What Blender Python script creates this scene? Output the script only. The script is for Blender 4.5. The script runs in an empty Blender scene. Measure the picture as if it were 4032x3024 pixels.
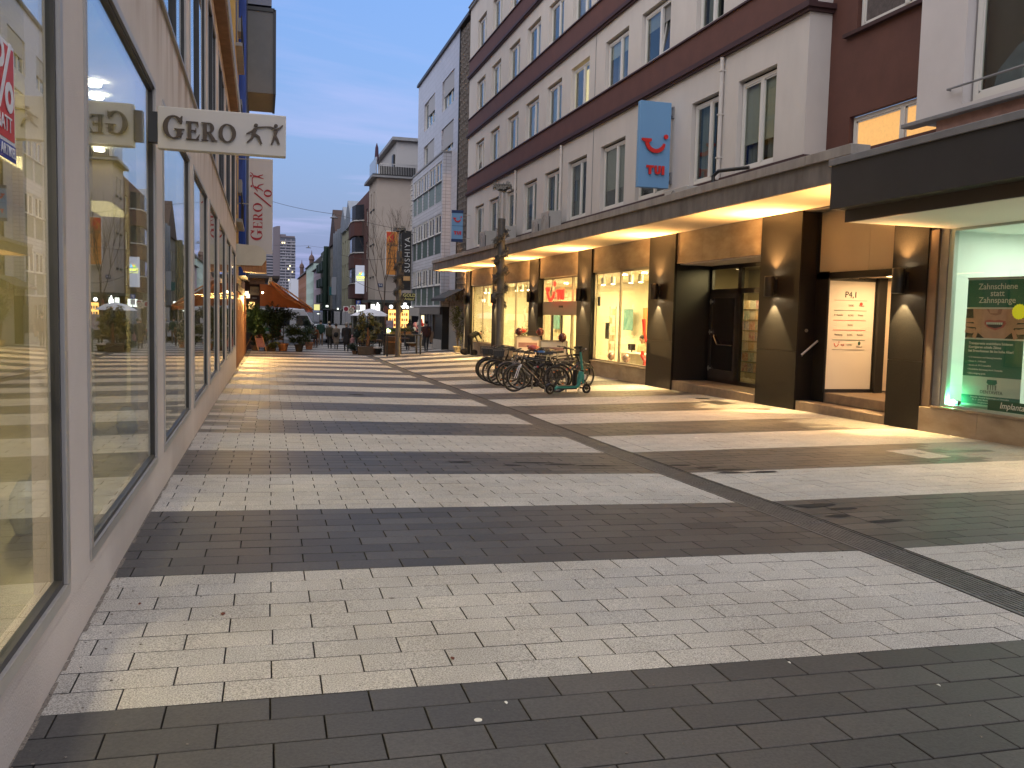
import bpy, math, random
from math import sin, cos, pi, radians, sqrt, floor
from mathutils import Vector, Matrix
random.seed(7)
rnd = random.random
sc = bpy.context.scene
COL = sc.collection

# ------------------------------------------------------------------ camera
CH = 1.60
YAW, PITCH, ROLL = 0.2741319827, 0.0774732453, 0.024
Fv = Vector((sin(YAW)*cos(PITCH), cos(YAW)*cos(PITCH), -sin(PITCH)))
Rv = Vector((cos(YAW), -sin(YAW), 0.0))
Uv = Rv.cross(Fv)
R2 = Rv*cos(ROLL) + Uv*sin(ROLL)
U2 = -Rv*sin(ROLL) + Uv*cos(ROLL)
cam = bpy.data.cameras.new('camera'); cam_o = bpy.data.objects.new('camera', cam); COL.objects.link(cam_o)
cam.sensor_width = 36.0; cam.sensor_fit = 'HORIZONTAL'; cam.lens = 36.0*3520/4032
cam.clip_start = 0.05; cam.clip_end = 4000
cam_o.matrix_world = Matrix(((R2.x, U2.x, -Fv.x, 0), (R2.y, U2.y, -Fv.y, 0), (R2.z, U2.z, -Fv.z, CH), (0, 0, 0, 1)))
sc.camera = cam_o

# ------------------------------------------------------------------ sky, sun, exposure
SUN_EL, SUN_AZ = radians(9.0), radians(208.0)      # the last light comes from behind the camera
world = bpy.data.worlds.new('World'); sc.world = world; world.use_nodes = True
wt = world.node_tree; wn, wl = wt.nodes, wt.links
bg = wn['Background']
sky = wn.new('ShaderNodeTexSky'); sky.sky_type = 'NISHITA'; sky.sun_disc = False
sky.sun_elevation = SUN_EL; sky.sun_rotation = SUN_AZ
sky.air_density = 1.6; sky.dust_density = 0.3; sky.ozone_density = 4.0
geo = wn.new('ShaderNodeTexCoord'); sepw = wn.new('ShaderNodeSeparateXYZ')
wl.new(geo.outputs['Generated'], sepw.inputs[0])
# a flat cloud layer: direction divided by its height
dv = wn.new('ShaderNodeVectorMath'); dv.operation = 'DIVIDE'
mz = wn.new('ShaderNodeMath'); mz.operation = 'MAXIMUM'; mz.inputs[1].default_value = 0.03
az = wn.new('ShaderNodeMath'); az.operation = 'ADD'; az.inputs[1].default_value = 0.06
wl.new(sepw.outputs['Z'], mz.inputs[0]); wl.new(mz.outputs[0], az.inputs[0])
cmb = wn.new('ShaderNodeCombineXYZ'); cmb.inputs[2].default_value = 1
wl.new(az.outputs[0], cmb.inputs[0]); wl.new(az.outputs[0], cmb.inputs[1])
wl.new(geo.outputs['Generated'], dv.inputs[0]); wl.new(cmb.outputs[0], dv.inputs[1])
mp = wn.new('ShaderNodeMapping'); mp.inputs['Scale'].default_value = (0.55, 1.25, 1); mp.inputs['Location'].default_value = (1.7, 0.6, 0)
wl.new(dv.outputs[0], mp.inputs[0])
cn = wn.new('ShaderNodeTexNoise'); cn.inputs['Scale'].default_value = 1.0; cn.inputs['Detail'].default_value = 7; cn.inputs['Roughness'].default_value = 0.56; cn.inputs['Distortion'].default_value = 0.5
wl.new(mp.outputs[0], cn.inputs['Vector'])
cr = wn.new('ShaderNodeValToRGB'); cr.color_ramp.elements[0].position = 0.49; cr.color_ramp.elements[1].position = 0.63
wl.new(cn.outputs['Fac'], cr.inputs[0])
fade = wn.new('ShaderNodeMapRange'); fade.inputs['From Min'].default_value = 0.62; fade.inputs['From Max'].default_value = 0.12
fade.inputs['To Min'].default_value = 0.12; fade.inputs['To Max'].default_value = 0.36
wl.new(sepw.outputs['Z'], fade.inputs['Value'])
cm = wn.new('ShaderNodeMath'); cm.operation = 'MULTIPLY'
wl.new(cr.outputs[0], cm.inputs[0]); wl.new(fade.outputs[0], cm.inputs[1])
SKY_MUL = (0.86, 0.84, 1.18, 1)
tint = wn.new('ShaderNodeMixRGB'); tint.blend_type = 'MULTIPLY'; tint.inputs[0].default_value = 1; tint.inputs[2].default_value = SKY_MUL
wl.new(sky.outputs[0], tint.inputs[1])
low = wn.new('ShaderNodeMapRange'); low.inputs['From Min'].default_value = 0.0; low.inputs['From Max'].default_value = 0.42; low.inputs['To Min'].default_value = 0.92; low.inputs['To Max'].default_value = 0.0
wl.new(sepw.outputs['Z'], low.inputs['Value'])
dusk = wn.new('ShaderNodeMixRGB'); dusk.inputs[2].default_value = (0.64, 0.95, 2.35, 1)
wl.new(low.outputs[0], dusk.inputs[0]); wl.new(tint.outputs[0], dusk.inputs[1])
mixc = wn.new('ShaderNodeMixRGB'); mixc.inputs[2].default_value = (2.5, 2.5, 4.1, 1)
wl.new(cm.outputs[0], mixc.inputs[0]); wl.new(dusk.outputs[0], mixc.inputs[1]); wl.new(mixc.outputs[0], bg.inputs[0])
bg.inputs[1].default_value = 0.068
sun = bpy.data.lights.new('sun', 'SUN'); sun.energy = 1.05; sun.angle = radians(130); sun.color = (1.0, 0.90, 0.76)
sun_o = bpy.data.objects.new('sun', sun); COL.objects.link(sun_o)
SD = Vector((-sin(radians(200))*0.55, -cos(radians(200))*0.55, 0))      # soft glow high behind the camera
sun_o.rotation_euler = (radians(28), 0, radians(-40))
sun_o.location = (0, -5, 30)
sc.view_settings.view_transform = 'Standard'; sc.view_settings.look = 'None'
sc.view_settings.exposure = 1.9; sc.view_settings.gamma = 1.0; sc.view_settings.use_curve_mapping = False
sc.render.engine = 'CYCLES'
cy = sc.cycles
cy.use_denoising = True; cy.max_bounces = 7; cy.diffuse_bounces = 3; cy.glossy_bounces = 4; cy.transmission_bounces = 4
cy.transparent_max_bounces = 16; cy.sample_clamp_indirect = 3.0; cy.sample_clamp_direct = 0; cy.caustics_reflective = False; cy.caustics_refractive = False
cy.use_adaptive_sampling = False

# ------------------------------------------------------------------ ground heights
YS = [-5,0,3.7,5.5,7.3,9.1,10.9,12.7,14.5,16.3,21.6,28.5,31.6,43,52,60,100,900]
HL = [1.63,1.6,1.59,1.575,1.585,1.62,1.655,1.687,1.718,1.745,1.86,2.02,2.095,2.29,2.40,2.47,2.75,3.5]
HD = [1.66,1.64,1.64,1.652,1.68,1.735,1.783,1.822,1.86,1.897,2.0,2.13,2.2,2.36,2.46,2.52,2.75,3.5]
HR = [1.6,1.58,1.58,1.60,1.63,1.67,1.71,1.75,1.775,1.80,1.88,1.93,1.96,2.04,2.13,2.25,2.7,3.5]
XD = [4.33,4.33,4.33,4.36,4.38,4.45,4.51,4.57,4.63,4.7,4.85,5.05,5.14,5.45,5.7,5.9,6.5,6.5]
def itp(y, a):
    if y <= YS[0]: return a[0]
    for i in range(len(YS)-1):
        if y <= YS[i+1]:
            t = (y-YS[i])/(YS[i+1]-YS[i]); return a[i]*(1-t)+a[i+1]*t
    return a[-1]
def gz(x, y):
    hl, hd, hr, xd = itp(y, HL), itp(y, HD), itp(y, HR), itp(y, XD)
    h = hl+(hd-hl)*(max(x, -2.5)+.84)/(xd+.84) if x < xd else hd+(hr-hd)*(min(x, 12)-xd)/(10.45-xd)
    return CH-h

# ------------------------------------------------------------------ materials
MATS = {}
def mat(name, col, rough=0.6, metal=0.0, spec=0.5, var=0.0, vscale=3.0, bump=0.0, bscale=60.0, emit=None, estr=0.0, col2=None, coat=0.0, stretch=None, voro=False):
    if name in MATS: return MATS[name]
    m = bpy.data.materials.new(name); m.use_nodes = True; MATS[name] = m
    n, l = m.node_tree.nodes, m.node_tree.links; b = n['Principled BSDF']
    b.inputs['Base Color'].default_value = (*col, 1); b.inputs['Roughness'].default_value = rough; b.inputs['Metallic'].default_value = metal
    b.inputs['Specular IOR Level'].default_value = spec; b.inputs['Coat Weight'].default_value = coat
    if emit:
        b.inputs['Emission Color'].default_value = (*emit, 1); b.inputs['Emission Strength'].default_value = estr
    tc = None
    if var or bump or col2:
        tc = n.new('ShaderNodeTexCoord'); src = tc.outputs['Object']
        if stretch:
            mpn = n.new('ShaderNodeMapping'); mpn.inputs['Scale'].default_value = stretch; l.new(src, mpn.inputs[0]); src = mpn.outputs[0]
    if var or col2:
        t = n.new('ShaderNodeTexNoise'); t.inputs['Scale'].default_value = vscale; t.inputs['Detail'].default_value = 6; t.inputs['Roughness'].default_value = 0.62
        l.new(src, t.inputs['Vector'])
        r = n.new('ShaderNodeValToRGB'); r.color_ramp.elements[0].position = 0.32; r.color_ramp.elements[1].position = 0.70
        c2 = col2 if col2 else tuple(min(1, c*(1+var)) for c in col)
        c1 = col if col2 else tuple(c*(1-var) for c in col)
        r.color_ramp.elements[0].color = (*c1, 1); r.color_ramp.elements[1].color = (*c2, 1)
        l.new(t.outputs['Fac'], r.inputs[0]); l.new(r.outputs[0], b.inputs['Base Color'])
    if bump:
        t2 = n.new('ShaderNodeTexNoise'); t2.inputs['Scale'].default_value = bscale; t2.inputs['Detail'].default_value = 4
        l.new(tc.outputs['Object'], t2.inputs['Vector'])
        bp = n.new('ShaderNodeBump'); bp.inputs['Strength'].default_value = bump; bp.inputs['Distance'].default_value = 0.01
        l.new(t2.outputs['Fac'], bp.inputs['Height']); l.new(bp.outputs[0], b.inputs['Normal'])
    return m
def glassmat(name, tint=(1, 1, 1), ior=1.5, dirt=0.0, rough=0.0):
    m = bpy.data.materials.new(name); m.use_nodes = True; MATS[name] = m
    n, l = m.node_tree.nodes, m.node_tree.links; n.remove(n['Principled BSDF'])
    tr = n.new('ShaderNodeBsdfTransparent'); tr.inputs[0].default_value = (*tint, 1)
    g = n.new('ShaderNodeBsdfGlossy'); g.inputs['Roughness'].default_value = rough; g.inputs[0].default_value = (0.95, 0.97, 0.97, 1)
    fr = n.new('ShaderNodeFresnel'); gg = n.new('ShaderNodeNewGeometry'); mr = n.new('ShaderNodeMapRange')
    mr.inputs['To Min'].default_value = ior; mr.inputs['To Max'].default_value = 1/ior      # the same reflectance from both sides of the sheet
    l.new(gg.outputs['Backfacing'], mr.inputs['Value']); l.new(mr.outputs[0], fr.inputs[0])
    mx = n.new('ShaderNodeMixShader'); l.new(fr.outputs[0], mx.inputs[0]); l.new(tr.outputs[0], mx.inputs[1]); l.new(g.outputs[0], mx.inputs[2])
    l.new(mx.outputs[0], n['Material Output'].inputs[0])
    return m
def emat(name, col, s):
    return mat(name, tuple(c*0.5 for c in col), 0.6, emit=col, estr=s)

PLASTER = mat('plaster_pale', (0.60, 0.56, 0.505), 0.85, var=0.05, vscale=1.5, stretch=(1, 1, 0.4), bump=0.25, bscale=90)
BAND = mat('band_brown', (0.115, 0.045, 0.031), 0.7, var=0.12, vscale=2, bump=0.12, bscale=70)
BANDD = mat('band_brown_dark', (0.050, 0.020, 0.020), 0.6, var=0.1)
UPVC = mat('window_frame_white', (0.70, 0.68, 0.62), 0.4)
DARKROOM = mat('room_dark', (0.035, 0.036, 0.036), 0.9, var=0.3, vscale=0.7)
CURTAIN = mat('curtain_grey', (0.22, 0.21, 0.19), 0.9, var=0.25, vscale=4, stretch=(1, 5, 0.1))
PANE = glassmat('window_glass', (0.86, 0.90, 0.86), 1.42)
SHOPGLASS = glassmat('shop_glass', (0.96, 0.97, 0.94), 1.45)
TRAV = mat('travertine', (0.42, 0.34, 0.245), 0.45, col2=(0.27, 0.205, 0.135), vscale=2.4, bump=0.1, bscale=30, stretch=(1, 0.6, 1.6))
GRAN = mat('granite_dark', (0.009, 0.008, 0.0072), 0.48, spec=0.22, var=0.7, vscale=60, bump=0.12, bscale=130)
LEFTGLASS = glassmat('left_shop_glass', (0.93, 0.95, 0.93), 1.72)
SOFFIT = mat('soffit_cream', (0.72, 0.64, 0.50), 0.8, var=0.04, vscale=1)
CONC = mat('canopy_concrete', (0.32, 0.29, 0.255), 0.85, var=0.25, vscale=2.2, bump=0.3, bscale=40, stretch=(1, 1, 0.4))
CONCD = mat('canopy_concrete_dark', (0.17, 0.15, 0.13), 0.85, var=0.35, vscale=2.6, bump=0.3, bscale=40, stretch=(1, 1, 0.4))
STONESTEP = mat('step_stone', (0.24, 0.18, 0.125), 0.5, var=0.2, vscale=6, bump=0.1)
BLACKM = mat('metal_black', (0.012, 0.011, 0.010), 0.4)
DARKM = mat('metal_dark', (0.035, 0.033, 0.032), 0.45, var=0.2)
CHAR = mat('fascia_charcoal', (0.030, 0.030, 0.030), 0.55, var=0.15, vscale=1.2)
STEEL = mat('steel', (0.5, 0.48, 0.44), 0.3, metal=1.0)
BRONZE = mat('frame_champagne', (0.36, 0.31, 0.24), 0.38, metal=0.55, var=0.08)
GREYM = mat('metal_grey', (0.22, 0.22, 0.22), 0.5, var=0.15)
WHITEM = mat('metal_white', (0.66, 0.64, 0.60), 0.5, var=0.05)
LWALL = mat('left_plaster', (0.65, 0.565, 0.50), 0.88, var=0.07, vscale=1.1, bump=0.35, bscale=110)
PAINTW = mat('room_white', (0.80, 0.76, 0.62), 0.9)
FLOORS = mat('shop_floor', (0.42, 0.36, 0.26), 0.35, var=0.1)
RUBBER = mat('rubber', (0.010, 0.010, 0.010), 0.6)
RED = mat('logo_red', (0.62, 0.020, 0.016), 0.45)
BLUEL = mat('sign_blue', (0.16, 0.34, 0.56), 0.45)
NAVY = mat('sign_navy', (0.012, 0.035, 0.12), 0.5)
WOOD = mat('wood_warm', (0.34, 0.15, 0.05), 0.55, var=0.3, vscale=6, stretch=(6, 6, 0.6))
WOODD = mat('wood_dark', (0.10, 0.055, 0.03), 0.65, var=0.3, vscale=6)
TERRA = mat('terracotta', (0.40, 0.16, 0.075), 0.75, var=0.15, vscale=8)
BLACKC = mat('cloth_black', (0.012, 0.012, 0.014), 0.9)
SKIN = mat('skin', (0.42, 0.25, 0.18), 0.6)
HAIRD = mat('hair_dark', (0.02, 0.014, 0.010), 0.7)
HAIRG = mat('hair_grey', (0.22, 0.20, 0.18), 0.7)

# ------------------------------------------------------------------ mesh builder
class MB:
    def __init__(s): s.v = []; s.f = []; s.mi = []; s.m = 0
    def add(s, vs, fs):
        o = len(s.v); s.v.extend([tuple(p) for p in vs]); s.f.extend([tuple(i+o for i in f) for f in fs]); s.mi.extend([s.m]*len(fs)); return s
    def box(s, x0, x1, y0, y1, z0, z1):
        if x1 < x0: x0, x1 = x1, x0
        if y1 < y0: y0, y1 = y1, y0
        if z1 < z0: z0, z1 = z1, z0
        return s.add([(x0,y0,z0),(x1,y0,z0),(x1,y1,z0),(x0,y1,z0),(x0,y0,z1),(x1,y0,z1),(x1,y1,z1),(x0,y1,z1)],
              [(0,3,2,1),(4,5,6,7),(0,1,5,4),(1,2,6,5),(2,3,7,6),(3,0,4,7)])
    def cbox(s, c, d, rz=0, M=None):
        x, y, z = d[0]/2, d[1]/2, d[2]/2
        vs = [Vector((a*x, b*y, e*z)) for e in (-1, 1) for a, b in ((-1,-1),(1,-1),(1,1),(-1,1))]
        R = M if M is not None else Matrix.Rotation(rz, 3, 'Z')
        return s.add([(R @ q)+Vector(c) for q in vs], [(0,3,2,1),(4,5,6,7),(0,1,5,4),(1,2,6,5),(2,3,7,6),(3,0,4,7)])
    def quad(s, a, b, c, d): return s.add([a, b, c, d], [(0,1,2,3)])
    def tube(s, pts, r, n=8, cap=True, closed=False):
        P = [Vector(p) for p in pts]; k = len(P); rs = r if isinstance(r, (list, tuple)) else [r]*k
        vs = []; up = None
        for i, p in enumerate(P):
            if closed: d = P[(i+1) % k]-P[i-1]
            else: d = P[min(i+1, k-1)]-P[max(i-1, 0)]
            if d.length < 1e-9: d = Vector((0, 0, 1))
            d.normalize()
            if up is None:
                up = Vector((0, 0, 1)) if abs(d.z) < 0.9 else Vector((1, 0, 0))
            a = d.cross(up)
            if a.length < 1e-6: a = d.orthogonal()
            a.normalize(); b = a.cross(d); up = b
            for j in range(n):
                t = 2*pi*j/n; vs.append(p+a*cos(t)*rs[i]+b*sin(t)*rs[i])
        fs = []
        for i in range(k if closed else k-1):
            for j in range(n):
                a0 = i*n+j; a1 = i*n+(j+1) % n; b0 = ((i+1) % k)*n+j; b1 = ((i+1) % k)*n+(j+1) % n
                fs.append((a0, a1, b1, b0))
        if cap and not closed:
            fs.append(tuple(range(n))[::-1]); fs.append(tuple((k-1)*n+j for j in range(n)))
        return s.add(vs, fs)
    def cyl(s, p0, p1, r, r1=None, n=16): return s.tube([p0, p1], [r, r if r1 is None else r1], n)
    def lathe(s, prof, n=16, o=(0, 0, 0)):
        vs = [(o[0]+r*cos(2*pi*j/n), o[1]+r*sin(2*pi*j/n), o[2]+z) for r, z in prof for j in range(n)]
        k = len(prof); fs = [(i*n+j, i*n+(j+1) % n, (i+1)*n+(j+1) % n, (i+1)*n+j) for i in range(k-1) for j in range(n)]
        fs.append(tuple(range(n))[::-1]); fs.append(tuple((k-1)*n+j for j in range(n)))
        return s.add(vs, fs)
    def ball(s, c, r, n=10, m=7, sz=(1, 1, 1)):
        prof = [(max(1e-4, sin(pi*i/m)), -cos(pi*i/m)) for i in range(m+1)]
        vs = [(c[0]+r*sz[0]*q*cos(2*pi*j/n), c[1]+r*sz[1]*q*sin(2*pi*j/n), c[2]+r*sz[2]*z) for q, z in prof for j in range(n)]
        return s.add(vs, [(i*n+j, i*n+(j+1) % n, (i+1)*n+(j+1) % n, (i+1)*n+j) for i in range(m) for j in range(n)])
    def prism(s, poly, ax, a, b):
        """poly of 2D points extruded along axis ax from a to b; 2D = the two other axes in order"""
        def P(p, t): return {'x': (t, p[0], p[1]), 'y': (p[0], t, p[1]), 'z': (p[0], p[1], t)}[ax]
        n = len(poly)
        return s.add([P(p, a) for p in poly]+[P(p, b) for p in poly],
              [tuple(range(n))[::-1], tuple(range(n, 2*n))]+[(i, (i+1) % n, n+(i+1) % n, n+i) for i in range(n)])
    def torus(s, c, R, r, ax='x', n=32, m=8, a0=0, a1=2*pi, sq=1.0):
        pts = []
        full = abs(a1-a0-2*pi) < 1e-6
        k = n if full else n+1
        for i in range(k):
            t = a0+(a1-a0)*i/n
            u, w = R*cos(t), R*sin(t)
            pts.append({'x': (c[0], c[1]+u, c[2]+w), 'y': (c[0]+u, c[1], c[2]+w), 'z': (c[0]+u, c[1]+w, c[2])}[ax])
        return s.tube(pts, r, m, closed=full)
    def wall(s, X, y0, y1, z0, z1, holes, depth, into=1):
        """wall in the plane x = X with holes (y0,y1,z0,z1) that have reveals of this depth (towards +x when into = 1)"""
        ys = sorted({y0, y1}|{min(max(h[i], y0), y1) for h in holes for i in (0, 1)})
        zs = sorted({z0, z1}|{min(max(h[i], z0), z1) for h in holes for i in (2, 3)})
        for j in range(len(zs)-1):
            run = None
            for i in range(len(ys)-1):
                cy_, cz_ = (ys[i]+ys[i+1])/2, (zs[j]+zs[j+1])/2
                solid = not any(h[0] < cy_ < h[1] and h[2] < cz_ < h[3] for h in holes)
                if solid and run is None: run = ys[i]
                if (not solid or i == len(ys)-2) and run is not None:
                    e = ys[i+1] if solid else ys[i]
                    s.quad((X, run, zs[j]), (X, e, zs[j]), (X, e, zs[j+1]), (X, run, zs[j+1])); run = None
        D = X+depth*into
        for a, b, c, d in holes:
            s.quad((X,a,c),(D,a,c),(D,a,d),(X,a,d)); s.quad((X,b,c),(D,b,c),(D,b,d),(X,b,d))
            s.quad((X,a,c),(X,b,c),(D,b,c),(D,a,c)); s.quad((X,a,d),(X,b,d),(D,b,d),(D,a,d))
        return s
    def mesh(s, name, mats, smooth=False):
        me = bpy.data.meshes.new(name); me.from_pydata(s.v, [], s.f)
        for m in (mats if isinstance(mats, (list, tuple)) else [mats]): me.materials.append(m)
        if any(s.mi): me.polygons.foreach_set('material_index', s.mi)
        if smooth: me.polygons.foreach_set('use_smooth', [True]*len(s.f))
        me.update(); return me
    def build(s, name, mats, parent=None, smooth=False, bevel=0, world=True, fixn=True):
        if world and parent is not None:
            w = wloc(parent)
            s.v = [(p[0]-w[0], p[1]-w[1], p[2]-w[2]) for p in s.v]
        me = s.mesh(name, mats, smooth)
        if fixn:
            import bmesh
            bm = bmesh.new(); bm.from_mesh(me)
            if bevel:
                bmesh.ops.remove_doubles(bm, verts=bm.verts, dist=1e-5)
            bmesh.ops.recalc_face_normals(bm, faces=bm.faces)
            if bevel:
                es = [e for e in bm.edges if len(e.link_faces) == 2 and e.calc_face_angle(0) > 0.6]
                bmesh.ops.bevel(bm, geom=es, offset=bevel, segments=1, affect='EDGES', clamp_overlap=True)
            bm.to_mesh(me); bm.free()
        o = bpy.data.objects.new(name, me); COL.objects.link(o)
        if parent is not None: o.parent = parent
        return o
def wloc(o):
    x = y = z = 0.0
    while o is not None:
        x += o.location.x; y += o.location.y; z += o.location.z; o = o.parent
    return (x, y, z)
def tag(o, label, cat, group=None, kind=None):
    if label: o['label'] = label
    if cat: o['category'] = cat
    if group: o['group'] = group
    if kind: o['kind'] = kind
    return o
def thing(name, label, cat, loc=(0, 0, 0), rz=0.0, group=None):
    o = bpy.data.objects.new(name, None); COL.objects.link(o); o.location = loc; o.rotation_euler = (0, 0, rz)
    o.empty_display_size = 0.2
    return tag(o, label, cat, group)
def struct(o): o['kind'] = 'structure'; return o
def ctree(o, parent=None):
    c = o.copy(); COL.objects.link(c)
    if parent is not None: c.parent = parent
    for ch in list(o.children): ctree(ch, c)
    return c
def one(name, mb, mats, label, cat, loc, group=None, **k):
    """a thing that is one mesh, its origin at loc"""
    mb.v = [(p[0]-loc[0], p[1]-loc[1], p[2]-loc[2]) for p in mb.v]
    o = mb.build(name, mats, None, world=False, **k); o.location = loc
    return tag(o, label, cat, group)
def text_mesh(txt, size, depth=0.004, bold=0.0, align='CENTER', shear=0.0, spacing=1.0):
    cu = bpy.data.curves.new('lettering', 'FONT'); cu.body = txt; cu.size = size; cu.extrude = depth/2; cu.align_x = align; cu.align_y = 'CENTER'
    cu.offset = bold; cu.shear = shear; cu.space_character = spacing; cu.resolution_u = 3
    o = bpy.data.objects.new('tmp', cu); COL.objects.link(o)
    dg = bpy.context.evaluated_depsgraph_get(); dg.update()
    me = bpy.data.meshes.new_from_object(o.evaluated_get(dg)); COL.objects.unlink(o); bpy.data.objects.remove(o); bpy.data.curves.remove(cu)
    return me
def text(txt, size, m, parent, pos, right, up, depth=0.006, sx=1.0, name='lettering', **k):
    """flat lettering at pos (world) whose reading direction is right and upright is up"""
    me = text_mesh(txt, size, depth, **k); me.name = name; me.materials.clear(); me.materials.append(m)
    r, u = Vector(right).normalized(), Vector(up).normalized(); n = r.cross(u)
    w = wloc(parent) if parent is not None else (0, 0, 0)
    M = Matrix(((r.x*sx, u.x, n.x, pos[0]-w[0]), (r.y*sx, u.y, n.y, pos[1]-w[1]), (r.z*sx, u.z, n.z, pos[2]-w[2]), (0, 0, 0, 1)))
    me.transform(M)
    o = bpy.data.objects.new(name, me); COL.objects.link(o)
    if parent is not None: o.parent = parent
    return o
def plate(polys, m, parent, pos, right, up, depth=0.01, name='emblem'):
    """flat shapes (list of 2D polygons) with a thickness, placed like lettering"""
    r, u = Vector(right).normalized(), Vector(up).normalized(); n = r.cross(u); mb = MB()
    for pi_, poly in enumerate(polys):
        k = len(poly); vs = []; e_ = min(depth*.04, .0006)*(pi_ % 9)
        for t in (e_, depth+e_):
            for a, b in poly: vs.append(Vector(pos)+r*a+u*b+n*t)
        mb.add(vs, [tuple(range(k)), tuple(range(k, 2*k))]+[(i, (i+1) % k, k+(i+1) % k, k+i) for i in range(k)])
    return mb.build(name, m, parent)
def stroke(pts, w):
    """2D polyline of width w (or widths) as quads"""
    out = []; ws = w if isinstance(w, (list, tuple)) else [w]*len(pts)
    L, R_ = [], []
    for i, p in enumerate(pts):
        a = pts[max(0, i-1)]; b = pts[min(len(pts)-1, i+1)]
        dx, dy = b[0]-a[0], b[1]-a[1]; d = max(1e-9, sqrt(dx*dx+dy*dy)); nx, ny = -dy/d*ws[i]/2, dx/d*ws[i]/2
        L.append((p[0]+nx, p[1]+ny)); R_.append((p[0]-nx, p[1]-ny))
    for i in range(len(pts)-1): out.append([L[i], R_[i], R_[i+1], L[i+1]])
    return out
def disc(c, r, n=16, ry=None): return [(c[0]+r*cos(2*pi*i/n), c[1]+(ry or r)*sin(2*pi*i/n)) for i in range(n)]
def spot(name, loc, tgt, energy, col, size, blend=0.5, rad=0.03, parent=None):
    L = bpy.data.lights.new(name, 'SPOT'); L.energy = energy; L.color = col; L.spot_size = radians(size); L.spot_blend = blend; L.shadow_soft_size = rad
    o = bpy.data.objects.new(name, L); COL.objects.link(o)
    d = Vector(tgt)-Vector(loc); w = wloc(parent) if parent is not None else (0, 0, 0)
    o.rotation_euler = d.to_track_quat('-Z', 'Y').to_euler(); o.location = Vector(loc)-Vector(w)
    if parent is not None: o.parent = parent
    return o
def area(name, loc, tgt, energy, col, sx, sy, parent=None, spread=180):
    L = bpy.data.lights.new(name, 'AREA'); L.energy = energy; L.color = col; L.shape = 'RECTANGLE'; L.size = sx; L.size_y = sy; L.spread = radians(spread)
    o = bpy.data.objects.new(name, L); COL.objects.link(o)
    d = Vector(tgt)-Vector(loc); w = wloc(parent) if parent is not None else (0, 0, 0)
    o.rotation_euler = d.to_track_quat('-Z', 'Y').to_euler(); o.location = Vector(loc)-Vector(w)
    if parent is not None: o.parent = parent
    return o

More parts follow.
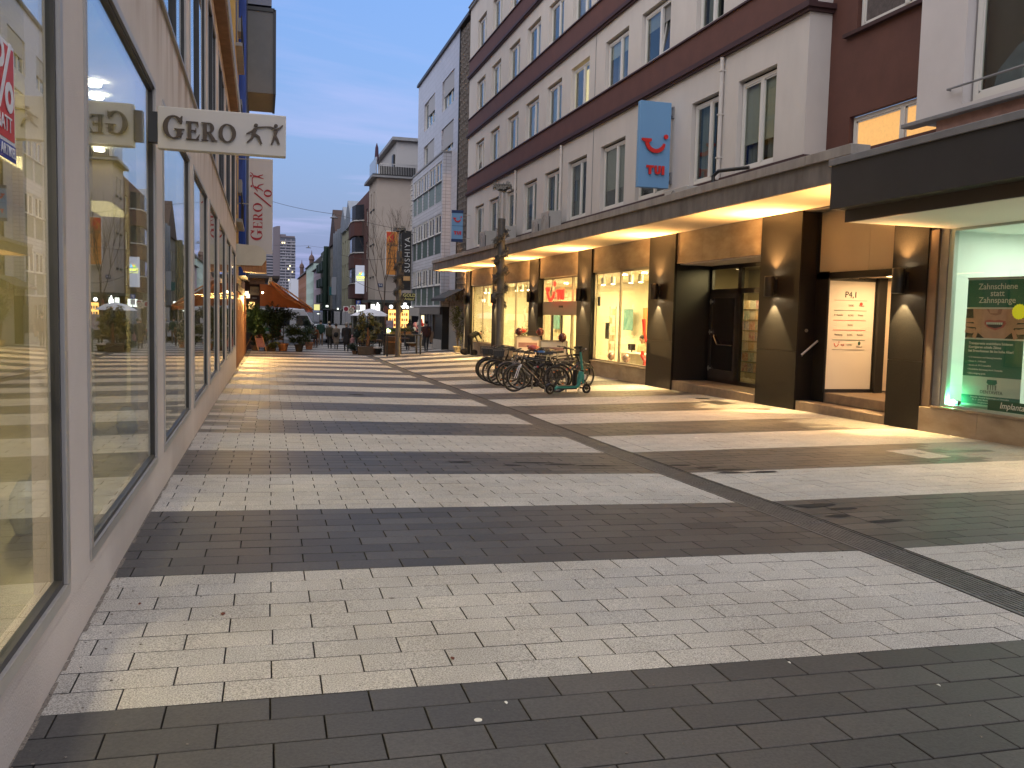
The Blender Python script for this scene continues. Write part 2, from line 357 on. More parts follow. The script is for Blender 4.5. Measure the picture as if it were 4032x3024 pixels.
# ------------------------------------------------------------------ ground and paving
def pave_mat(name, base, kind):
    m = bpy.data.materials.new(name); m.use_nodes = True
    n, l = m.node_tree.nodes, m.node_tree.links; b = n['Principled BSDF']
    g = n.new('ShaderNodeNewGeometry'); at = n.new('ShaderNodeAttribute'); at.attribute_name = 'tint'; oi = n.new('ShaderNodeObjectInfo')
    ad = n.new('ShaderNodeMath'); ad.operation = 'ADD'; l.new(at.outputs['Fac'], ad.inputs[0]); l.new(oi.outputs['Random'], ad.inputs[1])
    fr = n.new('ShaderNodeMath'); fr.operation = 'FRACT'; l.new(ad.outputs[0], fr.inputs[0])
    r = n.new('ShaderNodeValToRGB'); e = r.color_ramp.elements
    lo, hi = (0.93, 1.05) if kind == 'light' else (0.74, 1.26)
    e[0].color = (base[0]*lo, base[1]*lo, base[2]*lo, 1); e[1].color = (base[0]*hi, base[1]*hi*0.985, base[2]*hi*0.96, 1)
    l.new(fr.outputs[0], r.inputs[0])
    sp = n.new('ShaderNodeTexNoise'); sp.inputs['Scale'].default_value = 150 if kind == 'light' else 70; sp.inputs['Detail'].default_value = 3; sp.inputs['Roughness'].default_value = 0.7
    l.new(g.outputs['Position'], sp.inputs['Vector'])
    sr = n.new('ShaderNodeValToRGB'); sr.color_ramp.elements[0].position = 0.36; sr.color_ramp.elements[1].position = 0.64
    a = (0.45, 1.5) if kind == 'light' else (0.82, 1.22)
    sr.color_ramp.elements[0].color = (a[0],)*3+(1,); sr.color_ramp.elements[1].color = (a[1],)*3+(1,)
    l.new(sp.outputs['Fac'], sr.inputs[0])
    mu = n.new('ShaderNodeMixRGB'); mu.blend_type = 'MULTIPLY'; mu.inputs[0].default_value = 1
    l.new(r.outputs[0], mu.inputs[1]); l.new(sr.outputs[0], mu.inputs[2])
    # broad dirt and walked-in dust
    dn = n.new('ShaderNodeTexNoise'); dn.inputs['Scale'].default_value = 0.9; dn.inputs['Detail'].default_value = 7; dn.inputs['Roughness'].default_value = 0.65
    l.new(g.outputs['Position'], dn.inputs['Vector'])
    dr = n.new('ShaderNodeValToRGB'); dr.color_ramp.elements[0].position = 0.3; dr.color_ramp.elements[1].position = 0.72
    dr.color_ramp.elements[0].color = (0.76, 0.74, 0.71, 1) if kind == 'light' else (0.86, 0.85, 0.84, 1); dr.color_ramp.elements[1].color = (1.07, 1.07, 1.07, 1) if kind == 'light' else (1.22, 1.19, 1.15, 1)
    l.new(dn.outputs['Fac'], dr.inputs[0])
    mu2 = n.new('ShaderNodeMixRGB'); mu2.blend_type = 'MULTIPLY'; mu2.inputs[0].default_value = 1
    l.new(mu.outputs[0], mu2.inputs[1]); l.new(dr.outputs[0], mu2.inputs[2])
    # small dark spills and chewing gum
    vo = n.new('ShaderNodeTexVoronoi'); vo.inputs['Scale'].default_value = 1.9; l.new(g.outputs['Position'], vo.inputs['Vector'])
    vr = n.new('ShaderNodeValToRGB'); vr.color_ramp.elements[0].position = 0.022; vr.color_ramp.elements[1].position = 0.040
    vr.color_ramp.elements[0].color = (0.38, 0.36, 0.34, 1); vr.color_ramp.elements[1].color = (1, 1, 1, 1)
    l.new(vo.outputs['Distance'], vr.inputs[0])
    mu3 = n.new('ShaderNodeMixRGB'); mu3.blend_type = 'MULTIPLY'; mu3.inputs[0].default_value = 1
    l.new(mu2.outputs[0], mu3.inputs[1]); l.new(vr.outputs[0], mu3.inputs[2]); l.new(mu3.outputs[0], b.inputs['Base Color'])
    b.inputs['Roughness'].default_value = 0.75 if kind == 'light' else 0.55
    b.inputs['Specular IOR Level'].default_value = 0.4
    bp = n.new('ShaderNodeBump'); bp.inputs['Strength'].default_value = 0.35; bp.inputs['Distance'].default_value = 0.004
    l.new(sp.outputs['Fac'], bp.inputs['Height']); l.new(bp.outputs[0], b.inputs['Normal'])
    return m
PL = pave_mat('paving_light_granite', (0.475, 0.455, 0.42), 'light')
PD = pave_mat('paving_dark_granite', (0.064, 0.062, 0.060), 'dark')
PM = pave_mat('paving_grey_granite', (0.24, 0.235, 0.225), 'light')
SAND = mat('joint_sand', (0.020, 0.017, 0.015), 0.95, var=0.4, vscale=90)
GRIT = mat('edge_grit', (0.22, 0.19, 0.16), 0.95, var=0.6, vscale=120, bump=0.8, bscale=150)
ASPH = mat('asphalt', (0.075, 0.073, 0.074), 0.9, var=0.15, vscale=2, bump=0.3)

mb = MB(); xs = [-900,-200,-40,-12,-2.5,-0.84,0.5,2,3.4,4.2,4.45,4.8,5.2,5.6,6,7,8.4,10.45,12,20,60,200,900]
ys = [-30,-8,-2]+[i*1.0 for i in range(0, 64)]+[66,70,76,84,92,100,130,180,260,400,700,1500,2600]
for y in ys:
    for x in xs: mb.v.append((x, y, gz(x, y)-0.034-(0.25 if y < 64 and (x < -3 or x > 11.9) else 0)))
nx = len(xs)
for j in range(len(ys)-1):
    for i in range(nx-1):
        mb.f.append((j*nx+i, j*nx+i+1, (j+1)*nx+i+1, (j+1)*nx+i)); mb.mi.append(1 if ys[j] >= 66 else 0)
ground = struct(mb.build('ground', [SAND, ASPH]))

DEL = 0.0079
def PQ(p, q): return (p*cos(DEL)+q*sin(DEL), q*cos(DEL)-p*sin(DEL))
SW, SL, GE, GR = 0.20, 0.40, 0.0065, 0.0085
JSHADE = mat('joint_shade', (0.035, 0.031, 0.028), 0.95)  # stone sides coloured dark, painting in the shadow inside the joints
def stone_mesh(name, w, l, m):
    x, y, c, h = w/2, l/2, 0.0022, 0.05
    b = MB(); vs = []
    for dx, dz in ((0, -h), (0, -c), (c, 0)):
        for sx_, sy_ in ((-1,-1),(1,-1),(1,1),(-1,1)): vs.append((sx_*(x-dx), sy_*(y-dx), dz))
    b.add(vs, [(8,9,10,11)]+[(k*4+i, k*4+(i+1) % 4, k*4+4+(i+1) % 4, k*4+4+i) for k in (0, 1) for i in range(4)])
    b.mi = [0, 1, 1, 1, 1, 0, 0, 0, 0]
    return b.mesh(name, [m, JSHADE])
ML = stone_mesh('light_stone', SL-GE, SW-GR, PL); MD = stone_mesh('dark_stone', SL-GE, SW-GR, PD)
pavement = struct(thing('pavement', None, None, (0, 0, 0)))
def inframe(x, y, z):
    d = Vector((x, y, z-CH)); w = d.dot(Fv)
    if w < .1: return False
    return abs(3520*d.dot(R2)/w) < 2016+60 and -3520*d.dot(U2)/w < 1512+40
stuffs = {0: [], 1: [], 2: []}; singles = []
def light_row(q): return int(floor((q-3.70)/1.8)) % 2 == 0
rows = []
q = 1.30
while q < 68: rows.append(q); q += 0.2
for ri, q in enumerate(rows):
    qc = q+0.1; lt = light_row(qc)
    xd = itp(qc, XD)+0.02-DEL*qc
    off = 0.0 if ri % 2 else 0.2
    segs = []
    X0, X1 = -0.838-DEL*qc, xd-0.185
    p = -1.18+off-0.006*((ri*7) % 3)
    while p < X1:
        a, b = max(p, X0), min(p+SL, X1)
        if b-a > 0.03: segs.append((a, b, lt))
        p += SL
    a0 = xd+0.185; segs.append((a0, a0+0.34, lt))
    p = a0+0.34-0.2*(ri % 2)
    XE = 10.43-DEL*qc+(.2 if 13 < qc < 47 else 0)
    while p < XE:
        a, b = max(p, a0+0.34), min(p+SL, XE)
        if b-a > 0.03: segs.append((a, b, lt))
        p += SL
    for a, b, t in segs:
        k = 0 if t else 1
        pc = (a+b)/2
        if pc < -0.25 and 13.0 < qc < 17.3 and (int(qc*2.2) % 3): k = 1-k if rnd() < 0.75 else 2
        if pc > 8.6 and not t and 8.5 < qc < 20 and rnd() < (pc-8.4)/1.6: k = 2
        x, y = PQ(pc, qc)
        if k < 2 and abs(b-a-SL) < 1e-6 and inframe(x, y, gz(x, y)): singles.append((x*x*0.6+y*y, x, y, k, a, b, q))
        else: stuffs[k].append((a, b, q))
singles.sort()
for i, (d, x, y, k, a, b, q) in enumerate(singles):
    if i < 300:
        e = 0.1; ax = Vector((2*e, 0, gz(x+e, y)-gz(x-e, y))).normalized(); ay = Vector((0, 2*e, gz(x, y+e)-gz(x, y-e))).normalized()
        ax = (ax-ay*DEL).normalized(); n = ax.cross(ay).normalized(); ay = n.cross(ax)
        n2 = n; z = gz(x, y)+(rnd()-0.5)*0.0018
        o = bpy.data.objects.new('paving_stone', ML if k == 0 else MD); COL.objects.link(o); o.parent = pavement
        o.matrix_local = Matrix(((ax.x, ay.x, n2.x, x), (ax.y, ay.y, n2.y, y), (ax.z, ay.z, n2.z, z), (0, 0, 0, 1)))
    else: stuffs[k].append((a, b, q))
V, F, MI, TI = [], [], [], []
for k in (0, 1, 2):
    for a, b, q in stuffs[k]:
        a_, b_, q0, q1 = a+GE/2, b-GE/2, q+GR/2, q+SW-GR/2; dz = (rnd()-0.5)*0.002; c = 0.0022
        base = len(V)
        for dx, h in ((0, -0.05), (0, -c), (c, 0)):
            for P_, Q_ in ((a_+dx, q0+dx), (b_-dx, q0+dx), (b_-dx, q1-dx), (a_+dx, q1-dx)):
                x, y = PQ(P_, Q_); V.append((x, y, gz(x, y)+h+dz))
        F.extend([(base+8, base+9, base+10, base+11)]+[(base+m*4+i, base+m*4+(i+1) % 4, base+m*4+4+(i+1) % 4, base+m*4+4+i) for m in (0, 1) for i in range(4)])
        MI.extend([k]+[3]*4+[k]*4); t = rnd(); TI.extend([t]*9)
me = bpy.data.meshes.new('paving_stones'); me.from_pydata(V, [], F)
for m in (PL, PD, PM, JSHADE): me.materials.append(m)
me.polygons.foreach_set('material_index', MI)
at = me.attributes.new('tint', 'FLOAT', 'FACE'); at.data.foreach_set('value', TI); me.update()
o = bpy.data.objects.new('paving_field', me); COL.objects.link(o); o.parent = pavement; o['kind'] = 'stuff'

# grit along the foot of the left wall
mb = MB(); random.seed(3)
for i in range(260):
    y0 = 1.5+i*0.12; w = 0.005+0.02*rnd()
    mb.quad((-0.86, y0, gz(-.84, y0)+0.004), (-0.835+w, y0, gz(-.8, y0)+0.002), (-0.835+w, y0+.12, gz(-.8, y0+.12)+0.002), (-0.86, y0+.12, gz(-.84, y0+.12)-0.004))
tag(mb.build('gravel_edge', GRIT, fixn=False), None, None, kind='stuff')
# scattered grit and little leaves
mb = MB()
for i in range(420):
    y = 2+rnd()**2*24; x = -0.8+rnd()*rnd()*1.0 if i % 2 else -0.7+rnd()*9; r = 0.002+rnd()*0.004; z = gz(x, y)
    mb.ball((x, y, z+r*.5), r, 5, 3, (1.3, 1, .6))
tag(mb.build('grit', GRIT, fixn=False), None, None, kind='stuff')
LEAFB = mat('leaf_brown', (0.13, 0.035, 0.02), 0.8); PAPER = mat('paper_litter', (0.7, 0.68, 0.62), 0.8)
def leaf(x, y, s, m, nm, lab, cat, grp):
    b = MB(); z = gz(x, y)+0.003
    pts = [(0, -1), (.45, -.3), (.35, .4), (0, 1), (-.4, .3), (-.4, -.4)]
    b.add([(x+px*s, y+py*s, z+0.006*abs(px)) for px, py in pts]+[(x, y, z+.007)], [(i, (i+1) % 6, 6) for i in range(6)])
    one(nm, b, m, lab, cat, (x, y, z), grp)
leaf(-0.19, 4.77, 0.028, LEAFB, 'dead_leaf', 'curled red-brown leaf on the pale stones nearest the left shop window', 'leaf', 'fallen leaves')
leaf(0.86, 3.97, 0.022, LEAFB, 'dead_leaf', 'small brown leaf on pale stones in the open middle of the near light stripe', 'leaf', 'fallen leaves')
leaf(-0.62, 5.0, 0.018, LEAFB, 'dead_leaf', 'tiny dark leaf close to the foot of the left plaster wall', 'leaf', 'fallen leaves')
leaf(0.98, 3.46, 0.016, PAPER, 'paper_scrap', 'white torn scrap lying on the nearest dark stones', 'litter', 'scraps of litter on the dark stones')
leaf(2.42, 3.62, 0.014, PAPER, 'paper_scrap', 'pale round scrap on dark stones just below the light stripe edge', 'litter', 'scraps of litter on the dark stones')
leaf(2.95, 3.25, 0.014, PAPER, 'paper_scrap', 'pale crumpled scrap furthest right on the nearest dark stones', 'litter', 'scraps of litter on the dark stones')
leaf(6.3, 12.1, 0.05, PAPER, 'paper_scrap', 'flattened white paper on the stones right of the drain', 'litter', 'scraps of litter on the dark stones')
b = MB(); b.lathe([(0.0001, 0), (0.016, 0), (0.016, 0.003), (0.0001, 0.004)], 14, (0.83, 3.33, gz(.83, 3.33)))
one('bottle_cap', b, PAPER, 'small pale round cap lying on the nearest dark stones', 'bottle cap', (0.83, 3.33, gz(.83, 3.33)))
b = MB(); pts = [(-.70+.012*i, 6.95+.10*sin(i*.55), gz(-.6, 6.95)+.006+.012*abs(sin(i*.3))) for i in range(12)]; b.tube(pts, .003, 5)
one('cable_loop', b, BLACKM, 'thin dark cable loop lying on stones by the left wall', 'cable', (-.64, 6.95, gz(-.6, 6.95)))

# drain
GRATE = mat('drain_iron', (0.115, 0.112, 0.110), 0.55, metal=0.0, var=0.3, vscale=12)
drain = thing('drainage_channel', 'long dark slotted drainage channel running up the middle of the paved street', 'drain', (itp(3, XD), 3, gz(itp(3, XD), 3)))
b = MB(); b.box(-.17, .17, .004, .996, -.04, -.03)
for i in range(9): b.box(-.150+i*.0335, -.150+i*.0335+.019, .012, .988, -.03, -.002)
for s_ in (-1, 1): b.box(s_*.170, s_*.158, .004, .996, -.03, 0.0015)
for t in (0.004, .335, .665, .984): b.box(-.157, .157, t, t+.012, -.031, -.004)
gm = b.mesh('grate', GRATE)
for i in range(66):
    y = 1.4+i; x = itp(y+.5, XD)+.02; o = bpy.data.objects.new('grate', gm); COL.objects.link(o); o.parent = drain
    ay = Vector((itp(y+1, XD)-itp(y, XD), 1, gz(itp(y+1, XD), y+1)-gz(itp(y, XD), y))).normalized(); ax = Vector((1, -ay.x, 0)).normalized(); n = ax.cross(ay)
    w = drain.location
    xx = itp(y, XD)+.02+.0079*y*0
    o.matrix_local = Matrix(((ax.x, ay.x, n.x, xx-w.x), (ax.y, ay.y, n.y, y-w.y), (ax.z, ay.z, n.z, gz(xx, y)-w.z), (0, 0, 0, 1)))

# covers in the paving
def flat_cover(poly, nm, m, lab, cat, up=0.004, grp=None, inner=None):
    cx = sum(p[0] for p in poly)/len(poly); cyy = sum(p[1] for p in poly)/len(poly)
    b = MB(); k = len(poly)
    b.add([(x, y, gz(x, y)+up) for x, y in poly]+[(x, y, gz(x, y)-.03) for x, y in poly], [tuple(range(k))]+[(i, k+i, k+(i+1) % k, (i+1) % k) for i in range(k)])
    t = thing(nm, lab, cat, (cx, cyy, gz(cx, cyy)), 0, grp); b.build('cover', m, t)
    if inner:
        b = MB(); k = len(inner[0]); b.add([(x, y, gz(x, y)+up+.003) for x, y in inner[0]], [tuple(range(k))]); b.build('cover_plate', inner[1], t)
    return t
flat_cover([(8.18,9.43),(8.59,9.49),(8.65,10.23),(8.16,10.20)], 'access_cover', PL, 'pale square cover with small dark plate set in the dark stones', 'manhole cover', inner=([(8.36,9.78),(8.46,9.78),(8.46,9.92),(8.36,9.92)], BLACKM))
flat_cover([(9.50,17.25),(9.98,17.35),(9.98,18.25),(9.50,18.15)], 'access_cover', DARKM, 'dark square iron cover in the paving before the recessed black door', 'manhole cover')
flat_cover(disc((9.92,18.8),.17,18), 'round_cover', DARKM, 'small round dark cover just beyond the square iron cover', 'manhole cover', grp='round covers near the entrance')
flat_cover(disc((9.9,16.15),.15,18), 'round_cover', DARKM, 'small round dark cover nearer the entrance steps', 'manhole cover', grp='round covers near the entrance')
# wet patches between the stones
WET = mat('wet_stain', (0.026, 0.025, 0.025), 0.75, spec=0.2)
b = MB(); random.seed(11)
for (x, y, rx, ry) in [(3.05,9.9,.24,.05),(3.35,9.75,.18,.05),(2.2,9.95,.15,.04),(3.75,9.65,.24,.05),(2.75,9.7,.10,.04),(4.78,9.6,.15,.05),(5.0,9.35,.14,.05),(5.2,9.15,.20,.05),(5.1,8.95,.18,.05),(5.5,8.9,.2,.05),(4.85,6.98,.20,.08),(5.0,6.8,.14,.05),(5.05,6.28,.17,.05),(4.8,6.55,.12,.04),(2.1,20.5,.2,.1),(1.3,24,.25,.1)]:
    k = 14; ph = rnd()*6
    b.add([(x+rx*(1+.25*sin(3*a+ph))*cos(a), y+ry*(1+.3*sin(2*a+ph))*sin(a), gz(x, y)+.0045+ (gz(x+rx*cos(a), y)-gz(x, y))) for a in [2*pi*i/k for i in range(k)]], [tuple(range(k))])
tag(b.build('wet_patches', WET, fixn=False), None, None, kind='stuff')

# ------------------------------------------------------------------ right: long office block
FX = 10.45
WARM = (1.0, 0.50, 0.16); WARM2 = (1.0, 0.72, 0.34)
office = thing('office_block', 'long pale plaster office block with brown bands above a lit travel shop', 'building', (FX, 30, gz(FX, 30)))
WR1 = [(43.05,44.85,4.97,7.01),(40.15,41.95,4.97,7.01),(37.15,38.85,4.97,7.01),(34.25,36.1,4.97,7.01),(31.4,33.25,4.97,7.01),(28.6,30.5,4.97,7.01),(25.3,27.3,4.97,7.01),(22.5,24.46,4.97,7.01),(19.45,21.0,4.97,7.01),(17.12,18.7,4.97,7.01)]
WR2 = [(43.25,45.0,8.71,10.22),(40.3,42.0,8.71,10.22),(37.15,38.9,8.71,10.22),(34.25,36.07,8.71,10.22),(31.45,33.2,8.71,10.22),(28.6,30.42,8.71,10.22),(25.3,27.15,8.71,10.22),(22.45,24.35,8.71,10.22),(19.55,20.95,8.71,10.22),(17.1,18.7,8.71,10.22)]
WINS = list(WR1)
for k in range(3):
    for a, b_, c, d in WR2: WINS.append((a, b_, c+3.01*k, min(d+3.01*k, 16.4)))
END = 46.75
mb = MB(); mb.wall(FX, 16.0, END, 4.3, 17.3, WINS, 0.17)
mb.quad((FX,16,4.3),(10.96,16,4.3),(10.96,16,17.3),(FX,16,17.3)); mb.quad((FX,END,3.8),(16,END,3.8),(16,END,17.3),(FX,END,17.3))
mb.box(FX, 18, 16, END, 17.3, 17.32)
mb.build('wall', PLASTER, office, fixn=False)
mb = MB(); mb.box(FX-.10, 18, 15.95, END+.05, 17.3, 17.42); mb.box(FX-.14, FX+.1, 15.9, END+.05, 17.42, 17.47); mb.build('roof_edge', GREYM, office)
for k, z in enumerate((7.73, 10.73, 13.75)):
    mb = MB(); mb.box(FX-.022, FX+.1, 15.985, END, z+.16, z+.93); mb.build('brown_band', BAND, office)
    mb = MB(); mb.box(FX-.13, 10.97, 15.86, END+.02, z+.06, z+.16); mb.box(FX-.08, 10.97, 15.92, END+.01, z, z+.06); mb.box(FX-.10, FX+.1, 15.9, END+.01, z+.16, z+.20); mb.build('band_moulding', BANDD, office)
    mb = MB(); mb.box(FX-.07, FX+.02, 15.93, END, z+.93, z+.975); mb.build('sill_course', BANDD, office)
mb = MB(); mb.box(FX-.06, 10.97, 15.92, END, 4.86, 4.93); mb.box(FX-.12, 10.97, 15.88, END, 4.80, 4.86); mb.build('band_moulding', BANDD, office)
mb = MB(); mb.box(FX-.03, 10.97, 15.95, END, 4.3, 4.80); mb.build('brown_band', BAND, office)

def casement(parent, X, y0, y1, z0, z1, into=1, split=(0.5,), fm=UPVC, pm=PANE, fw=0.08, tilt=None, back=CURTAIN, room=True, deep=0.55, wname='window'):
    """a window filling an opening: frame > panes, and the room or curtain behind it"""
    cy_, cz_ = (y0+y1)/2, z0
    s = into; x0, x1 = X, X+0.06*s
    mb = MB(); mb.box(x0, x1, y0, y1, z0, z0+fw); mb.box(x0, x1, y0, y1, z1-fw, z1); mb.box(x0, x1, y0, y0+fw, z0+fw, z1-fw); mb.box(x0, x1, y1-fw, y1, z0+fw, z1-fw)
    edges = [y0+fw]+[y0+(y1-y0)*t for t in split]+[y1-fw]
    for t in split: yy = y0+(y1-y0)*t; mb.box(x0-.01*s, x1, yy-fw*.75, yy+fw*.75, z0+fw, z1-fw)
    W = mb.build(wname, fm, parent)
    for i in range(len(edges)-1):
        a = edges[i]+(fw*.75 if i else 0)+.004; b_ = edges[i+1]-(fw*.75 if i < len(edges)-2 else 0)-.004
        zz0, zz1 = z0+fw+.004, z1-fw-.004
        q = MB()
        if tilt == i:
            lean = 0.16*s
            for (aa, bb, cc, dd) in ((a, b_, zz0, zz0+.04), (a, b_, zz1-.04, zz1), (a, a+.04, zz0, zz1), (b_-.04, b_, zz0, zz1)):
                def L(z): return x0-.004*s+lean*(z-zz0)/(zz1-zz0)
                q.add([(L(cc), aa, cc), (L(cc)+.03*s, aa, cc), (L(cc)+.03*s, bb, cc), (L(cc), bb, cc), (L(dd), aa, dd), (L(dd)+.03*s, aa, dd), (L(dd)+.03*s, bb, dd), (L(dd), bb, dd)],
                      [(0,3,2,1),(4,5,6,7),(0,1,5,4),(1,2,6,5),(2,3,7,6),(3,0,4,7)])
            q.build('sash', fm, W)
            g = MB(); g.quad((x0+.012*s, a, zz0), (x0+.012*s, b_, zz0), (x0+.012*s+lean, b_, zz1), (x0+.012*s+lean, a, zz1)); g.build('pane', pm, W, fixn=False)
        else:
            sfw = 0.03
            q.box(x0+.012*s, x1-.012*s, a, b_, zz0, zz0+sfw); q.box(x0+.012*s, x1-.012*s, a, b_, zz1-sfw, zz1); q.box(x0+.012*s, x1-.012*s, a, a+sfw, zz0, zz1); q.box(x0+.012*s, x1-.012*s, b_-sfw, b_, zz0, zz1)
            q.build('sash', fm, W)
            g = MB(); g.box(x0+.026*s, x0+.032*s, a+sfw*.5, b_-sfw*.5, zz0+sfw*.5, zz1-sfw*.5); g.build('pane', pm, W)
    if room:
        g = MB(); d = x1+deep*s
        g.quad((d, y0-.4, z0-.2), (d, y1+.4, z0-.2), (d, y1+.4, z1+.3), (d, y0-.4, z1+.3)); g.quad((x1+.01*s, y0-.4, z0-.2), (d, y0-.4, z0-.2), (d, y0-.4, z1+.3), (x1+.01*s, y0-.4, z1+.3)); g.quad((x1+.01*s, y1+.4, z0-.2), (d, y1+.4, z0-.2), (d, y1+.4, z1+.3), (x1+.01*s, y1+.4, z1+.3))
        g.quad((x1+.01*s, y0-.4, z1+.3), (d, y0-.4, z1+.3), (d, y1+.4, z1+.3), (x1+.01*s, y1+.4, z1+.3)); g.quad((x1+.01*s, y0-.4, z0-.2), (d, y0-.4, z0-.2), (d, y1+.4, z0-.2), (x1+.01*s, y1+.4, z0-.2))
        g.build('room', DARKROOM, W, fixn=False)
    if back is not None:
        for i in range(len(edges)-1):
            if rnd() < 0.62:
                a, b_ = edges[i], edges[i+1]; w = (b_-a)*(0.45+.55*rnd()); aa = a if rnd() < .5 else b_-w
                g = MB(); k = 10
                for j in range(k):
                    t0, t1 = aa+w*j/k, aa+w*(j+1)/k; e0, e1 = .02*(j % 2), .02*((j+1) % 2)
                    g.quad((x1+(.10+e0)*s, t0, z0+.03), (x1+(.10+e1)*s, t1, z0+.03), (x1+(.10+e1)*s, t1, z1-.05), (x1+(.10+e0)*s, t0, z1-.05))
                g.build('curtain', back, W, fixn=False)
    return W
random.seed(5)
LITROOM = emat('lit_room_yellow', (1.0, 0.74, 0.28), 0.3)
BLIND = [mat('blind_pale', (.45, .43, .38), .8), mat('blind_grey_fabric', (.26, .26, .25), .8)]
tilts = {10: 0, 11: 0, 17: 0, 18: 1, 26: 0, 36: 0}
for i, (a, b_, c, d) in enumerate(WINS):
    lit = (i == 15)
    W = casement(office, FX+.11, a+.02, b_-.02, c+.02, d-.06, split=(0.42 if (b_-a) > 1.7 else .46,), tilt={17: 0, 10: 1, 11: 0}.get(i), back=None if lit else CURTAIN)
    if not lit and rnd() < .3:
        h_ = (d-c)*(.25+.4*rnd()); g = MB(); g.box(FX+.19, FX+.20, a+.08, b_-.08, d-.14-h_, d-.10); g.build('roller_blind', BLIND[int(rnd()*2)], W)
    if lit:
        g = MB(); g.quad((FX+.55, a, c), (FX+.55, b_, c), (FX+.55, b_, d), (FX+.55, a, d)); g.build('lit_blind', LITROOM, W, fixn=False)
# rain pipes and cables on the wall
for y in (37.2, 31.15, 19.4):
    mb = MB(); mb.cyl((FX-.06, y, 4.9), (FX-.06, y, 7.72), .05, n=10); [mb.box(FX-.12, FX, y-.06, y+.06, z, z+.03) for z in (5.4, 6.4, 7.4)]; mb.build('rain_pipe', PLASTER, office)
mb = MB(); mb.cyl((FX-.012, 28.0, 4.95), (FX-.012, 28.0, 13.7), .008, n=5); mb.build('cable', GREYM, office)

# canopy
canopy = MB(); CX0, CYA = 8.70, 11.98
canopy.box(CX0+.05, FX, CYA, 47.0, 3.825, 3.90); canopy.build('canopy_soffit', SOFFIT, office)
mb = MB(); mb.box(CX0+.06, 10.96, CYA, 46.95, 3.90, 4.26); mb.build('canopy_slab', CONC, office)
ny = 29
for i in range(ny):
    y0 = CYA+(47.0-CYA)*i/ny; y1 = CYA+(47.0-CYA)*(i+1)/ny
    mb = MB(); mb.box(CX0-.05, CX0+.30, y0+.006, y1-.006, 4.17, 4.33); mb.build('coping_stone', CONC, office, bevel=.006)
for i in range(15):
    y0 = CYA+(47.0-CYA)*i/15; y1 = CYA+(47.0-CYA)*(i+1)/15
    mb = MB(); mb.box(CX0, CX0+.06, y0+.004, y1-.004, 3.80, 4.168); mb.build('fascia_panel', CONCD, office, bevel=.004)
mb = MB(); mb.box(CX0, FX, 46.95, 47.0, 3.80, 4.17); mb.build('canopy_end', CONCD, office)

# ground floor: pillars, stone fields, shop fronts
PIL = [(12.28,13.13),(15.87,17.38),(21.57,23.2),(27.75,29.1),(33.6,34.85),(39.5,40.85),(45.5,46.6)]
for i, (a, b_) in enumerate(PIL):
    zb = gz(FX, b_)-.1
    for z0, z1 in ((zb, 0.99), (1.0, 2.62), (2.63, 3.822)) if i < 3 else ((zb, 3.822),):
        pass
    mb = MB(); mb.box(FX-.003, FX+.20, a, b_, zb, 3.823); P = mb.build('pillar', GRAN, office)
    for z0, z1 in ((gz(FX, b_)+.0, .985), (.99, 3.82)):
        for y0, y1 in ((a+.002, b_-.002),):
            mb = MB(); mb.box(FX-.030, FX-.003, y0, y1, max(z0, gz(FX, b_)+.005), z1); mb.build('stone_slab', GRAN, P, bevel=.003)
bays = [(23.2,27.75),(29.1,33.6),(34.85,39.5),(40.85,45.5)]
for k, (a, b_) in enumerate([(17.38,21.57)]+bays):
    n = 2 if b_-a < 5 else 3; n = 3 if k == 0 else 2
    for j in range(n):
        y0, y1 = a+(b_-a)*j/n, a+(b_-a)*(j+1)/n
        mb = MB(); mb.box(FX+.02, FX+.12, y0+.003, y1-.003, 3.03, 3.822); mb.build('stone_panel', TRAV, office, bevel=.003)
    mb = MB(); mb.box(FX+.12, 10.75, a, b_, 3.10, 3.82); mb.build('lintel', CONC, office)
SHOPZ = 0.18
for k, (a, b_) in enumerate(bays):
    if k == 1: continue
    for j in range(3):
        y0, y1 = a+(b_-a)*j/3, a+(b_-a)*(j+1)/3
        mb = MB(); mb.box(FX+.03, FX+.30, y0+.003, y1-.003, gz(FX, b_)-.1, SHOPZ-.05); mb.build('plinth_stone', TRAV, office, bevel=.004)
    mb = MB(); mb.box(FX-.01, FX+.34, a, b_, SHOPZ-.05, SHOPZ); mb.build('sill', STONESTEP, office, bevel=.004)
    fr = MB(); x0, x1 = FX+.10, FX+.16; t = .05
    fr.box(x0, x1, a, b_, SHOPZ, SHOPZ+t); fr.box(x0, x1, a, b_, 3.03-.06, 3.03); fr.box(x0, x1, a, a+t, SHOPZ+t, 2.97); fr.box(x0, x1, b_-t, b_, SHOPZ+t, 2.97)
    mid = a+(b_-a)*.52; fr.box(x0, x1, mid-.035, mid+.035, SHOPZ+t, 2.97)
    W = fr.build('shop_window', BRONZE, office)
    for p, q_ in ((a+t, mid-.035), (mid+.035, b_-t)):
        g = MB(); g.box(x0+.025, x0+.033, p, q_, SHOPZ+t, 2.97); g.build('pane', SHOPGLASS, W)
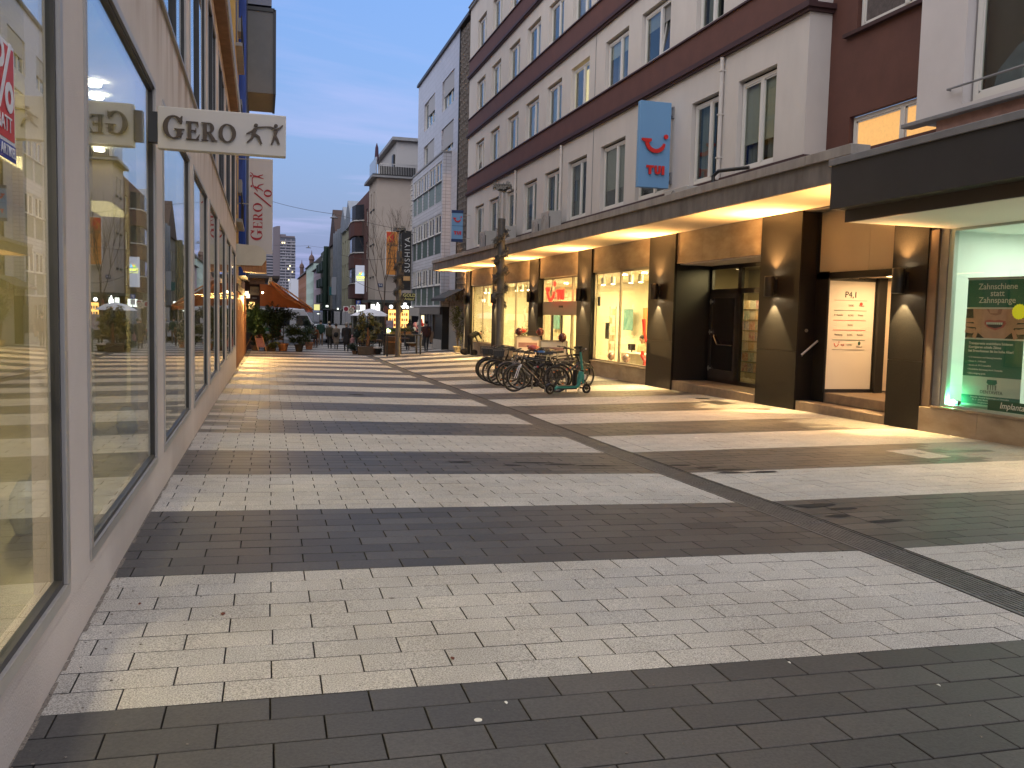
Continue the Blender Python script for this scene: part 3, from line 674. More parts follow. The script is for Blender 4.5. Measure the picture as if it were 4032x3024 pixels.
# glass entrance of the travel shop between two pillars
a, b_ = 29.1, 33.6; zf = gz(FX+.3, 31)
W = MB(); x0, x1 = FX+.18, FX+.26
for y in (a, 30.15, 32.45, b_-.08): W.box(x0, x1, y, y+.08, zf, 3.03)
W.box(x0, x1, a, b_, 2.97, 3.03); W.box(x0, x1, a+.08, b_-.08, 1.62, 1.67)
ent = W.build('shop_entrance', BRONZE, office)
mb = MB(); mb.box(x0-.03, x1+.05, a+.08, b_-.08, 1.67, 2.13); mb.build('door_drive_box', mat('drive_box_grey', (.33, .31, .29), .5), ent)
mb = MB(); mb.box(x0-.05, x0-.03, 31.1, 31.5, 1.90, 1.97); mb.build('sensor', BLACKM, ent)
for p, q_, r0, r1 in ((a+.08, 30.15, 2.13, 2.97), (30.23, 32.45, 2.13, 2.97), (32.53, b_-.08, 2.13, 2.97), (a+.08, 30.15, zf, 1.62), (30.23, 31.31, zf, 1.62), (31.37, 32.45, zf, 1.62), (32.53, b_-.08, zf, 1.62)):
    g = MB(); g.box(x0+.03, x0+.038, p, q_, r0, r1); g.build('pane', SHOPGLASS, ent)
for y in (31.31, 30.23, 32.39): mb = MB(); mb.box(x0+.01, x0+.055, y, y+.06, zf, 1.62); mb.build('sliding_door_stile', BLACKM, ent)

# the room behind the shop fronts
RX0, RX1, RY0, RY1 = FX+.34, 15.2, 23.0, 46.6
room = MB(); zf = -0.34
room.quad((RX0,RY0,zf),(RX1,RY0,zf),(RX1,RY1,zf),(RX0,RY1,zf)); fl = room.build('shop_floor', FLOORS, office, fixn=False)
room = MB(); room.quad((RX1,RY0,zf),(RX1,RY1,zf),(RX1,RY1,3.1),(RX1,RY0,3.1)); room.quad((RX0,RY0,zf),(RX1,RY0,zf),(RX1,RY0,3.1),(RX0,RY0,3.1)); room.quad((RX0,RY1,zf),(RX1,RY1,zf),(RX1,RY1,3.1),(RX0,RY1,3.1)); room.quad((RX0,RY0,3.1),(RX1,RY0,3.1),(RX1,RY1,3.1),(RX0,RY1,3.1))
room.build('shop_walls', PAINTW, office, fixn=False)
random.seed(21)
for k, (ya, yb) in enumerate(((23.4,27.5),(29.3,33.4),(35.0,39.3),(41.0,45.3))):
    area('ceiling_light', (12.5, (ya+yb)/2, 3.06), (12.5, (ya+yb)/2, 0), 165, (1.0, 0.73, 0.33), 2.6, 3.2, office)
DISP = mat('display_white', (0.75, 0.72, 0.62), 0.5)
POST1 = mat('poster_teal', (0.05, 0.26, 0.30), 0.5, col2=(0.25, 0.5, 0.5), vscale=3); POST2 = mat('poster_orange', (0.75, 0.20, 0.05), 0.5, col2=(0.8, 0.45, 0.15), vscale=3)
LAMPW = emat('ceiling_lamp_glow', (1.0, 0.85, 0.55), 14.0)
for k, y in enumerate((24.2,24.95,25.7,27.15,28.0,35.9,36.7,37.7,38.6,41.8,42.6,43.6,44.4)):
    wn_ = 'nearest' if k < 5 else ('second' if k < 9 else 'farthest'); od = ['rightmost', 'second from right', 'third from right', 'fourth from right', 'leftmost'][k if k < 5 else (k-5 if k < 9 else k-9)]
    t = thing('ceiling_spotlight', 'cylindrical ceiling spotlight, %s in the %s lit shop window' % (od, wn_), 'spotlight', (10.95, y, 2.98), 0, 'spotlights inside the travel shop window')
    m_ = MB(); m_.cyl((10.95, y, 2.66), (10.95, y, 2.90), .075, n=10); m_.build('housing', DISP, t)
    m_ = MB(); m_.cyl((10.95, y, 2.90), (10.95, y, 3.1), .012, n=6); m_.build('stem', STEEL, t)
    m_ = MB(); m_.cyl((10.95, y, 2.652), (10.95, y, 2.659), .06, n=10); m_.build('lens', LAMPW, t)
for k in range(12):
    x, y = 12.2+1.2*(k % 3), 25.8+1.7*(k//3)+(8 if k > 8 else 0)
    m_ = MB(); m_.lathe([(.0001, 0), (.09, 0), (.09, .02), (.0001, .02)], 12, (x, y, 3.065)); one('downlight', m_, LAMPW, 'round recessed ceiling light glowing inside the travel shop', 'ceiling light', (x, y, 3.07), 'recessed lights inside the travel shop')

# recessed black door (left of the entrance with steps)
zs = gz(FX, 19.5)
mb = MB(); mb.box(FX+.0, 11.55, 17.38, 21.57, zs-.1, -.03); mb.build('door_step', STONESTEP, office, bevel=.01)
mb = MB(); mb.quad((FX+.03,21.565,-.03),(11.55,21.565,-.03),(11.55,21.565,3.03),(FX+.03,21.565,3.03)); mb.build('recess_wall', BLACKM, office, fixn=False); mb = MB(); mb.quad((FX+.03,17.385,-.03),(11.55,17.385,-.03),(11.55,17.385,3.03),(FX+.03,17.385,3.03)); mb.build('recess_wall', BLACKM, office, fixn=False)
mb = MB(); mb.box(FX+.12, 11.6, 17.38, 21.57, 3.0, 3.03); mb.build('recess_ceiling', PLASTER, office)
D = MB(); x0, x1 = 11.46, 11.54
for y in (17.40, 19.95, 20.03, 21.46): D.box(x0, x1, y, y+.09, -.03, 3.0)
D.box(x0, x1, 17.4, 21.55, 2.90, 3.0); D.box(x0, x1, 17.4, 21.55, 2.27, 2.39); D.box(x0, x1, 17.4, 21.55, -.03, .06)
dr = D.build('door_frame', BLACKM, office)
mb = MB(); mb.box(x0-.02, x0+.03, 20.13, 20.22, .06, 2.27); mb.box(x0-.02, x0+.03, 21.37, 21.45, .06, 2.27); mb.box(x0-.02, x0+.03, 20.22, 21.37, 2.15, 2.27); mb.box(x0-.02, x0+.03, 20.22, 21.37, .06, .30); lf = mb.build('door_leaf', DARKM, dr)
mb = MB(); mb.box(x0, x0+.01, 20.22, 21.37, .30, 2.15); mb.build('pane', mat('dark_glass', (0.012, 0.012, 0.012), 0.08, spec=0.6), dr)
mb = MB(); mb.tube([(x0-.05, 20.25, .95), (x0-.07, 20.95, .95), (x0-.05, 21.17, 1.15), (x0-.03, 21.2, 1.2)], .014, 7); mb.build('door_handle', STEEL, dr)
for z in (.25, 1.2, 2.0):
    mb = MB(); mb.cyl((x0-.05, 21.40, z), (x0-.05, 21.40, z+.13), .014, n=7); mb.box(x0-.06, x0, 21.36, 21.44, z+.04, z+.09); mb.build('hinge', STEEL, dr)
for p, q_, r0, r1 in ((17.49, 19.95, .06, 2.27), (17.49, 19.95, 2.39, 2.9), (20.12, 21.46, 2.39, 2.9)):
    g = MB(); g.box(x0+.03, x0+.038, p, q_, r0, r1); g.build('pane', PANE, dr)
HALL = mat('hall_wall', (0.30, 0.25, 0.16), 0.8, var=.1)
mb = MB(); mb.quad((13.2,16.5,-.03),(13.2,22.6,-.03),(13.2,22.6,3.0),(13.2,16.5,3.0)); mb.quad((11.55,16.5,-.03),(13.2,16.5,-.03),(13.2,16.5,3),(11.55,16.5,3)); mb.quad((11.55,22.6,-.03),(13.2,22.6,-.03),(13.2,22.6,3),(11.55,22.6,3)); mb.quad((11.55,16.5,3.0),(13.2,16.5,3.0),(13.2,22.6,3.0),(11.55,22.6,3.0)); mb.quad((11.55,16.5,-.03),(13.2,16.5,-.03),(13.2,22.6,-.03),(11.55,22.6,-.03)); mb.build('hall_walls', HALL, office, fixn=False)
area('hall_light', (11.95, 20.2, 2.9), (12.2, 20.4, 0), 34, (1.0, .72, .36), .8, .8, office)
# postcard rack seen through the door glass
t = thing('magazine_rack', 'upright rack of colourful magazines behind the glass beside the black door', 'magazine rack', (12.2, 20.7, -.03))
mb = MB(); [mb.cyl((12.2, y, -.03), (12.2, y, 2.1), .015, n=6) for y in (20.1, 21.3)]; mb.build('rack_frame', BLACKM, t)
cols = [(0.6,.1,.05),(.7,.4,.1),(.1,.15,.4),(.6,.5,.4),(.5,.08,.15),(.15,.3,.25),(.65,.6,.5)]
for i in range(7):
    mb = MB(); mb.box(12.15, 12.25, 20.12, 21.28, .25+.27*i, .26+.27*i); mb.build('shelf', BLACKM, t)
    for j in range(4):
        c = cols[(i*3+j*2) % 7]; mb = MB(); mb.box(12.16, 12.18, 20.15+.29*j, 20.40+.29*j, .27+.27*i, .49+.27*i); mb.build('magazine', mat('cover_%d' % ((i*3+j*2) % 7), tuple(.55*v+.06 for v in c), .5, col2=(.5, .42, .32), vscale=14), t)

# entrance with steps
EZ = 0.20
mb = MB(); mb.box(FX+.02, 13, 13.13, 15.99, 3.80, 4.0); mb.box(10.93, 13, 12.3, 15.9, 2.6, 3.82); mb.build('entrance_lintel', CONCD, office)
mb = MB(); mb.box(FX, 12.9, 13.13, 15.87, -.3, 0.0); mb.build('entrance_step', STONESTEP, office, bevel=.012)
mb = MB(); mb.box(10.82, 12.9, 13.13, 15.87, 0.0, EZ); mb.build('entrance_step', STONESTEP, office, bevel=.012)
mb = MB(); mb.quad((FX+.03,15.865,0),(10.80,15.865,0),(10.80,15.865,3.8),(FX+.03,15.865,3.8)); mb.quad((10.80,15.865,0),(10.80,15.43,0),(10.80,15.43,2.6),(10.80,15.865,2.6)); mb.box(10.80, 10.92, 13.13, 15.865, 2.45, 2.58); mb.box(10.78, 10.98, 15.84, 15.87, 2.55, 3.80); mb.build('entrance_side', GRAN, office, fixn=False)
BEIGE = mat('panel_beige', (0.50, 0.42, 0.31), 0.6, var=.05, vscale=.6)
for y0, y1 in ((13.13, 14.32), (14.33, 15.86)):
    mb = MB(); mb.box(10.85, 10.90, y0, y1, 2.58, 3.79); mb.build('facing_panel', BEIGE, office)
mb = MB(); mb.box(10.90, 12.95, 13.13, 15.865, 2.50, 2.58); mb.build('entrance_ceiling', SOFFIT, office)
mb = MB(); mb.box(12.9, 12.95, 13.0, 15.865, .2, 2.5); mb.box(10.9, 12.95, 15.865, 15.9, .2, 2.5); mb.build('entrance_wall', BEIGE, office)
mb = MB(); mb.box(11.30, 12.2, 14.3, 14.5, 2.485, 2.499); mb.build('entrance_lamp', emat('lamp_warm_strip', (1.0, .62, .25), 9), office)
area('entrance_light', (11.6, 14.4, 2.46), (11.6, 14.4, 0), 13, (1.0, .62, .30), .9, .9, office)
mb = MB(); mb.box(11.88, 12.06, 15.30, 15.42, EZ, 2.5); mb.box(12.25, 12.32, 15.3, 15.4, EZ, 2.5); mb.build('entrance_door_frame', BLACKM, office)
mb = MB(); mb.box(12.07, 12.24, 15.36, 15.40, EZ+.04, 2.45); mb.build('entrance_panel', mat('panel_warm', (.68, .56, .42), .5), office)
t = thing('directory_board', 'tall pale tenant directory board headed P4,1 beside the entrance steps', 'sign', (11.3, 15.42, EZ))
mb = MB(); mb.box(10.80, 11.86, 15.42, 15.45, .27, 2.42); mb.build('board', mat('board_cream', (.74, .68, .60), .55), t)
mb = MB(); mb.box(10.78, 10.80, 15.40, 15.45, .2, 2.48); mb.box(11.86, 11.88, 15.40, 15.45, .2, 2.48); mb.box(10.80, 11.86, 15.40, 15.45, 2.42, 2.48); mb.box(10.80, 11.86, 15.40, 15.45, .2, .27); mb.build('frame', BLACKM, t)
INK = mat('ink_dark', (.05, .045, .04), .6); INKG = mat('ink_grey', (.30, .27, .25), .6); INKR = mat('ink_red', (.65, .05, .03), .6); INKN = mat('ink_green', (.05, .12, .09), .6)
R_, U_ = (1, 0, 0), (0, 0, 1)
text('P4,1', .17, INK, t, (11.31, 15.414, 2.15), R_, U_)
for i, (z, m_) in enumerate(((2.04, INKG), (1.84, INKN), (1.645, INKR), (1.45, INKR), (1.255, INKN), (1.06, INKG))):
    mb = MB(); mb.box(10.93, 11.68, 15.412, 15.419, z-.004, z+.004); mb.build('rule', m_, t)
for i, z in enumerate((1.94, 1.745, 1.55, 1.355, 1.155)): text('%d.OG' % (5-i), .055, INKG, t, (11.32, 15.414, z), R_, U_)
for x, z, s_, m_ in ((11.56,1.94,'Praxis',INKG),(11.04,1.75,'E  Kanzlei',INKG),(11.55,1.75,'Praxis',INKG),(11.06,1.36,'Beratung',INKG),(11.56,1.36,'Kanzlei',INKG),(11.16,1.15,'TUI',INKR),(11.55,1.12,'Dental',INKG)): text(s_, .05, m_, t, (x, 15.414, z), R_, U_)
plate([disc((0, 0), .035)], INKR, t, (11.55, 15.414, 1.975), R_, U_, .003); plate([disc((0, 0), .03, ry=.04)], INKN, t, (11.55, 15.414, 1.19), R_, U_, .003)
plate(stroke([(-.05,.03),(-.03,-.02),(0,-.035),(.03,-.02),(.05,.02)], .014)+[disc((.058,.055), .011)], INKR, t, (11.02, 15.414, 1.155), R_, U_, .003)
t = thing('handrail', 'short sloping brass handrail on the dark wall beside the entrance steps', 'handrail', (FX+.2, 15.8, .9))
mb = MB(); mb.tube([(10.50, 15.80, .93), (10.79, 15.70, 1.22)], .022, 9); mb.build('rail', STEEL, t); mb = MB(); mb.tube([(10.55, 15.8, .96), (10.55, 15.865, .90)], .01, 6); mb.tube([(10.74, 15.7, 1.16), (10.74, 15.86, 1.10)], .01, 6); mb.build('bracket', STEEL, t)
mb = MB(); mb.cyl((10.62, 15.862, 1.42), (10.62, 15.845, 1.42), .035, n=14); one('door_bell', mb, STEEL, 'small round steel bell button on the dark side wall of the entrance', 'doorbell', (10.62, 15.862, 1.42))

# up and down lamps on the pillars
GLOWL = emat('lamp_bulb_glow', (1.0, 0.75, 0.45), 30)
def wall_lamp(y, lab, z0=2.11, z1=2.53):
    t = thing('wall_lamp', lab, 'wall lamp', (FX-.03, y, (z0+z1)/2), 0, 'up and down lamps on the dark pillars')
    mb = MB(); mb.box(FX-.07, FX-.03, y-.08, y+.08, z0+.06, z1-.06); mb.build('backplate', BLACKM, t)
    mb = MB(); n = 20; prof = [(.098, z0), (.105, z0+.01), (.105, z1-.01), (.098, z1), (.085, z1), (.085, z1-.07), (.085, z0+.07), (.085, z0), (.098, z0)]
    cx = FX-.175; ev = .8+.4*rnd()
    vs = [(cx+r*cos(2*pi*j/n), y+r*sin(2*pi*j/n), z) for r, z in prof for j in range(n)]
    mb.add(vs, [(i*n+j, i*n+(j+1) % n, (i+1)*n+(j+1) % n, (i+1)*n+j) for i in range(len(prof)-1) for j in range(n)]); mb.build('shade', BLACKM, t, smooth=True)
    mb = MB(); mb.lathe([(.0001, 0), (.08, 0), (.0001, .002)], 14, (cx, y, z0+.012)); mb.lathe([(.0001, 0), (.08, 0), (.0001, .002)], 14, (cx, y, z1-.014)); mb.build('lens', GLOWL, t)
    spot('lamp_down', (cx, y, z0-.01), (cx+.06, y, z0-1.2), 160*ev, WARM2, 74, .18, .02, t); spot('lamp_wash', (cx-.03, y, z0-.012), (cx-1.3, y, z0-2.0), 230*ev, (1.0, .54, .18), 110, 1.0, .10, t)
    spot('lamp_up', (cx, y, z1+.01), (cx+.03, y, z1+1.0), 110*ev, WARM, 84, .5, .03, t); spot('soffit_wash', (cx-.11, y, z1+.02), (cx-.35, y, z1+1.0), 210, WARM, 150, 1.0, .05, t)
for y, lab in ((12.78,'black wall lamp on the pillar right of the entrance steps'),(16.75,'black wall lamp on the wide pillar left of the entrance steps'),(22.5,'black wall lamp on the pillar between shop window and black door'),(28.5,'black wall lamp right of the red lit shop entrance logo'),(34.3,'black wall lamp left of the red lit shop entrance logo'),(40.2,'black wall lamp on the pillar behind the flower-ring lamp column'),(46.1,'black wall lamp on the farthest pillar above the stooping person')):
    wall_lamp(y, lab)

# ------------------------------------------------------------------ red recess and dental shop
dental = thing('dental_building', 'white plaster building with charcoal canopy over a green lit dental shop window', 'building', (FX, 8, gz(FX, 9)))
mb = MB(); mb.wall(10.96, 12.6, 16.0, 3.7, 17.0, [(12.8, 15.28, 4.9, 5.57), (12.9, 15.2, 7.18, 9.0)], .12); mb.build('red_wall', BAND, dental, fixn=False)
LITB = emat('lit_frosted_glass', (1.0, 0.62, 0.22), 0.62)
FROST = mat('frosted_glass_lit', (.5, .35, .15), .4, col2=(.7, .45, .18), vscale=14, emit=(1.0, .50, .15), estr=.20)
W = casement(dental, 11.04, 12.8, 15.25, 4.6, 5.55, split=(.43,), back=None, room=False, pm=FROST, fm=UPVC)
W = casement(dental, 11.04, 12.92, 15.18, 7.20, 8.98, split=(.43,), back=None, pm=mat('frosted_glass_dark', (.10, .085, .08), .35, var=.35, vscale=9, bump=.6, bscale=40))
mb = MB(); mb.box(10.86, 11.0, 12.6, 15.5, 7.10, 7.17); mb.build('sill', BANDD, dental)
mb = MB(); mb.wall(FX, -4, 12.8, 4.9, 16, [(9.3, 11.78, 5.02, 7.9)], .22); mb.quad((FX,12.8,4.9),(10.97,12.8,4.9),(10.97,12.8,16),(FX,12.8,16)); mb.build('white_wall', mat('dental_plaster', (.62, .58, .55), .85, var=.05, vscale=1, bump=.2, bscale=90), dental, fixn=False)
mb = MB(); mb.box(FX-.01, FX+.2, 0, 12.3, 4.2, 4.88); mb.build('pink_base', mat('stone_pink', (.30, .17, .13), .7, var=.2, vscale=5), dental)
mb = MB(); mb.box(FX-.13, FX+.1, -2, 13.0, 4.86, 4.93); mb.build('window_ledge', GREYM, dental, bevel=.01)
W = casement(dental, FX+.14, 9.32, 11.72, 5.06, 7.88, split=(), fw=.10, back=None, room=True)
# picture print behind the glass: a person with long wavy hair seen from behind
PH = [mat('print_'+n_, c, .6, var=.25, vscale=5) for n_, c in (('brown', (.12, .06, .045)), ('rose', (.30, .16, .14)), ('blue', (.10, .14, .19)), ('green', (.02, .10, .03)), ('dark', (.03, .027, .025)), ('pale', (.18, .22, .26)))]
prt = MB(); prt.box(FX+.30, FX+.31, 9.4, 11.66, 5.12, 7.8); pr = prt.build('window_print', PH[4], W)
def prp(polys, m_, d=.012): plate(polys, m_, W, (FX+.298, 10.5, 5.12), (0, -1, 0), (0, 0, 1), d, 'print_shape')
prp([[(-1.0,0),(-.9,.35),(-.55,.62),(-.25,.72),(.35,.78),(.75,.62),(1.05,.3),(1.08,0)]], PH[2]); prp([[(-.45,.1),(-.4,.75),(.1,.82),(.5,.6),(.6,0)]], PH[5], .02)
for i in range(9):
    x = -.42+.10*i; prp(stroke([(x, 2.5), (x+.06*sin(i), 2.0), (x-.06, 1.6), (x+.05*cos(i*2), 1.2), (x-.03, .75+.03*i)], [.12, .13, .12, .09, .02]), PH[i % 2], .028+.004*i)
prp([[(-1.05,2.25),(-.55,2.35),(-.55,2.66),(-1.05,2.66)]], PH[3])
mb = MB(); mb.tube([(FX-.02, 12.02, 5.28), (FX-.10, 12.0, 5.28), (FX-.10, 9.2, 5.28)], .018, 8); mb.build('guard_rail', GREYM, dental)
# canopy box
mb = MB(); mb.box(8.30, FX, -2, 11.95, 3.30, 3.95); mb.build('canopy_box', CHAR, dental, bevel=.004)
mb = MB(); mb.box(8.27, FX+.1, -2, 11.99, 3.95, 4.05); mb.build('canopy_cap', GREYM, dental, bevel=.006)
mb = MB(); mb.box(8.56, FX, -2, 11.90, 3.135, 3.30); mb.box(8.55, 8.58, -2, 11.91, 3.12, 3.3); mb.build('canopy_base', mat('canopy_bronze', (.05, .04, .034), .5), dental)
spot('canopy_downlight', (9.5, 7.6, 3.10), (9.2, 7.9, 0), 150, (1.0, .60, .24), 110, 1.0, .06, dental)
mb = MB(); mb.box(8.60, FX+.3, -2, 11.88, 3.118, 3.134); mb.build('canopy_soffit', mat('soffit_white', (.78, .76, .68), .8), dental)
# ground floor
mb = MB(); mb.box(FX+.01, FX+.3, -2, 12.28, 3.13, 4.2); mb.build('wall_band', CHAR, dental)
mb = MB(); mb.box(FX-.02, FX+.2, -2, 12.28, gz(FX, 10)-.15, .27)
for i in range(8):
    y1 = 12.27-1.25*i; mb2 = MB(); mb2.box(FX-.05, FX+.12, y1-1.245, y1, gz(FX, y1)-.1, .26); mb2.build('plinth_stone', TRAV, dental, bevel=.004)
mb = MB(); mb.box(FX-.06, FX+.5, -2, 12.0, .26, .30); mb.build('sill', STONESTEP, dental, bevel=.004)
mb = MB(); mb.box(FX-.01, FX+.10, 12.08, 12.28, .27, 3.12); mb.build('side_panel', mat('panel_bronze', (.16, .115, .08), .5), dental)
mb = MB(); mb.box(FX+.02, FX+.10, 11.90, 12.07, .30, 3.12); mb.build('side_panel', GREYM, dental)
mb = MB(); x0, x1 = FX+.04, FX+.12
mb.box(x0, x1, 4, 11.9, .30, .34); mb.box(x0, x1, 4, 11.9, 3.08, 3.12); mb.box(x0, x1, 11.80, 11.9, .34, 3.08); mb.box(x0, x1, 7.9, 7.96, .34, 3.08)
W = mb.build('shop_window', mat('frame_mint', (.45, .52, .46), .4), dental)
for p, q_ in ((7.96, 11.8), (4.0, 7.9)): g = MB(); g.box(x0+.03, x0+.038, p, q_, .34, 3.08); g.build('pane', SHOPGLASS, W)
MINT = mat('room_mint', (.73, .80, .75), .85)
mb = MB(); X1 = 12.6; y0, y1 = 4.0, 12.0
mb.quad((X1,y0,.3),(X1,y1,.3),(X1,y1,3.1),(X1,y0,3.1)); mb.quad((x1,y1,.3),(X1,y1,.3),(X1,y1,3.1),(x1,y1,3.1)); mb.quad((x1,y0,.3),(X1,y0,.3),(X1,y0,3.1),(x1,y0,3.1)); mb.quad((x1,y0,3.1),(X1,y0,3.1),(X1,y1,3.1),(x1,y1,3.1)); mb.quad((x1,y0,.3),(X1,y0,.3),(X1,y1,.3),(x1,y1,.3)); mb.build('room_walls', MINT, dental, fixn=False)
area('room_light', (11.7, 9.2, 3.06), (11.7, 9.2, 0), 36, (.90, 1.0, .86), 1.6, 4.5, dental)
mb = MB(); mb.box(12.4, 12.55, 10.9, 11.7, .3, 2.15); one('wooden_door', mb, mat('door_wood', (.42, .22, .10), .5, var=.2, vscale=3), 'brown wooden door leaf inside the green lit dental room', 'door', (12.5, 11.3, .3))
mb = MB(); mb.box(10.9, 11.15, 9.75, 10.35, 2.86, 2.98); one('shop_spotlight', mb, GREYM, 'grey box spotlight hanging at the top of the dental shop window', 'spotlight', (11, 10, 2.95))

# dental roll-up poster
rdir = Vector((.17, -.985, 0)).normalized()
t = thing('rollup_poster', 'green and white dental roll-up poster headed Zahnschiene statt Zahnspange', 'poster', (10.64, 11.62, .33))
PGREEN = mat('poster_green', (.012, .17, .115), .5); PWHITE = mat('poster_white', (.74, .80, .74), .5); PY = mat('poster_yellow', (.80, .78, .02), .5, emit=(.8, .78, .02), estr=.1)
PO = Vector((10.64, 11.62, .36)); PW, PHt = .98, 1.96
def pq(u, v, d=0): n = rdir.cross(Vector((0, 0, 1))); return PO+rdir*(u*PW)+Vector((0, 0, 1))*((1-v)*PHt)+n*d
def prect(u0, v0, u1, v1, m_, d=.004, nm='print_field'): plate([[(u0*PW, (1-v1)*PHt), (u1*PW, (1-v1)*PHt), (u1*PW, (1-v0)*PHt), (u0*PW, (1-v0)*PHt)]], m_, t, PO, rdir, U_, d, nm)
prect(0, 0, 1, 1, PWHITE, .003, 'sheet'); prect(-.01, -.012, 1.01, .0, STEEL, .012, 'top_rail'); prect(-.01, 1.0, 1.01, 1.02, STEEL, .02, 'foot')
prect(.0, .008, 1, .222, PGREEN, .005); prect(.0, .475, 1, .765, PGREEN, .005); prect(0, .915, 1, .985, PGREEN, .005)
def ptx(s_, u, v, sz, m_=None, al='CENTER', bold=.002): text(s_, sz, m_ or PWHITE, t, pq(u, v, .008), rdir, U_, .002, align=al, bold=bold)
for s_, v in (('Zahnschiene', .062), ('statt', .115), ('Zahnspange', .168)): ptx(s_, .52, v, .128, bold=.001)
for i, s_ in enumerate(('Transparente unsichtbare Schienen', 'Korrigieren schiefe Zähne', 'bei Erwachsenen bis ins hohe Alter!')): ptx(s_, .08, .505+.03*i, .052, al='LEFT')
for i, s_ in enumerate(('• 3 D Animation und Planung kostenlos', '• Dauer 4 - 6 Monate', '• Bereits ab 39 € monatlich', '• Persönliche Betreuung durch Dentavita', '• Zahnreinigung gratis')): ptx(s_, .08, .615+.032*i, .036, al='LEFT', bold=.001)
ptx('DENTAVITA', .52, .885, .07, mat('print_grey', (.22, .26, .22), .5), bold=.001)
for i, s_ in enumerate(('Dentavita - Praxis für Implantologie und Zahnmedizin', 'P4, 13 · 68161 Mannheim · Tel. 0621 / 122 76 28', 'info@dentavita · www.dentavita')): ptx(s_, .5, .930+.02*i, .030, bold=.0005)
def pshape(poly, m_, d): plate([[(a*PW, (1-b_)*PHt) for a, b_ in poly]], m_, t, PO, rdir, U_, d, 'print_shape')
SK1 = mat('print_skin', (.62, .36, .26), .6, var=.12, vscale=8); SK2 = mat('print_skin_shade', (.40, .19, .13), .6); LIP = mat('print_lip', (.52, .12, .10), .5); TEETH = mat('print_teeth', (.75, .82, .80), .4)
pshape([(0,.235),(1,.235),(1,.462),(0,.462)], BLACKM, .005); pshape([(.12,.235),(.92,.235),(.88,.34),(.78,.42),(.68,.462),(.34,.462),(.22,.42),(.14,.34)], SK1, .007)
pshape([(.35,.235),(.62,.235),(.60,.275),(.52,.285),(.42,.275)], SK2, .009); pshape([(.40,.235),(.56,.235),(.54,.268),(.42,.268)], SK1, .011)
pshape([(.30,.33),(.42,.318),(.50,.324),(.58,.318),(.72,.33),(.66,.375),(.52,.40),(.38,.378)], LIP, .009); pshape([(.35,.338),(.66,.338),(.62,.372),(.52,.384),(.40,.372)], BLACKM, .011); 
for i in range(8): pshape([(.365+.035*i,.338),(.396+.035*i,.338),(.394+.035*i,.355),(.367+.035*i,.355)], TEETH, .013)
for k in (0, 1):
    f = (lambda a: a) if k == 0 else (lambda a: 1.03-a)
    for (pts, w) in (([(0,.325),(.18,.322),(.34,.332)], .04), ([(0,.36),(.16,.365),(.30,.372)], .035), ([(.16,.462),(.20,.41),(.34,.36)], .04), ([(0,.40),(.12,.41),(.18,.40)], .05)):
        for s4 in stroke([(f(a)*PW, (1-b_)*PHt) for a, b_ in pts], [w*1.7, w*1.5, w]): plate([s4], SK1 if k else SK1, t, PO, rdir, U_, .013, 'print_shape')
pts = [(.90+.12*(1 if i % 2 else .86)*cos(2*pi*i/36), .255+.061*(1 if i % 2 else .86)*sin(2*pi*i/36)) for i in range(36)]
pshape(pts, PY, .015); ptx('jetzt', .90, .243, .06, mat('print_olive', (.2, .2, .02), .5)); ptx('NEU!', .90, .268, .065, mat('print_olive', (.2, .2, .02), .5), bold=.003)
pshape([(.44,.785),(.60,.785),(.61,.81),(.575,.825),(.47,.825),(.43,.81)], PGREEN, .006)
for dx, w in ((.455, .03), (.50, .02), (.54, .02), (.585, .03)): plate(stroke([(dx*PW, (1-.825)*PHt), ((dx+.004)*PW, (1-.865)*PHt)], [w, w*.5]), mat('print_grey', (.22, .26, .22), .5), t, PO, rdir, U_, .006, 'print_shape')
# lettering strip and green lamp on the sill
t2 = thing('window_lettering', 'dark green strip with white Implantat-Sprechstunde lettering along the dental window foot', 'lettering', (FX+.06, 10, .34))
mb = MB(); mb.box(FX+.063, FX+.067, 6.5, 10.95, .345, .50); mb.build('strip', mat('strip_green', (.01, .08, .04), .5), t2); text('Implantat-Sprechstunde', .13, PWHITE, t2, (FX+.058, 10.72, .43), (0, -1, 0), U_, .003, align='LEFT', shear=.2)
t3 = thing('green_lamp', 'small glaring green lamp on the sill at the left end of the dental window', 'lamp', (FX+.1, 11.75, .30))
mb = MB(); mb.box(FX+.16, FX+.24, 11.66, 11.78, .30, .40); mb.build('housing', BLACKM, t3); mb = MB(); mb.ball((FX+.14, 11.74, .385), .035, 10, 6); mb.build('bulb', emat('led_green', (.25, 1.0, .55), 55), t3)
L = bpy.data.lights.new('green_glow', 'POINT'); L.energy = 2.2; L.color = (.05, 1, .35); L.shadow_soft_size = .03; lo = bpy.data.objects.new('green_glow', L); COL.objects.link(lo); lo.parent = t3; lo.location = (.0, -.03, .12)

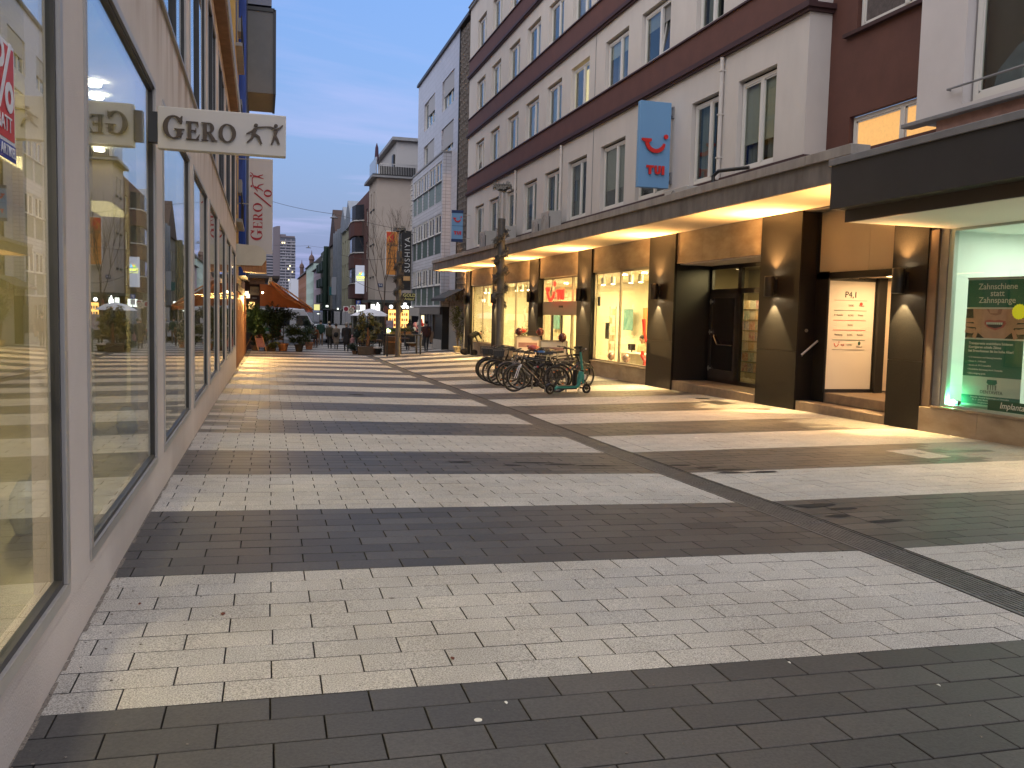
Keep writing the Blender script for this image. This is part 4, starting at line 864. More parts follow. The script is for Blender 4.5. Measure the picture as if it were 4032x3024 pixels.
# ------------------------------------------------------------------ travel shop signs
def smile(parent, pos, right, s, m_, d=.03, w=1.0):
    arc = [(s*.42*cos(a)-.0*s, s*.42*sin(a)) for a in [radians(188+ (348-188)*i/14) for i in range(15)]]
    P = stroke([(x, y*1.0) for x, y in arc], [w*(s*.17 if i < 12 else s*.17-(i-11)*s*.025) for i in range(15)])
    P += [[(-.66*s, .10*s), (-.20*s, .10*s), (-.20*s, .0), (-.30*s, -.06*s), (-.52*s, -.06*s), (-.66*s, .02*s)]]
    plate([disc((.48*s, .22*s), .10*s)], m_, parent, pos, right, U_, d, 'emblem_dot')
    plate(P, m_, parent, pos, right, U_, d, 'smile_emblem')
def tui_letters(parent, pos, right, s, m_, d=.03):
    P = [[(-.52*s, .22*s), (-.12*s, .22*s), (-.12*s, .10*s), (-.25*s, .10*s), (-.25*s, -.22*s), (-.39*s, -.22*s), (-.39*s, .10*s), (-.52*s, .10*s)]]
    P += stroke([(-.01*s, .22*s), (-.01*s, -.02*s), (.0*s, -.09*s), (.04*s, -.145*s), (.095*s, -.16*s), (.15*s, -.145*s), (.19*s, -.09*s), (.20*s, -.02*s), (.20*s, .22*s)], .12*s)
    P += [[(.32*s, -.22*s), (.46*s, -.22*s), (.46*s, .22*s), (.32*s, .22*s)]]
    plate(P, m_, parent, pos, right, U_, d, 'letters')
t = thing('projecting_sign', 'tall pale blue projecting sign with red smile emblem and letters on the pale facade', 'sign', (10.1, 22.0, 5.02))
mb = MB(); mb.box(9.48, 10.36, 22.0, 22.16, 5.02, 7.24); mb.build('panel', BLUEL, t, bevel=.008)
for z in (5.25, 6.95):
    mb = MB(); mb.box(10.36, 10.46, 22.03, 22.10, z-.03, z+.12); mb.box(10.41, 10.45, 22.0, 22.12, z-.1, z+.2); mb.build('bracket', GREYM, t)
smile(t, (9.92, 21.965, 6.21), R_, .60, RED, .035); tui_letters(t, (9.95, 21.965, 5.47), R_, .52, RED, .035)
t = thing('projecting_sign', 'small blue sign with navy ends and red emblem at the far facade corner', 'sign', (10, 46.0, 5.3))
mb = MB(); mb.box(9.50, 10.07, 46.0, 46.12, 5.45, 6.78); mb.build('panel', BLUEL, t); mb = MB(); mb.box(9.49, 10.08, 45.99, 46.13, 6.78, 6.93); mb.box(9.49, 10.08, 45.99, 46.13, 5.30, 5.45); mb.build('end_cap', NAVY, t)
mb = MB(); mb.box(9.50, 10.07, 45.992, 46.0, 6.12, 6.135); mb.build('joint', NAVY, t)
for z in (5.51, 6.71): mb = MB(); mb.cyl((10.07, 46.06, z), (10.45, 46.06, z), .02, n=6); mb.build('bracket', STEEL, t)
smile(t, (9.79, 45.99, 6.50), R_, .38, RED, .02); tui_letters(t, (9.80, 45.99, 5.76), R_, .40, RED, .02)
NEON = mat('neon_red', (.8, .03, .02), .4, emit=(1.0, .010, .006), estr=1.1)
t = thing('lit_shop_logo', 'red glowing smile emblem and letters above the glass shop entrance', 'sign', (FX-.02, 31.4, 2.5))
mb = MB(); mb.box(FX+.02, FX+.05, 30.2, 32.6, 2.24, 2.26); mb.box(FX+.0, FX+.03, 31.62, 31.65, 2.2, 2.9); mb.build('rail', GREYM, t)
smile(t, (FX-.05, 31.85, 2.56), (0, -1, 0), .92, NEON, .05, .62); tui_letters(t, (FX-.05, 30.72, 2.36), (0, -1, 0), .82, NEON, .05)
# things in the travel shop
def poster(x, y, z, w, h, m_, lab, cat='poster', right=(0, -1, 0)):
    r = Vector(right); mb = MB(); n = r.cross(Vector(U_)); P = Vector((x, y, z)); vs = []
    for d in (0, .02):
        for a, b_ in ((-w/2, -h/2), (w/2, -h/2), (w/2, h/2), (-w/2, h/2)): vs.append(P+r*a+Vector(U_)*b_+n*d)
    mb.add(vs, [(0,3,2,1),(4,5,6,7),(0,1,5,4),(1,2,6,5),(2,3,7,6),(3,0,4,7)])
    return one('poster', mb, m_, lab, cat, (x, y, z))
INKD = mat('print_slate', (.08, .11, .12), .5, var=.3, vscale=6)
poster(14.9, 35.1, 1.5, 1.0, .9, POST1, 'teal holiday poster on the back wall of the lit travel shop')
poster(15.0, 33.3, 1.15, 1.0, 1.7, POST2, 'tall orange panel on the back wall near the red curved chair')
poster(15.0, 45.0, 1.5, 1.2, 1.2, POST1, 'blue-green poster on the back wall behind the farther shop window')
poster(FX+.18, 27.5, 2.10, .20, .30, INKD, 'small dark notice stuck high in the corner of the near shop window')
poster(FX+.18, 26.7, 1.16, .30, .52, INKD, 'dark opening hours notice stuck on the near shop window')
poster(14.5, 40.0, 1.2, .7, 1.6, mat('print_cream', (.6, .45, .25), .6), 'cream panel on the back wall seen through the shop entrance')
poster(12.0, 45.4, 1.4, .7, 1.3, mat('print_green', (.12, .25, .16), .5, var=.4, vscale=6), 'greenish hanging poster in the farthest lit shop window')
LBX = emat('lightbox_orange', (1.0, .30, .08), 3.0)
t = thing('round_light_sign', 'round orange glowing sign with short lettering inside the farthest shop window', 'sign', (11.1, 44, 2.35)); mb = MB(); mb.cyl((11.1, 43.7, 2.31), (11.0, 43.7, 2.31), .30, n=20); mb.build('disc', LBX, t); text('ruise', .3, emat('lightbox_white', (1, .8, .6), 3), t, (11.0, 44.9, 2.31), (0, -1, 0), U_, .02)
# glass rack with shelves
for yy, lab in ((31.9, 'white brochure rack standing in the nearest lit shop window'), (43.5, 'white brochure rack standing in the second lit shop window')):
    t = thing('brochure_rack', lab, 'rack', (12.9, yy, -.34)); mb = MB(); [mb.cyl((12.9, yy+d, -.34), (12.9, yy+d, 2.0), .02, n=6) for d in (-.3, .3)]; mb.build('frame', STEEL, t)
    for i in range(6):
        mb = MB(); mb.box(12.86, 13.0, yy-.3, yy+.3, 0+.33*i, .02+.33*i); mb.build('shelf', DISP, t)
        for j in range(2): mb = MB(); mb.box(12.86, 12.88, yy-.26+.28*j, yy-.04+.28*j, .02+.33*i, .26+.33*i); mb.build('brochure', [mat('brochure_cream', (.6, .55, .42), .6), DISP, mat('brochure_tan', (.5, .40, .26), .6)][(i+j) % 3], t)
t = thing('desk', 'white counter desk with monitor inside the nearest lit shop window', 'desk', (12.3, 27.7, -.34)); mb = MB(); mb.box(11.95, 12.6, 26.6, 28.9, .36, .40); mb.build('desktop', DISP, t); mb = MB(); mb.box(12.02, 12.06, 26.65, 28.85, -.34, .36); mb.build('front_panel', DISP, t)
mb = MB(); mb.cbox((12.3, 28.6, .58), (.03, .30, .22), .5); mb.box(12.29, 12.32, 28.57, 28.63, .40, .5); one('computer_monitor', mb, BLACKM, 'dark flat monitor on the white desk in the nearest shop window', 'monitor', (12.3, 28.6, .40))
t = thing('curved_chair', 'bright red curved shell chair at the right end of the nearest shop window', 'chair', (11.6, 26.0, -.34)); mb = MB(); mb.tube([(11.6, 26.2, -.3), (11.6, 25.95, .0), (11.6, 25.85, .25), (11.6, 26.1, .4), (11.6, 26.1, .55)], [.05, .07, .07, .07, .05], 8); mb.build('seat', RED, t); mb = MB(); mb.tube([(11.6, 26.08, 1.55), (11.6, 26.02, 1.2), (11.6, 25.85, .85)], [.07, .05, .04], 8); mb.build('back', RED, t)
CHROME = mat('balloon_chrome', (.35, .22, .20), .12, metal=.9); CHROMED = mat('balloon_dark', (.10, .035, .03), .18, metal=.4)
def balloon(x, y, z, r, m_, lab, string=True):
    t = thing('balloon', lab, 'balloon', (x, y, z-r*1.2), 0, 'round logo balloons at the travel shop')
    mb = MB(); mb.ball((x, y, z), r, 16, 12, (1, 1, 1.12)); mb.cyl((x, y, z-r*1.22), (x, y, z-r*1.08), .02, .008, 8); mb.build('skin', m_, t, smooth=True)
    smile(t, (x-r*.99, y+.02, z+.02), (0, -1, 0), r*.9, RED, .004)
    if string: mb = MB(); mb.tube([(x, y, z-r*1.2), (x+.01, y, z-r*2.2)], .004, 4); mb.build('string', GREYM, t)
balloon(10.75, 26.6, .36, .12, CHROME, 'shiny balloon low in the nearest lit window, the left one')
balloon(10.75, 25.4, .35, .12, CHROME, 'shiny balloon low in the nearest lit window, the right one')
# easel boards with balloons by the bikes
for x, y, w, h, lab in ((8.85, 29.6, .84, 1.22, 'white advertising board behind the bicycles, the farther one with a balloon each side'), (8.70, 26.3, .86, 1.14, 'white advertising board behind the bicycles, the nearer one by the entrance')):
    z = gz(x, y); t = thing('advertising_board', lab, 'board', (x, y, z), 0, 'white boards behind the bicycles')
    mb = MB(); mb.cbox((x, y, z+h/2+.04), (w, .03, h)); mb.build('panel', mat('board_white', (.62, .55, .46), .6), t)
    mb = MB(); [mb.cbox((x+dx, y-.01, z+h/2), (.045, .05, h+.1)) for dx in (-w/2, w/2)]; mb.cbox((x, y-.01, z+h+.05), (w, .05, .04)); mb.cbox((x, y+.25, z+h*.4), (w*.8, .03, h*.85), 0, Matrix.Rotation(-.3, 3, 'X')); mb.build('frame', BRONZE, t)
    mb = MB(); mb.cbox((x, y-.02, z+h*.80), (w*.8, .01, .16)); mb.build('print', mat('print_rose', (.55, .28, .22), .6), t)
balloon(8.50, 29.5, 1.02, .12, CHROMED, 'dark balloon above the left end of the farther white board'); balloon(9.27, 29.5, 1.02, .13, CHROMED, 'dark balloon above the right end of the farther white board, with white emblem')
balloon(8.95, 26.2, .93, .13, CHROMED, 'dark balloon above the nearer white board behind a brake cable')
# AC units on the canopy
def ac(x, y, z, w, h, d, lab):
    t = thing('air_conditioner', lab, 'air conditioner', (x, y, z), 0, 'air conditioners on the canopy'); mb = MB(); mb.box(x-d/2, x+d/2, y-w/2, y+w/2, z+.04, z+h); mb.build('casing', mat('ac_casing', (.40, .385, .35), .6, var=.08), t, bevel=.01)
    mb = MB(); mb.torus((x-d/2-.004, y+w*.08, z+h*.52), h*.36, .008, 'x', 18, 4); mb.torus((x-d/2-.004, y+w*.08, z+h*.52), h*.22, .008, 'x', 18, 4); mb.box(x-d/2-.006, x-d/2, y-w*.45, y-w*.38, z+.1, z+h-.1); mb.build('fan_grille', GREYM, t)
    mb = MB(); mb.box(x-d/2, x-d/2+.04, y-w/2-.003, y-w/2, z+.2, z+h-.2); mb.box(x-d/2+.05, x+d/2, y-w*.4, y-w*.3, z, z+.04); mb.box(x-d/2+.05, x+d/2, y+w*.3, y+w*.4, z, z+.04); mb.build('feet', DARKM, t)
ac(9.95, 39.9, 4.33, 1.1, 1.0, .6, 'large pale air conditioner left of the flower-ring lamp column'); ac(9.95, 36.9, 4.33, 1.1, .95, .6, 'pale air conditioner just right of the flower-ring lamp column')
ac(9.95, 32.0, 4.33, .8, .80, .45, 'left of the two adjoining air conditioners on the canopy'); ac(9.95, 30.75, 4.33, .95, .95, .45, 'right and taller of the two adjoining air conditioners on the canopy'); ac(9.75, 19.8, 4.33, 1.2, .36, .5, 'low flat air conditioner beside the bent pipe right of the tall blue sign')
ac(9.8, 43.4, 4.33, .7, .30, .5, 'small grey vent box near the far end of the canopy'); ac(9.8, 44.9, 4.33, .7, .30, .5, 'small grey vent box at the very far end of the canopy')
mb = MB(); mb.tube([(9.9, 18.7, 4.33), (9.9, 18.7, 4.85), (9.95, 18.55, 4.95), (10.4, 18.0, 4.98)], .045, 8); one('bent_pipe', mb, BLACKM, 'black bent vent pipe standing on the canopy right of the tall blue sign', 'pipe', (9.9, 18.7, 4.33))
mb = MB(); mb.tube([(9.9, 35.3, 4.33), (9.9, 35.3, 4.6), (9.95, 35.1, 4.7), (10.3, 34.8, 4.7)], .045, 8); one('bent_pipe', mb, BLACKM, 'small black bent pipe on the canopy beside the pale air conditioners', 'pipe', (9.9, 35.3, 4.33))

# ------------------------------------------------------------------ lamp columns with flower rings
COLM = mat('column_grey', (.085, .080, .072), .5, var=.2, vscale=4); GLASSW = glassmat('tube_glass', (.86, .86, .84), 1.5); FLOW = mat('flower_metal', (.20, .19, .165), .55); SPOKE = mat('spoke_steel', (.10, .10, .10), .4, metal=.5)
def lamp_column(x, y, sc_, lab):
    z = gz(x, y); t = thing('lamp_column', lab, 'lamp column', (x, y, z), 0, 'lamp columns with flower rings')
    top = z+5.32*sc_; r = .13*sc_
    mb = MB(); mb.cyl((x, y, z-.05), (x, y, top), r, n=18); mb.lathe([(r*1.25, 0), (r*1.25, .03), (r*1.02, .05)], 18, (x, y, z)); mb.build('column', COLM, t, smooth=False)
    for i in range(4):
        a = pi/4+i*pi/2; mb = MB(); mb.cyl((x+r*.8*cos(a), y+r*.8*sin(a), top), (x+r*.8*cos(a), y+r*.8*sin(a), top+1.02*sc_), .035*sc_, n=8); mb.build('light_tube', GLASSW, t, smooth=True)
    mb = MB(); zt = top+1.10*sc_; mb.torus((x, y, zt), .27*sc_, .045*sc_, 'z', 20, 6); mb.torus((x, y, zt-.08*sc_), .24*sc_, .02*sc_, 'z', 20, 6); mb.cyl((x, y, top+.95*sc_), (x, y, top+1.04*sc_), .17*sc_, n=16); mb.build('ring', DARKM, t)
    random.seed(int(y))
    for i in range(11):
        a = 2*pi*i/11; c = Vector((x+.30*sc_*cos(a), y+.30*sc_*sin(a), zt-.02+.06*sin(i*2.3)))
        mb = MB(); n = Vector((cos(a), sin(a), .15)).normalized(); u = n.cross(Vector((0, 0, 1))).normalized(); v = n.cross(u)
        for k in range(8):
            b_ = 2*pi*k/8; d = u*cos(b_)+v*sin(b_); e = u*cos(b_+pi/2)+v*sin(b_+pi/2)
            mb.add([c+d*.02, c+d*.08*sc_+e*.03, c+d*.135*sc_+n*.02, c+d*.08*sc_-e*.03], [(0,1,2,3)])
        mb.ball(c+n*.01, .028*sc_, 6, 4); mb.build('flower', FLOW, t, fixn=False)
    # spiralling wire garland
    mb = MB(); turns = 4.3; N = 150; z0, z1 = z+2.25*sc_, z+4.95*sc_
    for s_, off in ((0, 0), (1, .10)):
        pts = [(x+(r+.085+.02*sin(i*.9+s_))*cos(turns*2*pi*i/N+off), y+(r+.085+.02*sin(i*.9+s_))*sin(turns*2*pi*i/N+off), z0+(z1-z0)*i/N+(.11 if s_ else 0)) for i in range(N+1)]; mb.tube(pts, .017, 5)
    for i in range(0, 620):
        f = rnd(); a = turns*2*pi*f; rr = r+.02+.11*rnd(); c = Vector((x+rr*cos(a), y+rr*sin(a), z0+(z1-z0)*f+.24*rnd()-.04)); s_ = .03+.04*rnd()
        d1 = Vector((rnd()-.5, rnd()-.5, rnd()-.5)).normalized(); d2 = d1.orthogonal().normalized()
        mb.tube([c-d1*s_*1.6, c+d2*s_*.7, c+d1*s_*1.6], .009, 3, cap=False)
        mb.add([c-d1*s_*.6, c+d2*s_*.5, c+d1*s_*.6, c-d2*s_*.5], [(0,1,2,3)])
    g = mb.build('wire_garland', mat('garland_grey', (.10, .092, .075), .6), t, fixn=False); g['kind'] = 'stuff'
    return t
lamp_column(7.93, 30.0, 1.0, 'grey lamp column with flower ring and wire garland just beyond the parked bicycles')
lamp_column(6.80, 46.2, 1.02, 'farther grey lamp column with flower ring among the cafe tables and tree branches')

# ------------------------------------------------------------------ bicycles
def bike(x, y, rz, lab, frame=BLACKM, fork=None, basket=None, guards=True, saddle=BLACKM, R=.345, lean=.06, steer=0.0, city=False, rim=None, helmet=None, cover=None, flip=False):
    z = gz(x, y); t = thing('bicycle', lab, 'bicycle', (x, y, z), 0, 'bicycles parked by the travel shop')
    t.rotation_euler = (lean, 0, rz)                       # local +X is forward
    def B(mb, nm, m_, p=None, **k): return mb.build(nm, m_, p or t, world=False, **k)
    rimm = rim or SPOKE; Wb = 1.08
    def wheel(cx, st):
        M = Matrix.Rotation(st, 3, 'Z')
        def tr(mb, c=(cx, 0, R)):
            mb.v = [tuple(M @ (Vector(v)-Vector(c))+Vector(c)) for v in mb.v]; return mb
        mb = MB(); mb.torus((cx, 0, R), R-.026, .029, 'y', 40, 7); w = B(tr(mb), 'tyre', RUBBER, smooth=True)
        mb = MB(); mb.torus((cx, 0, R), R-.047, .012, 'y', 36, 5); B(tr(mb), 'rim', rimm, w, smooth=True)
        mb = MB(); mb.cyl((cx, -.045, R), (cx, .045, R), .022, n=8)
        for i in range(24):
            a = 2*pi*i/24; s_ = .03*(1 if i % 2 else -1); mb.cyl((cx, s_, R), (cx+(R-.05)*cos(a+.1*s_/.03), 0, R+(R-.05)*sin(a+.1*s_/.03)), .0017, n=3)
        B(tr(mb), 'spokes', SPOKE, w)
        if guards:
            mb = MB(); n = 18; a0, a1 = (radians(35), radians(170)) if cx > 0 else (radians(0), radians(200))
            pr_ = []
            for i in range(n+1):
                a = a0+(a1-a0)*i/n
                for yy, rr in ((-.028, R+.012), (0, R+.022), (.028, R+.012)): pr_.append((cx+rr*cos(a), yy, R+rr*sin(a)))
            mb.add(pr_, [(i*3+j, i*3+j+1, i*3+3+j+1, i*3+3+j) for i in range(n) for j in (0, 1)]); B(tr(mb), 'mudguard', frame if not city else DARKM)
        return w
    fx, rx = Wb*.56, -Wb*.44
    wheel(fx, steer); wheel(rx, 0)
    bb = (-.04, 0, .28); st = (-.20, 0, .80 if not city else .74); ht = (fx-.23, 0, .88); hb = (fx-.17, 0, .72)
    mb = MB(); rr = .021
    for a, b_, r_ in (((rx, .05, R), bb, .010), ((rx, -.05, R), bb, .010), ((rx, .05, R), st, .009), ((rx, -.05, R), st, .009), (bb, st, rr), (bb, hb, .028), (hb, ht, .028)): mb.cyl(a, b_, r_, n=7)
    if city: mb.tube([(-.10, 0, .42), (.12, 0, .50), (hb[0], 0, hb[2]+.05)], rr, 7)
    else: mb.cyl(st, (ht[0], 0, ht[2]-.03), rr, n=7)
    B(mb, 'frame', frame)
    M = Matrix.Rotation(steer, 3, 'Z')
    def ft(p): return tuple(M @ (Vector(p)-Vector(ht))+Vector(ht))
    mb = MB()
    for s_ in (-1, 1): mb.tube([ft((hb[0]+.01, s_*.02, hb[2]-.02)), ft((fx-.10, s_*.045, .62)), ft((fx, s_*.05, R))], [.016, .014, .010], 7)
    B(mb, 'fork', fork or frame)
    mb = MB(); mb.cyl(st, (st[0]-.035, 0, st[2]+.16), .013, n=7); B(mb, 'seat_post', STEEL)
    sx, sz_ = st[0]-.04, st[2]+.19
    mb = MB(); prof = [(-.14, .075, 0), (-.10, .085, .015), (-.02, .06, .012), (.08, .028, .008), (.15, .016, 0)]
    vs = []
    for px, w, h in prof: vs += [(sx+px, -w, sz_-.02), (sx+px, -w*.7, sz_+.02+h), (sx+px, w*.7, sz_+.02+h), (sx+px, w, sz_-.02)]
    mb.add(vs, [(i*4+j, i*4+(j+1) % 4, i*4+4+(j+1) % 4, i*4+4+j) for i in range(4) for j in range(4)]+[(0,1,2,3),(16,17,18,19)]); B(mb, 'saddle', cover or saddle)
    mb = MB(); mb.tube([ht, ft((ht[0]-.02, 0, ht[2]+.12)), ft((ht[0]+.03, 0, ht[2]+.14))], .014, 7)
    if city: pts = [(-.22, .27), (-.12, .26), (-.02, .20), (.04, .08), (.04, 0)]
    else: pts = [(-.06, .32), (-.02, .24), (.03, .10), (.03, 0)]
    full = [ft((ht[0]+a, b_, ht[2]+.14+(.03 if abs(b_) > .1 else 0))) for a, b_ in pts]+[ft((ht[0]+a, -b_, ht[2]+.14+(.03 if abs(b_) > .1 else 0))) for a, b_ in pts[::-1][1:]]
    mb.tube(full, .012, 7); B(mb, 'handlebar', BLACKM)
    for s_ in (1, -1):
        mb = MB(); e = full[0] if s_ > 0 else full[-1]; e2 = full[1] if s_ > 0 else full[-2]; mb.cyl(e, Vector(e)+(Vector(e2)-Vector(e))*.9, .018, n=7); mb.tube([e2, (Vector(e2)+Vector(e))/2+Vector((.05, 0, -.03)), Vector(e)+Vector((.05, 0, -.02))], .006, 5); B(mb, 'grip', RUBBER)
    mb = MB(); mb.tube([ft((ht[0]+.02, .05, ht[2]+.14)), ft((ht[0]+.13, .04, ht[2]+.08)), ft((ht[0]+.09, .02, ht[2]-.12))], .0035, 4); mb.tube([ft((ht[0]+.02, -.06, ht[2]+.14)), ft((ht[0]+.12, -.05, ht[2]+.05)), (hb[0], -.03, hb[2])], .0035, 4); B(mb, 'brake_cable', RUBBER)
    mb = MB(); mb.torus((bb[0], .045, bb[2]), .085, .006, 'y', 22, 4); mb.torus((bb[0], .045, bb[2]), .05, .005, 'y', 16, 4); mb.cyl((bb[0], -.07, bb[2]), (bb[0], .07, bb[2]), .02, n=8)
    mb.cyl((bb[0], .065, bb[2]), (bb[0]+.10, .075, bb[2]-.13), .009, n=5); mb.cyl((bb[0], -.065, bb[2]), (bb[0]-.10, -.075, bb[2]+.13), .009, n=5); B(mb, 'crank', DARKM)
    for s_ in (1, -1): mb = MB(); mb.cbox((bb[0]+.10*s_, s_*.12, bb[2]-.13*s_), (.09, .08, .02)); B(mb, 'pedal', RUBBER)
    mb = MB(); mb.tube([(rx, .05, R-.035), (bb[0], .05, bb[2]-.085)], .004, 4); mb.tube([(rx, .05, R+.035), (bb[0], .05, bb[2]+.085)], .004, 4); B(mb, 'chain', DARKM)
    mb = MB(); mb.box(rx-.22, rx+.24, -.055, .055, 2*R+.06, 2*R+.075); mb.cyl((rx, .06, R), (rx-.1, .06, 2*R+.06), .005, n=4); mb.cyl((rx, -.06, R), (rx-.1, -.06, 2*R+.06), .005, n=4); B(mb, 'luggage_rack', DARKM)
    mb = MB(); mb.ball(ft((fx-.11, 0, .76)), .035, 8, 6, (1.2, 1, 1)); B(mb, 'headlamp', STEEL); mb = MB(); mb.cbox((rx-.27, 0, .60), (.02, .06, .04)); B(mb, 'rear_light', RED)
    mb = MB(); [mb.cbox((c_+.19*cos(a), .012, R+.19*sin(a)), (.05, .008, .02)) for c_ in (fx, rx) for a in (1.2, 4.3)]; B(mb, 'reflector', mat('reflector_orange', (.8, .22, .03), .3))
    if basket:
        c = ft((ht[0]+.27, 0, ht[2]+.02)); mb = MB(); w, l, h = .16, .20, .24
        for i in range(6):
            zz = c[2]-h/2+h*i/5; k = .82+.18*i/5; mb.tube([(c[0]-w*k, c[1]-l*k, zz), (c[0]+w*k, c[1]-l*k, zz), (c[0]+w*k, c[1]+l*k, zz), (c[0]-w*k, c[1]+l*k, zz)], .006, 4, closed=True)
        for i in range(24):
            f = i/24*4; s_ = int(f); u = (f-s_)*2-1; px, py = [(u, -1), (1, u), (-u, 1), (-1, -u)][s_]
            mb.cyl((c[0]+px*w*.82, c[1]+py*l*.82, c[2]-h/2), (c[0]+px*w, c[1]+py*l, c[2]+h/2), .006, n=3)
        if basket == 2: mb.box(c[0]-w*.9, c[0]+w*.9, c[1]-l*.9, c[1]+l*.9, c[2]-h*.3, c[2]+h*.42)
        B(mb, 'basket', DARKM)
    if helmet:
        mb = MB(); mb.ball((sx-.1, 0, sz_+.14), .14, 10, 6, (1.25, 1, .7)); B(mb, 'helmet', helmet)
    return t
random.seed(9)
WHITEP = mat('paint_white', (.62, .64, .68), .3); GREYP = mat('paint_grey', (.12, .12, .13), .35); BLUEP = mat('cover_blue', (.04, .12, .30), .6)
bk = [ # front wheel contact x, y, yaw
 (6.20, 21.85, 'nearest black bicycle with white front fork and turned front wheel', dict(fork=WHITEP, steer=.45, guards=False)),
 (6.55, 22.60, 'black city bicycle directly behind the one with the white fork', dict(guards=True, rim=STEEL)),
 (6.45, 23.35, 'grey bicycle with large silver rims in the middle of the row', dict(frame=GREYP, rim=STEEL, steer=.15)),
 (6.40, 24.10, 'black bicycle with wide front basket, fourth from the near end', dict(city=True, basket=2, steer=.1)),
 (6.45, 24.90, 'dark bicycle with mudguards, fifth from the near end', dict(city=True, steer=-.1)),
 (6.50, 25.70, 'black bicycle with low front basket, second from the far end', dict(city=True, basket=2)),
 (6.65, 26.60, 'farthest black bicycle with a square wire basket on the front', dict(city=True, basket=1, steer=.12)),
]
for i, (x, y, lab, kw) in enumerate(bk):
    rz = pi-.22+(.05*sin(i*2.1)); d = Vector((cos(rz), sin(rz))); cx, cy2 = x-d.x*.605, y-d.y*.605
    bike(cx, cy2, rz, lab, lean=.05*(-1)**i+.02, cover=BLUEP if i == 2 else None, helmet=mat('helmet_red', (.35, .05, .03), .4) if i == 3 else None, **kw)
bike(8.12, 23.95, .12, 'large black bicycle facing the shop with its front wheel behind the green scooter', R=.36, lean=-.05, steer=.1)
bike(8.35, 25.1, .05, 'dark bicycle facing the shop entrance behind the others', R=.35, lean=.04, city=True)
bike(7.55, 23.1, 2.75, 'dark mountain bicycle wedged between the row and the scooter', lean=-.06, steer=-.2)
bike(7.6, 25.6, .2, 'old dark bicycle facing the shop in the middle of the cluster', city=True, lean=.05, basket=2)
bike(7.75, 22.55, .06, 'low black bicycle facing the shop just behind the green scooter', lean=.07, steer=.25)
bike(7.4, 26.9, 3.0, 'dark bicycle at the far back of the cluster', city=True)
for i in range(5):
    x, y = 7.0, 21.75+1.15*i; z = gz(x, y)
    mb = MB(); mb.tube([(x, y, z-.02), (x, y, z+.5), (x+.04, y, z+.58), (x+.5, y-.02, z+.58), (x+.56, y-.02, z+.5), (x+.56, y-.02, z-.02)], .022, 8)
    one('bicycle_stand', mb, GREYM, ['nearest grey hoop stand, beside the front wheel with the white fork', 'second grey hoop stand from the near end of the bicycle row', 'grey hoop stand in the middle of the bicycle row', 'second grey hoop stand from the far end of the bicycle row', 'farthest grey hoop stand of the bicycle row'][i], 'bicycle stand', (x, y, z), 'hoop stands under the bicycles')
# scooter
TEAL = mat('scooter_teal', (.04, .27, .225), .35, coat=.3)
xr, yr, xf, yf = 6.86, 20.85, 7.86, 21.10; rz = math.atan2(yf-yr, xf-xr); z = gz(7.3, 21)
t = thing('electric_scooter', 'mint green and black electric scooter parked in front of the bicycles', 'scooter', ((xr+xf)/2, (yr+yf)/2, z), rz); t.rotation_euler = (.04, 0, rz); Lh = .54
def SB(mb, nm, m_, p=None, **k): return mb.build(nm, m_, p or t, world=False, **k)
for s_, nm in ((-1, 'rear'), (1, 'front')):
    R = .125 if s_ > 0 else .13; cx = s_*Lh; mb = MB(); mb.torus((cx, 0, R), R-.03, .03, 'y', 28, 8); w = SB(mb, 'tyre', RUBBER, smooth=True); mb = MB(); mb.torus((cx, 0, R), R-.062, .008, 'y', 24, 5); SB(mb, 'rim', STEEL, w)
    mb = MB(); mb.cyl((cx, -.03, R), (cx, .03, R), .03, n=12); [mb.cyl((cx, 0, R), (cx+.065*cos(a), 0, R+.065*sin(a)), .012, n=5) for a in [2*pi*i/5 for i in range(5)]]; SB(mb, 'hub', BLACKM, w)
    mb = MB(); n = 10; a0, a1 = (radians(20), radians(150)) if s_ < 0 else (radians(30), radians(120)); pv = []
    for i in range(n+1):
        a = a0+(a1-a0)*i/n
        for yy in (-.045, .045): pv.append((cx+(R+.018)*cos(a), yy, R+(R+.018)*sin(a)))
    mb.add(pv, [(i*2, i*2+1, i*2+3, i*2+2) for i in range(n)]); SB(mb, 'mudguard', BLACKM)
mb = MB(); mb.prism([(-.42, .10), (-.36, .15), (.24, .15), (.30, .20), (.40, .55), (.33, .57), (.22, .24), (.16, .205), (-.34, .205), (-.44, .165)], 'y', -.07, .07); SB(mb, 'deck', TEAL, bevel=.01)
mb = MB(); mb.box(-.30, .20, -.075, .075, .125, .150); mb.box(-.32, .18, -.072, .072, .205, .213); SB(mb, 'deck_mat', BLACKM)
mb = MB(); mb.tube([(.43, 0, .26), (.40, 0, .50), (.30, 0, 1.06)], [.036, .036, .028], 10); SB(mb, 'stem', TEAL)
mb = MB(); mb.cyl((.395, 0, .52), (.383, 0, .60), .042, n=10); SB(mb, 'clamp', BLACKM)
mb = MB(); mb.tube([(.54, .05, .125), (.50, .05, .28), (.43, .03, .34)], .014, 6); mb.tube([(.54, -.05, .125), (.50, -.05, .28), (.43, -.03, .34)], .014, 6); SB(mb, 'fork', BLACKM)
mb = MB(); mb.tube([(.27, -.26, 1.15), (.285, -.1, 1.15), (.285, .1, 1.15), (.27, .26, 1.15)], .014, 7); mb.cyl((.30, 0, 1.05), (.285, 0, 1.17), .032, n=8); mb.cbox((.26, .0, 1.17), (.10, .12, .05)); SB(mb, 'handlebar', BLACKM)
mb = MB(); mb.cyl((.275, -.26, 1.15), (.28, -.16, 1.15), .019, n=7); mb.cyl((.275, .26, 1.15), (.28, .16, 1.15), .019, n=7); SB(mb, 'grip', RUBBER); mb = MB(); mb.cbox((.27, -.27, 1.15), (.03, .03, .03)); SB(mb, 'grip_end', WHITEM)
